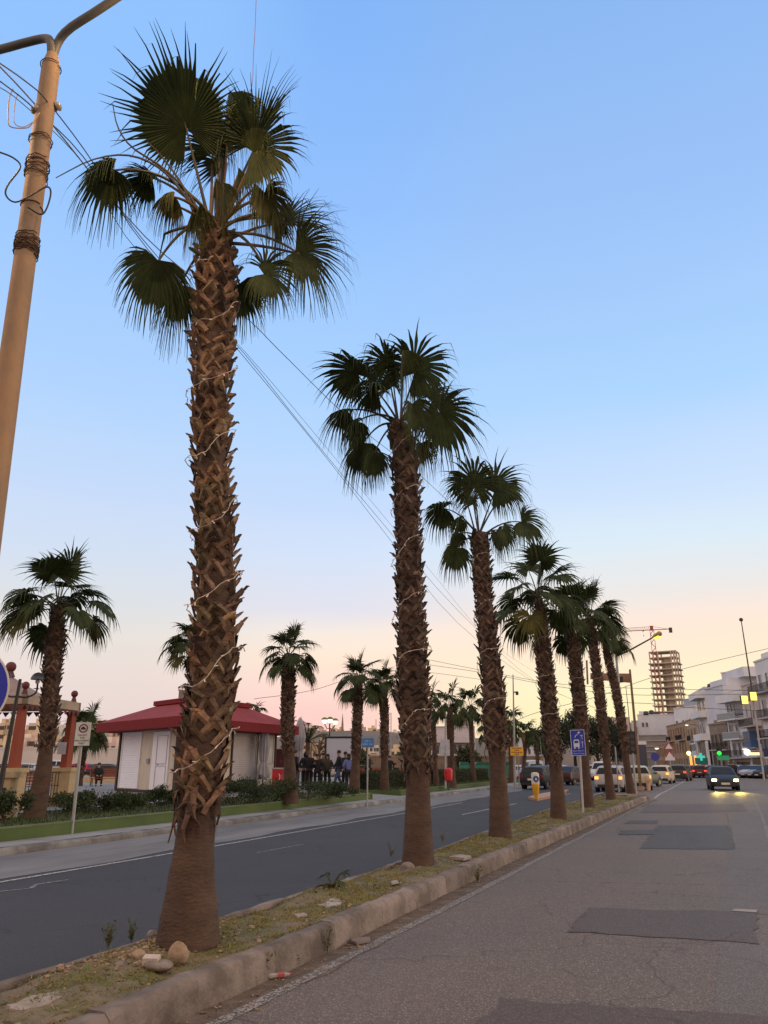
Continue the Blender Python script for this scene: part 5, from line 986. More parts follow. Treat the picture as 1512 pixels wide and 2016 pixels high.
# roof
ov = 1.12; RF = mat('kiosk_red_roof',(.29,.042,.038),.8,spec=.2,detail=9,var=.3,scale=1.4); RF2 = mat('kiosk_red_fascia',(.175,.018,.020),.8,spec=.2,var=.1)
cen = (c0+cB)/2
def outp(p, a_, b_, k): return p+(a_+b_)*k
E_ = [c0-us*ov-ue*ov, cR-us*ov+ue*ov, cB+us*ov+ue*ov, cL+us*ov-ue*ov]; zf0, zf1 = PLZ+HK, PLZ+HK+.42; zr = P(330,1372,dk+1.2).z
Q0 = [Vector((p.x,p.y,zf0)) for p in E_]; Q1 = [Vector((p.x,p.y,zf1)) for p in E_]
f = MB(); f.add(Q0+Q1, [(0,1,5,4),(1,2,6,5),(2,3,7,6),(3,0,4,7),(3,2,1,0)]); f.build('fascia', RF2, kk)
cc = Vector((cen.x,cen.y,0)); T = [Vector((cc.x+(p.x-cc.x)*.47, cc.y+(p.y-cc.y)*.47, zr-.12)) for p in E_]; r_ = MB(); r_.add(Q1+T, [(0,1,5,4),(1,2,6,5),(2,3,7,6),(3,0,4,7)]); r_.build('roof', RF, kk)
T2 = [Vector((cc.x+(p.x-cc.x)*.49, cc.y+(p.y-cc.y)*.49, zr-.10)) for p in E_]; MB().prism(T2, (0,0,.22)).build('ridge_cap', RF2, kk)
ch = P(362,1378,dk+3.2); g = MB(); g.box((ch.x,ch.y,zr+.28),(.38,.38,.4)); v = g.build('roof_vent', mat('vent_grey',(.22,.18,.17),.7), kk)
g = MB(); g.lathe((ch.x,ch.y,zr+.60),[(.42,0),(.36,.05),(.03,.22)],4); g.tube([(ch.x-.2,ch.y-.2,zr+.46),(ch.x-.2,ch.y-.2,zr+.66)],.02,4); g.tube([(ch.x+.2,ch.y-.2,zr+.46),(ch.x+.2,ch.y-.2,zr+.66)],.02,4); g.tube([(ch.x+.2,ch.y+.2,zr+.46),(ch.x+.2,ch.y+.2,zr+.66)],.02,4); g.build('vent_hood', mat('vent_hood_grey',(.16,.14,.14),.6), v)
# closed parasols
PAR = mat('parasol_canvas',(.36,.35,.38),.85,scale=4,col2=(.28,.27,.29))
def parasol(px, py, ytop, label, s=1.):
    b = G(px,py,PLZ); d = hd(b); H = P(px,ytop,d).z; t = thing('closed_parasol',label,'parasol',b,0,'closed parasols beside the kiosk'); MB().tube([b,Vector((b.x,b.y,H))],.03,8).build('pole',DRK,t); MB().lathe(b,[(.28,0),(.28,.07),(.06,.1)],12).build('base',DRK,t)
    prof = [(.03,H),(.10,H-.12),(.20,H-.55),(.24,H-1.1),(.16,H-1.75),(.13,H-1.85),(.22,H-2.1),(.30,H-2.5),(.20,H-2.55)]; vs = []; n = 20; rn = random.Random(px)
    for r, z in prof:
        for k in range(n): rr = r*s*(1+(.22 if k % 2 else -.12)*min(1,(H-z)*.8))*rn.uniform(.93,1.07); vs.append((b.x+rr*cos(2*pi*k/n), b.y+rr*sin(2*pi*k/n), z+(rn.uniform(-.15,.12) if z < H-2.3 else 0)))
    m = len(prof); MB().add(vs,[(i*n+k,(i+1)*n+k,(i+1)*n+(k+1)%n,i*n+(k+1)%n) for i in range(m-1) for k in range(n)]).build('canopy',PAR,t)
parasol(516,1556,1424,'closed pale grey parasol tied up beside the kiosk shutter'); parasol(587,1550,1412,'closed pale grey parasol half hidden behind the palm right of the kiosk',1.15)
# drinks counter and fridge
REDC = mat('drinks_red',(.42,.012,.018),.4,var=.1); DRED = mat('fridge_dark_red',(.09,.008,.012),.3,spec=.6)
b = G(540,1560,PLZ); d = hd(b); t = thing('drinks_counter','bright red drinks counter with white lettering beside the parasol','counter',b); w = 36*d/1514; MB().box(b+RIGHT*.35+UP*.5,(w,.6,1.0),Mz).build('body', REDC, t); MB().box(b+RIGHT*.35+UP*1.03,(w+.06,.66,.06),Mz).build('top', mat('counter_top',(.35,.33,.33),.6), t)
q = b+RIGHT*.35+UP*.66-FWD*.306
MB().tube([q-RIGHT*.14+UP*.14, q-RIGHT*.09+UP*.05, q-RIGHT*.09-UP*.06, q-RIGHT*.14-UP*.14],[.012,.024,.024,.01],6).build('emblem', LET, t)
g = MB()
for k in range(5): g.tube([q+RIGHT*(.0+.06*k)-UP*.10, q+RIGHT*(.01+.06*k)+UP*(.10 if k in (0,2) else .04)],[.016,.012],5)
g.tube([q+RIGHT*.05+UP*.14, q+RIGHT*.14+UP*.18],.012,5); g.build('emblem', mat('dim_white',(.5,.3,.3),.5), t)
b = G(549,1552,PLZ)+FWD*.9; t = thing('drinks_fridge','tall dark red drinks fridge standing behind the red counter','fridge',b); MB().box(b+UP*1.0,(.75,.7,2.0),Mz).build('body', DRED, t); g = MB(); g.lathe(b+UP*1.35-FWD*.36,[(.1,0),(.1,.01)],12,MM2); g.build('emblem', mat('fridge_emblem',(.3,.03,.04),.5), t)
g = MB(); q = b+UP*.55-FWD*.355; g.tube([q+RIGHT*(-.15+.05*k)+UP*(.02*(k%2)) for k in range(8)], .012, 4); g.build('emblem', mat('dim_lettering',(.22,.10,.10),.5), t)
# ---------------------------------------------------------------- pergola
dg_ = 26.5; cg = P(-7,1505,dg_); cg.z = PLZ; ra = 2.0; vd = Vector((cg.x,cg.y,0)).normalized(); lat = Vector((vd.y,-vd.x,0)); th = radians(13)
cor = [cg+lat*ra*cos(th+i*pi/2)+vd*ra*sin(th+i*pi/2) for i in range(4)]   # right, back, left, front
t = thing('pergola','open pavilion with orange red columns, cream plinths and faded tent-like roof','pavilion',cg); ze = P(57,1378,hd(cor[3])).z; ORG = mat('orange_column',(.26,.048,.018),.6,var=.2,scale=3); FN = mat('finial_red',(.13,.03,.025),.6); RFC = mat('faded_roof',(.34,.25,.21),.85,scale=1.5,col2=(.26,.18,.15)); BEAM = mat('beam_cream',(.45,.35,.25),.8)
for i, p in enumerate(cor):
    MB().box(p+UP*.5,(.52,.52,1.0),Mz).build('plinth', CREAM, t); MB().box(p+UP*1.05,(.6,.6,.12),Mz).build('plinth_cap', CREAM, t); MB().box(p+UP*.12,(.6,.6,.24),Mz).build('plinth_base', CREAM, t)
    q = p+UP*1.1; MB().tube([q, Vector((p.x,p.y,ze-.1))], [.17,.13], 4).build('column', ORG, t)
    MB().ball(Vector((p.x,p.y,ze+.40)), .11, 12).build('finial', FN, t); MB().tube([Vector((p.x,p.y,ze+.15)),Vector((p.x,p.y,ze+.33))],[.09,.04],8).build('finial_neck', FN, t)
ev = [cg+(p-cg)*1.12 for p in cor]; q0 = [Vector((p.x,p.y,ze-.12)) for p in ev]; q1 = [Vector((p.x,p.y,ze+.13)) for p in ev]
g = MB()
for i in range(4): a_, b_ = q0[i], q0[(i+1)%4]; u_ = (b_-a_).normalized(); n_ = Vector((u_.y,-u_.x,0)); g.prism([a_,b_,b_-n_*.0+UP*.25,a_+UP*.25], -n_*.12*(1 if n_.dot(a_-cg) > 0 else -1))
g.build('beams', BEAM, t)
ap = Vector((cg.x,cg.y,P(32,1330,dg_).z)); g = MB(); mids = [q.lerp(ap,.5)-UP*.22 for q in q1]; g.add(q1+mids+[ap], [(0,1,5,4),(1,2,6,5),(2,3,7,6),(3,0,4,7),(4,5,8),(5,6,8),(6,7,8),(7,4,8)]); g.build('roof', RFC, t)
g = MB()
for i in range(4):
    a_, b_ = q0[i]-UP*.02, q0[(i+1)%4]-UP*.02; vs = [a_,b_]; k = 12
    for j in range(k): c1, c2 = a_.lerp(b_,j/k), a_.lerp(b_,(j+1)/k); g.add([c1,c2,(c1+c2)/2-UP*.16],[(0,1,2)])
g.build('fringe', FN, t); MB().ball(ap+UP*.25,.16,12).build('apex_ball', FN, t); MB().tube([ap-UP*.05,ap+UP*.2],[.16,.05],10).build('apex_neck', FN, t)
pp = cor[0].lerp(Vector((0,0,cor[0].z)),.008); MB().prism(rectp(P(122,1473,hd(cor[0])-.22),RIGHT,UP,.26,.36), -FWD*.01).build('notice', mat('paper',(.5,.5,.55),.8), t)
MB().box(cg+UP*.22,(2.6,2.6,.12),Mz).build('floor', mat('terracotta',(.22,.07,.05),.8), t)
g = MB(); a_, b_ = cor[3], cor[0]
for i in range(15): p = a_.lerp(b_,(i+1)/16); g.tube([p+UP*.1,p+UP*.98],.012,4)
g.tube([a_+UP*.98,b_+UP*.98],.02,4); g.tube([a_+UP*.15,b_+UP*.15],.02,4); g.tube([a_+UP*.6,b_+UP*.6],.014,4); g.build('railing', BLK, t)
# brick steps
b = G(52,1578,PLZ); t = thing('brick_steps','short flight of red brick steps between the pergola plinths','steps',b); BRS = mat('red_brick_steps',(.20,.075,.05),.85,scale=8,bump=.4)
for k in range(2): MB().box(b+vd*(.35*k+.2)+UP*(.09+.16*k),(1.3,.36,.16),Mz).build('step', BRS, t)
# cream stone pillar with low wall at the left edge
b = P(22,1505,21.5); b.z = PLZ; t = thing('stone_pillar','cream stone pillar with dark plaque and rounded coping at the left edge','pillar',b-RIGHT*.1); w = .42
MB().box(b-RIGHT*.12+UP*.45,(.50,.45,.9),Mz).build('pillar', CREAM, t); MB().box(b-RIGHT*.12+UP*.1,(.62,.56,.2),Mz).build('base', CREAM, t); MB().box(b-RIGHT*.35+UP*.97,(1.1,.58,.14),Mz).build('coping', CREAM, t); MB().box(b-RIGHT*1.1+UP*.42,(1.5,.3,.84),Mz).build('side_wall', CREAM, t)
MB().box(b-RIGHT*.02-FWD*.23+UP*.55,(.17,.02,.26),Mz).build('plaque', BLK, t)
# promenade lamp with dome shades
b = P(4,1505,21.0); b.z = PLZ; tz = P(40,1337,21.0); t = thing('promenade_lamp','black promenade lamp post with two dome shades before the pergola','street lamp',b)
MB().tube([b, b.lerp(Vector((tz.x,tz.y,tz.z)),.5), tz], [.07,.055,.035], 10).build('pole', BLK, t)
dm = mat('dome_grey',(.05,.055,.065),.35,spec=.5)
for (x, y) in ((75,1334),(8,1330)):
    c = P(x,y,21.0); pts = resample([tz.lerp(Vector((b.x,b.y,b.z)),.13), tz.lerp(c,.5)-UP*.45, c-UP*.35, c-UP*.06], 12); a_ = MB().tube(pts, .022, 6).build('arm', BLK, t)
    MB().lathe(c-UP*.05,[(.17,0),(.165,.04),(.14,.10),(.09,.15),(.02,.175)],20).build('shade', dm, a_, smooth=40); MB().ball(c-UP*.1,.055,10).build('bulb', mat('unlit_bulb',(.4,.4,.4),.3), a_); MB().lathe(c-UP*.28,[(.02,0),(.09,.01),(.02,.03)],10).build('collar', BLK, a_)
# triple globe lamp, lit
b = G(650,1545,PLZ); d = hd(b)+6; b = P(650,1505,d); b.z = PLZ; t = thing('globe_lamp','black post with three lit white globe lamps above the white screen','street lamp',b); tz = P(649,1425,d); MB().tube([b,tz],[.08,.05],8).build('pole',BLK,t)
for x, y in ((639,1419),(650,1418),(660,1421)):
    c = P(x,y,d); a_ = MB().tube([tz-UP*.3, (tz+c)/2-UP*.45, c-UP*.2], .03, 6).build('arm', BLK, t); MB().ball(c,.19,12).build('globe', GLOWW, a_); MB().lathe(c+UP*.06,[(.24,0),(.2,.1),(.1,.17),(.02,.19)],14).build('hood', mat('hood_olive',(.18,.2,.05),.5), a_)
# white screen board
d = 44.; t = thing('projection_screen','large blank white screen in a black frame behind the people','screen',Vector((P(668,1505,d).x,P(668,1505,d).y,PLZ)))
a_, b_ = P(643,1452,d), P(696,1452,d); z0, z1 = P(668,1507,d).z, P(668,1453,d).z; c = (a_+b_)/2; w = (b_-a_).length; MB().prism(rectp(Vector((c.x,c.y,(z0+z1)/2)),RIGHT,UP,w,z1-z0), FWD*.03).build('panel', mat('screen_white',(.50,.52,.60),.6,var=.03), t)
g = MB(); zc = (z0+z1)/2
for s in (-1,1): q = Vector((c.x,c.y,0))+RIGHT*s*(w/2+.04); g.tube([q+UP*PLZ,q+UP*(z1+.04)],.05,6)
g.tube([Vector((c.x,c.y,z1+.04))-RIGHT*(w/2+.04),Vector((c.x,c.y,z1+.04))+RIGHT*(w/2+.04)],.05,6); g.tube([Vector((c.x,c.y,z0))-RIGHT*(w/2),Vector((c.x,c.y,z0))+RIGHT*(w/2)],.04,6); g.build('frame', BLK, t)
# ---------------------------------------------------------------- benches, railing, wall
BSL = mat('bench_slats',(.25,.075,.035),.6,scale=6)
def bench(b, rz, label, grp='slatted benches on the promenade'):
    t = thing('park_bench', label, 'bench', b, rz, grp)
    s = MB(); [s.box((0,-.22+.12*i,.44),(1.7,.10,.035)) for i in range(4)]; s.build('seat', BSL, t, world=False)
    s = MB(); [s.box((0,.26+.035*i,.56+.12*i),(1.7,.03,.10)) for i in range(4)]; s.build('backrest', BSL, t, world=False)
    for x in (-.75,.75): MB().tube([(x,-.34,0),(x,-.22,.2),(x,-.26,.42),(x,.2,.41),(x,.36,.98)],.025,6).build('leg', BLK, t, world=False); MB().tube([(x,.2,.41),(x,.28,.2),(x,.4,0)],.025,6).build('leg', BLK, t, world=False)
    return t
BN = bench(G(206,1548,PLZ)+Vector((0,0,0)), YAW+.15+.35, 'red slatted bench with a seated dark figure left of the kiosk')
dup(BN, 'red slatted bench seen through the pergola railing', P(62,1505,36).xy.to_3d()+UP*PLZ, YAW+.4)
for k, (x, dd, lb) in enumerate(((735,52,'red slatted bench behind the small blue sign'),(772,53,'red slatted bench left of the second median palm trunk'),(800,54,'red slatted bench behind the second median palm trunk'),(752,60,'red slatted bench farther back between the two thin promenade palms'))): dup(BN, lb, P(x,1505,dd).xy.to_3d()+UP*PLZ, YAW+.05*k)
# promenade railing and low wall
def railing(xa, da, xb, db, label):
    a_, b_ = P(xa,1505,da), P(xb,1505,db); a_.z = b_.z = PLZ; L = (b_-a_).length; t = thing('promenade_railing', label, 'railing', a_)
    u_ = (b_-a_).normalized(); n_ = Vector((u_.y,-u_.x,0)); MB().obox(a_,u_,n_,0,L,-.2,.2,.0,.35).build('base_wall', CREAM, t); k = int(L/1.7); g = MB()
    for i in range(k+1): p = a_+u_*L*i/k; g.tube([p+UP*.35,p+UP*1.15],.05,4)
    g.tube([a_+UP*1.13,b_+UP*1.13],.035,4); g.tube([a_+UP*.5,b_+UP*.5],.03,4); q = MB(); m_ = int(L/.22)
    for i in range(m_): p = a_+u_*L*i/m_; q.tube([p+UP*.5,p+UP*1.12],.016,3)
    g.build('rails', RUST, t); q.build('bars', DRK, t)
railing(-60,64,236,60,'red brown railing on a low cream wall behind the pergola and bench'); railing(700,66,860,74,'dark railing behind the benches in the middle distance')
house('boundary_wall','long cream boundary wall beyond the parked cars on the left',-80,122,330,118,1474,.5,mat('wall_cream_far',(.62,.57,.52),.9,scale=.2,col2=(.54,.49,.44)),corn=.05)
house('stone_wall','long low rough stone wall behind the hedge',668,92,1070,100,1491,.6,mat('rough_stone',(.26,.19,.13),.95,scale=1.2,col2=(.15,.11,.08),bump=.8,bscale=3),corn=.05)
# green clothes banks
for x, lb in ((914,'slim green recycling bin left of the third median palm'),(949,'wide dark green recycling bin beside the third median palm'),(999,'pale green recycling bin right of the third median palm')):
    b = P(x,1505,76); b.z = PLZ; t = thing('recycling_bin', lb, 'bin', b, 0, 'green recycling bins by the stone wall'); w = .8 if x != 949 else 1.2; GB = mat('bin_green',(.03,.18,.12),.5); MB().prism([b+RIGHT*a_*w-FWD*.5+UP*c_ for a_,c_ in ((-.5,.1),(.5,.1),(.56,1.2),(-.56,1.2))], FWD*1.0).build('body', GB, t); MB().prism([b+RIGHT*a_*w-FWD*.55+UP*c_ for a_,c_ in ((-.6,1.2),(.6,1.2),(.45,1.42),(-.45,1.42))], FWD*1.1).build('lid', mat('bin_green_dark',(.02,.10,.07),.5), t)
# ---------------------------------------------------------------- shrubs, hedges, trees
SHR = mat('shrub_leaf',(.050,.075,.022),.7,scale=3,col2=(.022,.035,.012),vcol=True,trans=.2); SHST = mat('shrub_stem',(.06,.045,.03),.9)
def shrub(b, w, d_, h, label, seed, leaf=.05, n=1500, group=None, m=None, name='shrub', cat='shrub', yaw=0., leafr=.45):
    rn = random.Random(seed); t = thing(name, label, cat, b, 0, group); g = MB(); st = MB(); lob = [(rn.uniform(-.36,.36)*w, rn.uniform(-.36,.36)*d_, rn.uniform(.35,.72)*h, rn.uniform(.22,.36)) for _ in range(max(6,int(w*5)))]
    c, s = cos(yaw), sin(yaw)
    for i in range(n):
        lx, ly, lz, lr = rn.choice(lob); a = rn.uniform(0,6.28); e = math.asin(rn.uniform(-1,1)); r = lr*(rn.random()**.4)*rn.uniform(.7,1.25)
        x, y, z = lx+cos(a)*cos(e)*r*w*.6, ly+sin(a)*cos(e)*r*d_*.8, lz+sin(e)*r*h*1.1
        if z < .02: z = rn.uniform(.02,.3*h)
        p = b+Vector((x*c-y*s, x*s+y*c, z)); d = Vector((rn.uniform(-1,1),rn.uniform(-1,1),rn.uniform(-.2,1.2))).normalized(); q = d.cross(Vector((rn.uniform(-1,1),rn.uniform(-1,1),rn.uniform(-1,1)))).normalized(); L = leaf*rn.uniform(.6,1.4); k = rn.uniform(.55,1.4); g.tint = (k,k*rn.uniform(.9,1.1),k*.9)
        g.add([p-q*L*.02, p+d*L*.5+q*L*leafr*.5, p+d*L, p+d*L*.5-q*L*leafr*.5],[(0,1,2,3)])
    for lx, ly, lz, lr in lob: e_ = Vector((lx*c-ly*s, lx*s+ly*c, lz)); st.tube([b+e_*.05, b+Vector((e_.x*.5,e_.y*.5,lz*.5)), b+e_], [.010,.007,.003], 4)
    g.build('foliage', m or SHR, t); st.build('stem', SHST, t); return t
HG = 'dark shrubs in the planted strip beside the road'
spots = [(128,1602,1.7,.55,'dense dark shrub just right of the left promenade palm'),(168,1600,1.5,.5,'dark shrub behind the unloading sign post'),(205,1597,1.7,.5,'wide feathery shrub right of the unloading sign post'),(248,1594,1.5,.45,'loose shrub in front of the kiosk shutter'),(312,1588,1.3,.5,'small shrub in front of the kiosk door'),(455,1585,2.2,.85,'tall dense shrub just right of the nearest palm trunk'),(500,1584,2.2,.85,'dense rounded shrub below the wide kiosk shutter'),(540,1580,1.8,.75,'dense shrub in front of the red counter'),(605,1576,2.4,.7,'bushy shrub in front of the two hooded figures'),(640,1574,1.8,.6,'low loose shrub before the people by the screen'),(672,1572,1.8,.55,'feathery low shrub left of the small blue sign palm'),(8,1622,1.3,.7,'small leafy shrub at the left edge by the cream pillar')]
for i, (x, y, w, h, lb) in enumerate(spots): b = G(x,y,.33); shrub(b, w*.95, w*.7, h*1.05, lb, i+50, .065, 2600, HG, yaw=YAW)
shrub(G(345,1588,.33), 1.2, 1.2, .7, 'low dark shrub half hidden behind the nearest palm foot', 71, .07, 900, HG)
HED = mat('hedge_leaf',(.05,.06,.02),.75,scale=2,col2=(.028,.035,.012),vcol=True,trans=.15)
for i, (y0, lb) in enumerate(((38.5,'clipped hedge section starting right of the path opening'),(43.5,'clipped hedge section left of the red litter bin'),(49,'clipped hedge section behind the red litter bin'),(55,'clipped hedge section left of the third median palm'),(61,'clipped hedge section farthest along the road'))):
    rn = random.Random(i); b = Vector((-14.9,y0,.33)); t = thing('hedge', lb, 'hedge', b, 0, 'clipped hedges beside the road'); g = MB(); L_ = 5.2
    for k in range(2600):
        f_ = rn.random(); x = rn.uniform(-.45,.45); z = rn.uniform(0,.85); y = rn.uniform(0,L_)
        if f_ < .40: x = .45+rn.uniform(-.06,.04)
        elif f_ > .90: y = rn.uniform(-.08,.05) if f_ < .96 else L_+rn.uniform(-.05,.08)
        elif f_ < .75: z = .85+rn.uniform(-.08,.05)
        p = b+Vector((x,y,z)); d = Vector((rn.uniform(-1,1),rn.uniform(-1,1),rn.uniform(-.3,1))).normalized(); q = d.cross(Vector((rn.uniform(-1,1),rn.uniform(-1,1),.3))).normalized(); s = rn.uniform(.05,.11); k_ = rn.uniform(.6,1.4); g.tint = (k_,k_,k_); g.add([p,p+d*s*.5+q*s*.3,p+d*s,p+d*s*.5-q*s*.3],[(0,1,2,3)])
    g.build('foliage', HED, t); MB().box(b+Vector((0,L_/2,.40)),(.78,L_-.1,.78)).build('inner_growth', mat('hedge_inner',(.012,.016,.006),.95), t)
g = MB(); rn = random.Random(9)
for i in range(16000):
    y = rn.uniform(4,72); 
    if 33.1 < y < 37.3: continue
    x = rn.uniform(-16.1,-12.6); p = Vector((x,y,.33)); a_ = rn.uniform(0,6.28); h_ = rn.uniform(.04,.12); k = rn.uniform(.6,1.3); g.tint = (k,k,k); q = Vector((cos(a_),sin(a_),0))*.02; g.add([p-q,p+q,p+Vector((rn.uniform(-.05,.05),rn.uniform(-.05,.05),h_))],[(0,1,2)])
struct(g.build('grass', mat('strip_grass',(.055,.09,.02),.8,scale=1,col2=(.04,.06,.015),vcol=True)), 'stuff')
# evergreen trees in the middle distance
EVG = mat('evergreen_leaf',(.035,.045,.02),.8,scale=1,col2=(.018,.024,.012),vcol=True,trans=.1)
def tree(px, dist, ytop, wpx, label, seed, name='tree', n=5200, m=EVG, grp='dark trees beyond the junction', bare=False, leaf=.34):
    rn = random.Random(seed); b = P(px,1505,dist); b.z = 0; H = P(px,ytop,dist).z; w = wpx*dist/1514/2; t = thing(name, label, 'tree', b, 0, grp); g = MB(); g.tube([b,b+UP*H*.4,b+UP*H*.8],[.3,.2,.06],7)
    br = []
    for i in range(14):
        a = rn.uniform(0,6.28); z0 = H*rn.uniform(.25,.7); e = Vector((cos(a)*w*rn.uniform(.4,.9), sin(a)*w*rn.uniform(.4,.9), z0+H*rn.uniform(.05,.3))); br.append(b+e); g.tube([b+UP*z0, b+UP*z0+(e-UP*z0)*.5+UP*.2, b+e],[.1,.06,.02],5)
        if bare:
            for _ in range(9): q = b+UP*z0+(e-UP*z0)*rn.uniform(.3,1); dd = Vector((rn.uniform(-1,1),rn.uniform(-1,1),rn.uniform(.1,1.3)))*w*.35; g.tube([q,q+dd*.5+Vector((rn.uniform(-.1,.1),0,0)),q+dd],[.03,.02,.008],3)
    g.build('trunk', mat('bark_brown',(.14,.10,.07),.9,scale=4) if bare else SHST, t)
    if not bare:
        f = MB(); 
        for i in range(n):
            c = rn.choice(br) if rn.random() < .8 else b+UP*H*rn.uniform(.6,.95); v = Vector((rn.gauss(0,1),rn.gauss(0,1),rn.gauss(0,.8)))*w*.22; p = c+v
            if p.z > H*1.02: p.z = H*rn.uniform(.85,1)
            d = Vector((rn.uniform(-1,1),rn.uniform(-1,1),rn.uniform(-1,1))).normalized(); q = d.orthogonal().normalized(); s = leaf*rn.uniform(.5,1.2); k = rn.uniform(.5,1.5); f.tint = (k,k,k); f.add([p,p+d*s*.5+q*s*.3,p+d*s,p+d*s*.5-q*s*.3],[(0,1,2,3)])
        f.build('crown', m, t)
    return t
tree(1098,125,1418,62,'dark evergreen tree behind the fourth median palm',1); tree(1133,130,1400,58,'taller dark evergreen tree behind the bus lane sign',2); tree(1178,125,1412,60,'dark evergreen tree between the sixth palm and the bus sign',3); tree(1215,135,1425,56,'dark evergreen tree behind the last two median palms',4); tree(1075,140,1425,44,'evergreen tree behind the black hatchback',5)
tree(925,95,1470,40,'green shrubby tree before the white modern building',7,leaf=.3,m=HED); tree(800,100,1478,40,'olive green tree behind the second median palm',8,leaf=.3,m=HED); tree(712,90,1476,30,'small olive tree right of the white screen',9,leaf=.3,m=HED,n=900)
for i, (x, lb) in enumerate(((628,'bare brown tree left of the globe lamp'),(662,'bare brown tree right of the globe lamp'),(690,'bare brown tree behind the palm left of the blue sign'))): tree(x,95,1438,44,lb,20+i,bare=True,grp='bare trees behind the white screen')
# drooping feathery palm by the parasol
rn = random.Random(77); b = P(606,1505,52); b.z = PLZ; t = thing('palm_tree','low feathery palm right of the second parasol behind the people','palm tree',b,0,'palms on the promenade'); top = P(606,1462,52); MB().tube([b,top],[.2,.15],8).build('trunk',TRK,t)
for i in range(22):
    a_ = i*2.4; el = rn.uniform(-.1,1.2); L = rn.uniform(1.5,2.1); o_ = Vector((cos(a_),sin(a_),0)); end = top+o_*cos(el)*L+UP*(sin(el)*L-.7*cos(el)); pts = bez(top, top+(o_*cos(el)+UP*sin(el))*L*.7+UP*.3, end, 12); g = MB()
    for j in range(1,13):
        d = (pts[j]-pts[j-1]).normalized(); sd_ = d.cross(UP).normalized()
        for s in (-1,1):
            for f_ in (0,.5): p = pts[j].lerp(pts[j-1],f_); l = .42*(1-abs(j/12-.45)); k = rn.uniform(.7,1.5); g.tint = (k*1.3,k*1.2,k); e_ = p+sd_*s*l*.8+d*l*.5-UP*.12*rn.uniform(.2,1.5); g.add([p-d*.02,p+d*.02,e_],[(0,1,2)])
    f = g.build('frond', LEAF, t); MB().tube(pts,[.03-.02*k/12 for k in range(13)],4).build('midrib', PET, f)
GLC = mat('car_glass',(.012,.013,.016),.25,spec=.25)
# ---------------------------------------------------------------- cars
TYR = mat('tyre',(.015,.015,.016),.9); RIM = mat('rim',(.14,.14,.15),.4,metal=.3,var=.1); PLATE = mat('number_plate',(.62,.60,.52),.5); CHR = mat('headlamp_clear',(.45,.47,.5),.15,spec=.8); TRED = mat('tail_red',(.25,.01,.01),.3)
TON = mat('tail_lit',(1.,.05,.03),.4,emit=2.2,var=0); TAM = mat('tail_amber_lit',(1.,.40,.08),.4,emit=1.7,var=0); HON = mat('headlight_lit',(1.,.84,.40),.3,emit=16,var=0); PLAST = mat('black_plastic',(.02,.02,.022),.6)
def paint(name, col, rough=.3): return mat(name, col, .42, var=.05, spec=.3)
TYPES = {
 'hatch': [(-2.0,.74,.62,.66),(-1.97,.80,.80,.86),(-1.88,.84,.92,1.0),(-1.62,.85,.95,1.36),(-1.0,.86,.94,1.46),(0,.86,.92,1.48),(.38,.86,.91,1.43),(1.12,.85,.89,.96),(1.65,.81,.80,.86),(1.93,.72,.66,.70),(2.0,.64,.5,.54)],
 'sedan': [(-2.2,.74,.62,.66),(-2.17,.80,.84,.90),(-2.1,.84,.93,.98),(-1.72,.86,.95,1.02),(-1.05,.87,.94,1.36),(-.3,.87,.92,1.42),(.42,.87,.91,1.38),(1.2,.86,.89,.95),(1.85,.82,.78,.83),(2.15,.72,.64,.68),(2.22,.64,.5,.53)],
 'van': [(-2.1,.78,.7,.75),(-2.08,.86,1.0,1.08),(-2.02,.88,1.05,1.5),(-1.9,.88,1.05,1.78),(-.8,.89,1.04,1.85),(.5,.89,1.02,1.84),(.95,.88,1.0,1.70),(1.55,.86,.98,1.08),(1.9,.82,.85,.9),(2.08,.74,.66,.7),(2.12,.66,.5,.54)]}
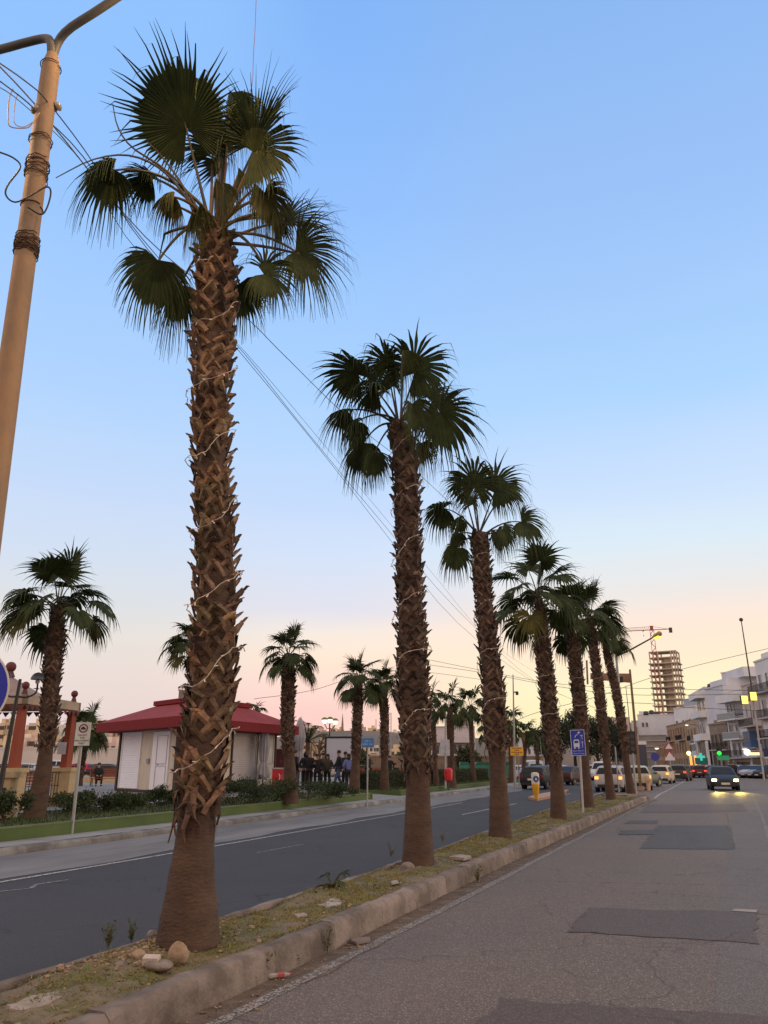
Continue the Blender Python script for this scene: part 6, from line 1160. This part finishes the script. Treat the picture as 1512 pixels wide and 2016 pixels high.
def make_car(kind, body_m, label, loc, rz, tail=None, head=None, group=None, S=1.0, roof=None):
    st = TYPES[kind]; t = thing('car' if kind != 'van' else 'van', label, 'car' if kind != 'van' else 'van', loc, rz, group); g = MB(); rows = []
    for (y, w, be, tp) in st:
        cab = tp-be > .2; wr = w*(.80 if cab else .92); zs = .22 if abs(y) < 1.85 else .30
        half = [(w*.90,zs),(w*.985,zs+.12),(w,.55 if be > .6 else be*.9),(w*.985,be-.03),(w*.955,be),(wr,tp-(.07 if cab else .02)),(wr*.86,tp),(0,tp+(.025 if cab else .012))]
        rows.append([(x*S,y*S,z*S) for x,z in half]+[(-x*S,y*S,z*S) for x,z in half[:-1][::-1]])
    k = len(rows[0]); vs = [p for r in rows for p in r]; n = len(rows)
    fs = [(i*k+j, i*k+j+1, (i+1)*k+j+1, (i+1)*k+j) for i in range(n-1) for j in range(k-1)]+[(i*k+k-1, i*k, (i+1)*k, (i+1)*k+k-1) for i in range(n-1)]
    fs += [tuple(range(k-1,-1,-1)), tuple((n-1)*k+j for j in range(k))]; g.add(vs, [f[::-1] for f in fs]); bd = g.build('body', body_m, t, smooth=35, world=False)
    cabs = [i for i, s in enumerate(st) if s[3]-s[2] > .2]; i0, i1 = cabs[0], cabs[-1]
    def lp3(a_, b_, f_): return tuple(a_[c]+(b_[c]-a_[c])*f_ for c in range(3))
    def pane(a_, b_, c_, d_, off, name):   # quad inset and offset outward
        P4 = [Vector(x) for x in (a_,b_,c_,d_)]; cc = sum(P4,Vector())/4; nn = (P4[1]-P4[0]).cross(P4[3]-P4[0]).normalized()
        if nn.dot(cc-Vector((0,0,.7))) < 0: nn = -nn
        P4 = [cc+(p-cc)*.90 for p in P4]; m_ = MB(); m_.prism([p+nn*off for p in P4], -nn*.05); m_.build(name, GLC, t, world=False)
    for s in (0, 1):
        J = (4,5) if s == 0 else (k-5+1, k-5)
        jb, jt = (4,5) if s == 0 else (k-5, k-6)
        # side windows between the first and last cabin stations
        segs = list(range(i0, i1)); mids = [rows[i] for i in segs+[i1]]
        L_ = len(segs); pts = [(rows[i][jb], rows[i][jt]) for i in range(i0, i1+1)]
        for q in range(len(pts)-1): pane(lp3(pts[q][0],pts[q][1],.06), lp3(pts[q+1][0],pts[q+1][1],.06), lp3(pts[q+1][1],pts[q+1][0],.06), lp3(pts[q][1],pts[q][0],.06), .012, 'side_window')
    a_ = rows[i1]; b_ = rows[i1+1]; pane(a_[6], a_[k-7], b_[k-6], b_[5], .034, 'windscreen')
    a_ = rows[i0]; b_ = rows[i0-1]; pane(a_[6], a_[k-7], b_[k-6], b_[5], .034, 'rear_window')
    if roof: pass
    yr, yf = st[0][0]*S, st[-1][0]*S; w_ = st[2][1]*S
    for s in (-1,1):
        zt = (.80 if kind != 'van' else .95)*S; m_ = tail or TRED; MB().box((s*w_*.80, yr+.05*S, zt),(.22*S,.12*S,.16*S)).build('tail_light', m_, t, world=False)
        MB().box((s*w_*.74, yf-.12*S, .62*S),(.25*S,.24*S,.13*S)).build('headlight', head or CHR, t, world=False)
        MB().box((s*(w_+.07), .75*S, .95*S),(.16,.10,.12)).build('wing_mirror', body_m, t, world=False)
        for y in (-1.28*S, 1.28*S):
            R3 = Matrix.Rotation(pi/2,3,'Y'); wh = MB().lathe((s*(w_-.10),y,.31*S),[(.20*S,-.11),(.31*S,-.10),(.32*S,0),(.31*S,.10),(.20*S,.11)],18,R3).build('wheel', TYR, t, world=False); MB().lathe((s*(w_-.10)+s*.005,y,.31*S),[(.17*S,-.112),(.17*S,.112)],14,R3).build('rim', RIM, wh, world=False)
            MB().lathe((s*(w_-.06),y,.33*S),[(.36*S,-.065),(.36*S,.065)],18,R3).build('wheel_arch', PLAST, t, world=False)
    MB().box((0,yr-.012,.62*S if kind != 'van' else .8*S),(.50,.02,.12)).build('number_plate', PLATE, t, world=False); MB().box((0,yf+.012,.42*S),(.50,.02,.12)).build('number_plate', PLATE, t, world=False)
    MB().box((0,yr+.01,.36*S),(1.3*S,.06,.16*S)).build('bumper', PLAST, t, world=False); MB().box((0,yf-.01,.36*S),(1.15*S,.06,.18*S)).build('bumper', PLAST, t, world=False); MB().box((0,yf-.03,.56*S),(.6*S,.05,.08*S)).build('grille', PLAST, t, world=False)
    return t
def car_at(px, py, kind, m, label, rz=0., flip=False, d=None, **kw):
    b = G(px,py,.0) if d is None else P(px,1505,d); b.z = 0 if (d is None or b.x > -12) else .1
    return make_car(kind, m, label, b, rz+(pi if flip else 0), **kw)
# oncoming car with headlights
oc = car_at(1424,1555,'sedan',paint('steel_blue_paint',(.018,.024,.03)),'dark blue car driving towards the viewer with headlights glowing',.03,True,head=HON)
b = G(1424,1555,0)
fwd = Vector((-sin(.03),-cos(.03)*1,0))
for s in (-1,1):
    ld = bpy.data.lights.new('headlight_beam','SPOT'); ld.energy = 1100; ld.color = (1,.70,.14); ld.spot_size = radians(17); ld.spot_blend = .8; ld.shadow_soft_size = .06
    lo = bpy.data.objects.new('headlight_beam', ld); C.objects.link(lo); lo.location = (s*.6,2.35,.62); lo.parent = oc; lo.rotation_euler = Vector((0,-1,.13)).normalized().to_track_quat('Z','Y').to_euler()
QG = 'cars queueing away towards the junction'
car_at(1306,1542,'hatch',paint('beige_paint',(.50,.44,.34)),'pale beige hatchback with amber lit rear lights waiting right of the gantry',-.12,tail=TAM,group=QG)
car_at(1341,1537,'hatch',paint('dark_brown_paint',(.04,.03,.028)),'dark hatchback ahead to the right of the beige one, red lights on',-.14,tail=TON,group=QG,S=1.04)
car_at(1389,1530,'hatch',paint('white_paint_car',(.55,.50,.46)),'small white hatchback with glowing red lights behind the oncoming car',.0,tail=TON,group=QG,S=.95)
car_at(1262,1549,'hatch',paint('grey_green_paint',(.07,.075,.07)),'dark grey hatchback right behind the gantry pole',-.45,group=QG,tail=TAM)
car_at(1208,1558,'hatch',paint('silver_paint',(.36,.34,.35)),'silver hatchback with orange lights behind the sixth palm',-.05,tail=TAM,group='cars on the left carriageway',S=1.0)
car_at(1250,1552,'hatch',paint('pale_green_paint',(.40,.40,.30)),'pale car with round lights between the last palm and gantry pole',.1,d=56,group=QG,tail=TAM)
LG = 'cars on the left carriageway'
car_at(1067,1553,'hatch',paint('black_blue_paint',(.012,.014,.022)),'black hatchback seen from behind left of the fourth palm',-.18,group=LG)
car_at(1124,1545,'sedan',paint('dark_maroon_paint',(.035,.012,.014)),'dark maroon saloon with pale plate between fourth and fifth palms',-.25,group=LG)
car_at(1187,1536,'van',paint('white_van_paint',(.50,.53,.58)),'white van approaching between fifth and sixth palms',-.1,True,group=LG)
car_at(1046,1532,'van',paint('white_van_paint',(.50,.53,.58)),'white van parked left of the black hatchback',.4,group=LG,d=82)
cols = [('red_lit',(.12,.02,.02)),('grey_car',(.12,.12,.13)),('white_car_b',(.45,.43,.42)),('black_car_b',(.02,.02,.022)),('silver_car_b',(.28,.28,.3)),('dark_red_car',(.16,.015,.02)),('brown_car',(.10,.06,.04))]
qp = [(1330,96,0),(1347,104,1),(1362,112,5),(1376,108,0),(1393,118,5),(1404,106,3),(1352,128,2),(1370,136,6),(1386,140,3),(1338,124,3),(1410,128,1)]
ORD = ['first','second','third','fourth','fifth','sixth','seventh','eighth','ninth','tenth','eleventh']
QL = ['red lit car low behind the dark hatchback roof, leftmost of the far queue','grey car in the far queue under the amber lamp','dark red car in the far queue beside the orange doorway strips','red glowing car directly left of the small white hatchback','dark red car in the far queue above the oncoming car bonnet','black car in the far queue right behind the oncoming car roof','white car far back under the amber lamp','brown car far back left of the teal cross','black car far back below the teal cross','black car far back left of the amber lamp','grey car farthest right in the distant queue']
for i, (x, d, ci) in enumerate(qp): car_at(x,0,'hatch' if i % 2 else 'sedan',paint(*cols[ci]),QL[i],-.05,d=d,tail=TON,group='cars with red lights in the distant queue')
PG = 'cars parked along the right pavement'
for i, (x, ci, lb) in enumerate(((1452,2,'white car parked leftmost in the row at right, nose out'),(1468,5,'dark red car parked second in the row at right'),(1484,2,'white car parked third in the row at right'),(1498,4,'silver car parked fourth in the row at right'),(1512,3,'black car parked at the right edge of the row'))): car_at(x,0,'hatch',paint(*cols[ci]),lb,2.3,d=112-i*2,group=PG)
CP = 'cars parked beyond the promenade railing on the left'
for x, d, kind, c_, lb, r_ in ((155,104,'hatch',('bright_red_car',(.45,.01,.03)),'bright red small car parked behind the unloading sign',1.3),(208,102,'sedan',('black_car_b',(.02,.02,.022)),'black saloon parked left of the kiosk',1.5),(190,108,'sedan',('black_car_c',(.025,.025,.03)),'black car parked between the red car and the black saloon',1.4),(10,92,'sedan',('black_car_b',(.02,.02,.022)),'black car parked at the left edge behind the lamp post',1.3),(50,104,'hatch',('pale_blue_car',(.40,.46,.48)),'pale car parked behind the pergola left column',1.4),(104,106,'van',('white_van_paint',(.5,.53,.58)),'white van parked behind the pergola right plinth',1.5),(640,88,'hatch',('white_car_b',(.45,.43,.42)),'white car parked behind the people left of the screen',1.4),(596,86,'van',('white_van_paint',(.5,.53,.58)),'white van parked behind the hooded figures',1.5)):
    b = P(x,1505,d); b.z = .2 if x < 300 else .1; make_car(kind, paint(*c_), lb, b, YAW+r_, group=CP)
for x, d, lb in ((1003,88,'white car parked left of the yellow sign'),(1022,92,'white car parked right of the yellow sign'),(1093,110,'white car parked far behind the fourth palm'),(1160,118,'silver car far beyond the bus lane sign')): b = P(x,1505,d); b.z = 0; make_car('hatch', paint('white_car_d',(.48,.48,.52)), lb, b, YAW+1.2, group='cars parked far behind the median palms')
# moored boats
BW = mat('boat_white',(.58,.58,.6),.4,var=.08)
def boat(px, d, L, label, seed):
    b = P(px,1505,d); b.z = .0; t = thing('motor_boat', label, 'boat', b, YAW+.2, 'white boats moored beyond the promenade'); g = MB(); st = [(-.5,.30,0),(-.2,.34,0),(.2,.30,.05),(.42,.14,.18),(.5,.01,.28)]; vs = []
    for x, w, r in st: vs += [(x*L,-w*L*.5,1.1+r*.8),(x*L,-w*L*.35,.1),(x*L,w*L*.35,.1),(x*L,w*L*.5,1.1+r*.8)]
    g.add(vs,[(i*4+j,i*4+j+1,(i+1)*4+j+1,(i+1)*4+j) for i in range(4) for j in range(3)]+[(0,1,2,3)]+[(i*4+3,(i+1)*4+3,(i+1)*4,i*4) for i in range(4)]); g.build('hull', BW, t, world=False)
    MB().prism([(-.3*L,-.22*L*.5,1.15),(.18*L,-.22*L*.5,1.15),(.05*L,-.2*L*.5,2.2),(-.25*L,-.2*L*.5,2.3)],(0,.2*L,0)).build('cabin', BW, t, world=False); MB().prism([(-.22*L,-.115*L,1.6),(.08*L,-.115*L,1.6),(.03*L,-.115*L,2.05),(-.2*L,-.115*L,2.1)],(0,.21*L,0)).build('window', GLC, t, world=False)
    MB().tube([(0,0,2.2),(0,0,7.5)],.05,5).build('mast', GALV, t, world=False)
boat(770,96,7,'white motor boat left of the second median palm',1); boat(740,110,8,'white motor boat behind the small blue sign palm',2); boat(590,105,7,'white motor boat behind the feathery palm',3); boat(705,120,7,'white motor boat right behind the white screen',4)
# ---------------------------------------------------------------- people
SKIN = mat('skin',(.38,.22,.16),.6,var=.08); HAIR = mat('dark_hair',(.025,.017,.013),.7)
def skin_mesh(verts, edges, rad, sub=1):
    me = bpy.data.meshes.new('tmp'); me.from_pydata(verts, edges, []); o = bpy.data.objects.new('tmp', me); C.objects.link(o); md = o.modifiers.new('s','SKIN')
    for i, r in enumerate(rad): me.skin_vertices[0].data[i].radius = (r[0], r[1]) if isinstance(r, tuple) else (r, r)
    me.skin_vertices[0].data[0].use_root = True; m2 = o.modifiers.new('u','SUBSURF'); m2.levels = sub; dg = bpy.context.evaluated_depsgraph_get(); dg.update(); r = bpy.data.meshes.new_from_object(o.evaluated_get(dg)); bpy.data.objects.remove(o)
    return [tuple(v.co) for v in r.vertices], [tuple(p.vertices) for p in r.polygons]
def figure(pose):
    """joints in metres for a 1.75 m figure standing at the origin facing -Y; returns dict of joints"""
    J = dict(pel=(0,0,.95), waist=(0,0,1.08), chest=(0,.01,1.32), neck=(0,.01,1.49), head0=(0,-.01,1.57), head1=(0,-.01,1.66), crown=(0,0,1.72))
    for s, n in ((1,'L'),(-1,'R')): J.update({n+'sh':(s*.19,.01,1.42), n+'el':(s*.24,.02,1.15), n+'wr':(s*.25,-.04,.91), n+'hp':(s*.10,0,.92), n+'kn':(s*.11,-.01,.50), n+'an':(s*.11,.02,.08), n+'to':(s*.13,-.15,.04)})
    if pose == 'pockets':
        for s, n in ((1,'L'),(-1,'R')): J.update({n+'el':(s*.29,.08,1.16), n+'wr':(s*.19,-.08,.99)})
    if pose == 'crossed':
        for s, n in ((1,'L'),(-1,'R')): J.update({n+'el':(s*.26,-.03,1.17), n+'wr':(-s*.03,-.20,1.20+.03*s)})
    if pose == 'walk': J.update({'Lkn':(.11,-.16,.51),'Lan':(.11,-.24,.09),'Lto':(.12,-.40,.06),'Rkn':(-.11,.04,.50),'Ran':(-.11,.30,.12),'Rto':(-.12,.17,.04),'Lel':(.25,.10,1.16),'Lwr':(.25,.12,.93),'Rel':(-.25,-.06,1.17),'Rwr':(-.24,-.22,1.0)})
    if pose == 'phone': J.update({'Rel':(-.24,-.06,1.15),'Rwr':(-.12,-.27,1.27)})
    if pose == 'sit':
        dz = -.48; J = {k_:(v[0],v[1],v[2]+dz) if k_ not in ('Lkn','Rkn','Lan','Ran','Lto','Rto') else v for k_, v in J.items()}
        for s, n in ((1,'L'),(-1,'R')): J.update({n+'kn':(s*.14,-.46,.50), n+'an':(s*.14,-.42,.09), n+'to':(s*.15,-.58,.05), n+'el':(s*.26,-.06,.72), n+'wr':(s*.12,-.30,.60)})
    return J
def person(px, d, yaw, pose, jack, trou, label, hgt=1.75, hood=False, hairm=None, skirt=False, z=PLZ, hair_long=False, loc=None, group='people standing on the promenade'):
    b = loc if loc is not None else P(px,1505,d).xy.to_3d()+UP*z; J = figure(pose); S = hgt/1.75; t = thing('person', label, 'person', b, yaw, group); sc3 = lambda v: tuple(c*S for c in v)
    def sk(names, edges, rad, sub=1): return skin_mesh([sc3(J[n]) for n in names], edges, [tuple(q*S for q in r) if isinstance(r, tuple) else r*S for r in rad], sub)
    nm = ['pel','waist','chest','neck','head0','head1','crown','Lsh','Lel','Lwr','Rsh','Rel','Rwr','Lhp','Lkn','Lan','Lto','Rhp','Rkn','Ran','Rto']
    ed = [(0,1),(1,2),(2,3),(3,4),(4,5),(5,6),(2,7),(7,8),(8,9),(2,10),(10,11),(11,12),(0,13),(13,14),(14,15),(15,16),(0,17),(17,18),(18,19),(19,20)]
    rd = [(.13,.085),(.11,.075),(.12,.07),.050,(.075,.085),(.082,.095),.055,.055,.042,.030,.055,.042,.030,.085,.058,.042,.035,.085,.058,.042,.035]
    g = MB(); vs, fs = sk(nm, ed, rd, 1); g.add(vs, fs)
    hx = Vector(sc3(J['head1'])); g.tube([hx+Vector((0,-.088,.02))*S, hx+Vector((0,-.118,-.025))*S],[.010*S,.016*S],6)   # nose
    for s in (-1,1): g.ball(hx+Vector((s*.082,0,-.01))*S,.018*S,6)
    for n in ('L','R'):    # hands with five fingers
        w = Vector(sc3(J[n+'wr'])); dr_ = (w-Vector(sc3(J[n+'el']))).normalized(); sd_ = dr_.cross(Vector((0,1,0))); sd_ = sd_.normalized() if sd_.length > .1 else Vector((1,0,0)); g.tube([w, w+dr_*.05*S, w+dr_*.09*S],[.028*S,.038*S,.034*S],8)
        for k in range(4): q = w+dr_*.085*S+sd_*(-.027+.018*k)*S; cu_ = sd_.cross(dr_)*.02*S; g.tube([q, q+dr_*(.035+.006*(k in (1,2)))*S+cu_*.4, q+dr_*.062*S+cu_],[.009*S,.008*S,.006*S],5)
        q = w+dr_*.03*S-sd_*.035*S; g.tube([q, q+(dr_*.6-sd_*.8)*.035*S, q+(dr_*.9-sd_*.6)*.06*S],[.011*S,.009*S,.007*S],5)
    g.build('body', SKIN, t, smooth=True, world=False)
    jn = ['waist','pel','chest','neck','Lsh','Lel','Lwr','Rsh','Rel','Rwr']; je = [(0,1),(0,2),(2,3),(2,4),(4,5),(5,6),(2,7),(7,8),(8,9)]
    g = MB(); vs, fs = sk(jn, je, [(.160,.125),(.175,.13),(.178,.135),(.088,.095),.078,.062,.045,.078,.062,.045],1); g.add(vs, fs)
    if hood: g.lathe(Vector(sc3(J['head1']))+Vector((0,.025,-.06))*S,[(.10*S,-.10*S),(.125*S,0),(.12*S,.09*S),(.07*S,.155*S),(.01,.17*S)],12)
    g.build('jacket', jack, t, smooth=True, world=False)
    tn = ['pel','Lhp','Lkn','Lan','Rhp','Rkn','Ran']; te = [(0,1),(1,2),(2,3),(0,4),(4,5),(5,6)]; g = MB(); vs, fs = sk(tn, te, [(.165,.12),.10,.078,.062,.10,.078,.062],1); g.add(vs, fs); g.build('trousers', trou, t, smooth=True, world=False)
    SH = mat('shoe_dark',(.03,.028,.028),.7)
    for n in ('L','R'): a_, o_ = Vector(sc3(J[n+'an'])), Vector(sc3(J[n+'to'])); MB().tube([a_+Vector((0,.03,-.035))*S, (a_+o_)/2-Vector((0,0,.02))*S, o_],[.045*S,.048*S,.036*S],8).build('shoe', SH if 'pale' not in label else SH, t, world=False)
    if not hood:
        h = MB(); h.lathe(Vector(sc3(J['head1']))+Vector((0,.018,.012))*S,[(.094*S,-.03*S),(.104*S,.03*S),(.085*S,.085*S),(.03*S,.115*S)],12)
        if hair_long: h.lathe(Vector(sc3(J['head1']))+Vector((0,.045,0))*S,[(.07*S,-.22*S),(.095*S,-.12*S),(.10*S,0)],12)
        h.build('hair', hairm or HAIR, t, smooth=True, world=False)
    return t
BJ = mat('black_jacket',(.012,.012,.014),.8); NJ = mat('navy_jacket',(.018,.02,.03),.8); OJ = mat('olive_jacket',(.06,.055,.04),.85); BSW = mat('blue_sweater',(.13,.17,.36),.85); BT = mat('black_trousers',(.012,.012,.014),.85); JEAN = mat('blue_jeans',(.06,.09,.16),.85); PT = mat('pale_trousers',(.3,.29,.28),.85); KB = mat('beanie_grey',(.12,.12,.12),.9)
dP = 41.
person(580,39.5,YAW+2.4,'pockets',BJ,BT,'person in black standing half hidden by the palm right of the kiosk',1.85)
person(602,dP+.8,YAW+.4,'pockets',BJ,BT,'person in black with hood up, left of the hooded pair',1.80,hood=True); person(609,dP,YAW+.1,'pockets',BJ,BT,'person in black jacket with pale short hair beside the hooded one',1.80,hairm=KB)
person(625,dP-.2,YAW-.1,'phone',BJ,BT,'person in black holding a hand to the face',1.68); person(645,dP+.3,YAW-.3,'pockets',OJ,BT,'person in olive grey jacket with long dark hair left of the screen',1.68,hair_long=True); person(637,dP+3,YAW+.5,'pockets',OJ,BT,'person in dull olive standing behind the olive grey jacket',1.78)
person(667,dP-.2,YAW-1.3,'walk',NJ,JEAN,'tall person in navy jacket and blue jeans before the screen',1.86); person(680,dP+.4,YAW+.5,'pockets',BJ,BT,'person in black facing the blue sweater',1.80); person(686.5,dP-1.2,YAW+pi+.2,'pockets',BSW,BT,'person in blue sweater seen from behind with black trousers',1.68,hair_long=True)
person(725,47,YAW+.8,'walk',BJ,BT,'person in black walking behind the small blue sign post',1.75); person(592,48,YAW,'pockets',OJ,PT,'person in pale trousers far behind the hooded pair',1.7)
person(776,52.5,YAW+.2,'sit',BJ,BT,'person in black seated on the bench left of the second palm',loc=P(778,1505,52.8).xy.to_3d()+UP*PLZ,group='people sitting on benches'); person(767,51.,YAW,'pockets',BJ,BT,'person in black standing beside the bench left of the second palm',1.7)
bb_ = G(206,1548,PLZ); person(190,0,YAW+.5,'sit',BJ,BT,'person in black seated at the left end of the bench by the kiosk',loc=bb_-RIGHT*.45+FWD*.02,group='people sitting on benches')
for x, d, lb in ((1436,100,'dark pedestrian standing left of the parked white car'),(1441,101,'dark pedestrian right beside the first one at the crossing'),(1446,103,'dark pedestrian closest to the parked white car'),(1311,84,'dark pedestrian standing at the warning triangle post')): person(x,d,YAW+.3,'pockets',BJ,BT,lb,1.75,z=0,group='pedestrians far down the street')
# ---------------------------------------------------------------- far city and hills
HILL = mat('hill_scrub',(.20,.15,.11),.95,scale=.02,col2=(.13,.11,.08),detail=9)
def hill(xa, xb, d, prof, h0=0): # ridge of real depth, heights from the skyline
    g = MB(); vs = []; k = len(prof)
    for x, y in prof: p = P(x,y,d); f = p.xy.to_3d(); n_ = f.normalized(); vs += [(f-n_*90)+UP*-1, (f-n_*40)+UP*p.z*.6, f+UP*p.z, (f+n_*120)+UP*p.z*.5, (f+n_*250)-UP*2]
    g.add(vs,[(i*5+j,i*5+j+1,(i+1)*5+j+1,(i+1)*5+j) for i in range(k-1) for j in range(4)]); return struct(g.build('hills', HILL, smooth=True))
hill(0,0,520,[(-200,1470),(-60,1462),(60,1460),(160,1462),(260,1470),(380,1466),(500,1458),(580,1446),(640,1440),(700,1438),(760,1440),(820,1450),(900,1455),(1000,1450),(1100,1455),(1250,1470)])
CT = [mat('city_cream',(.72,.56,.36),.9,scale=.3,var=.2), mat('city_sand',(.62,.48,.33),.9,scale=.3,var=.2), mat('city_pale',(.72,.62,.50),.9,scale=.3,var=.15), mat('city_pink',(.64,.48,.40),.9,scale=.3,var=.15)]
ORDN = ['first','second','third','fourth','fifth','sixth','seventh','eighth','ninth','tenth','eleventh','twelfth','thirteenth','fourteenth','fifteenth','sixteenth','seventeenth','eighteenth','nineteenth','twentieth']; NN = {}
def nth(lb):
    NN[lb] = NN.get(lb,-1)+1; return ORDN[NN[lb]%20]+' from the left, '+lb
WD = mat('far_window',(.09,.07,.06),.6)
def block(px, wpx, ytop, d, m, label, grp, seed):
    label = nth(label)
    rn = random.Random(seed); c = P(px,1505,d); H = P(px,ytop,d).z; w = wpx*d/1514; dp = rn.uniform(9,14); rz = YAW+rn.uniform(-.25,.25); t = thing('apartment_building', label, 'building', (c.x,c.y,0), rz, grp); MB().box((0,dp/2,H/2),(w,dp,H)).build('wall', m, t, world=False); MB().box((rn.uniform(-.2,.2)*w,dp/2,H+.9),(w*.4,dp*.4,1.8)).build('roof_room', m, t, world=False)
    fl = max(1,int((H-1)/3.2)); nc = max(2,int(w/3.0)); g = 0
    for i in range(fl):
        for j in range(nc):
            if rn.random() < .12 or g > 40: continue
            g += 1; x = (j+.5)/nc*w-w/2; MB().box((x,-.02,H-1.8-i*3.2),(1.1 if rn.random() < .7 else 2.0,.1,1.4)).build('window', WD, t, world=False)
    if rn.random() < .6: MB().box((0,-.5,H-3.0),(w*.7,1.0,.2)).build('balcony', m, t, world=False)
rn = random.Random(4); x = -20; i = 0
while x < 245:
    w = rn.uniform(13,24); block(x+w/2, w*.96, rn.uniform(1420,1450), 330+rn.uniform(-15,40), CT[i%4], 'cream flat roofed block in the tall far town row', 'far town behind the boundary wall', i); x += w*.95; i += 1
x = -20
while x < 245:
    w = rn.uniform(16,26); block(x+w/2, w*.9, rn.uniform(1450,1462), 280+rn.uniform(-10,10), CT[(i+1)%4], 'low cream block just over the boundary wall', 'far town front row behind the boundary wall', i+100); x += w; i += 1
x = 575
while x < 850:
    w = rn.uniform(10,22); block(x+w/2, w*.9, rn.uniform(1430,1450), 560+rn.uniform(0,40), CT[i%4], 'small block on the far ridge under pink sky', 'far ridge town behind the promenade palms', i+200); x += w*1.3; i += 1
x = 575
while x < 860:
    w = rn.uniform(12,24); block(x+w/2, w*.9, rn.uniform(1458,1476), 330, CT[i%4], 'pale block below the far ridge', 'lower town behind the promenade palms', i+300); x += w*1.25; i += 1
c = P(673,1505,560); t = thing('church_spire','thin dark spire on the far ridge right of the globe lamps','spire',(c.x,c.y,0)); z0, z1 = P(673,1440,560).z, P(672,1405,560).z; MB().tube([(c.x,c.y,z0-14),(c.x,c.y,z0+5),(c.x,c.y,z1)],[1.2,.8,.1],8).build('spire', TAN2, t); MB().box((c.x,c.y,z0-8),(5,5,12)).build('tower', TAN2, t)
house('apartment_building','white modern building with grey roof bands and blue windows left of the third palm',846,150,935,150,1432,14,mat('modern_white',(.55,.50,.50),.8,var=.1),[(.3,.4,.38,.62),(.5,.58,.38,.62),(.62,.7,.38,.62),(.86,.94,.38,.62),(.1,.2,.38,.6)],[(.02,.98,.68,1.6,'solid'),(.02,.98,.30,1.4,'solid')],extra=(('upper_storey',.35,.95,-8,-1.5,1.02,1.24,mat('modern_grey',(.3,.28,.28),.8)),('roof_slab',.3,1.0,-9,-.6,1.24,1.30,PLW2)))
house('apartment_building','grey stepped apartment building left of the white modern one',800,165,848,160,1445,12,mat('modern_grey2',(.36,.34,.35),.85,var=.15),grid(6,4,.45,.5),[(.0,1.,.55,1.0,'rail')])
house('apartment_building','pale low block glimpsed between the third and fourth median palms',1020,190,1096,190,1444,12,PLW,grid(6,3,.4,.5))
house('apartment_building','pale sand coloured block with upper windows between fifth and sixth palms',1160,230,1200,230,1432,12,CRM,grid(4,4,.35,.5))
house('apartment_building','cream gabled block between the sixth palm and last palm',1192,240,1240,240,1414,12,PNK,grid(3,4,.35,.5))
for i, (x, y) in enumerate(((1272,1408),(1283,1406),(1400,1357))): c = P(x,y,210 if x < 1300 else 150); t = MB().lathe(c,[(.5,0),(.7,.15),(.5,.9),(.1,1.0)],10).build('water_tank', DRK); tag(t, ['round rooftop tank leftmost on the blank block','round rooftop tank right of the leftmost one','rooftop tank on the blank grey gable','rooftop tank on the cream glazed block'][i], 'tank', 'rooftop tanks')
c = P(1232,1350,120); c2 = P(1240,1420,120); t = MB().tube([(c2.x,c2.y,0),c],[.1,.04],6).build('antenna_mast', DRK); tag(t,'thin dark antenna mast left of the blank block roof','mast')
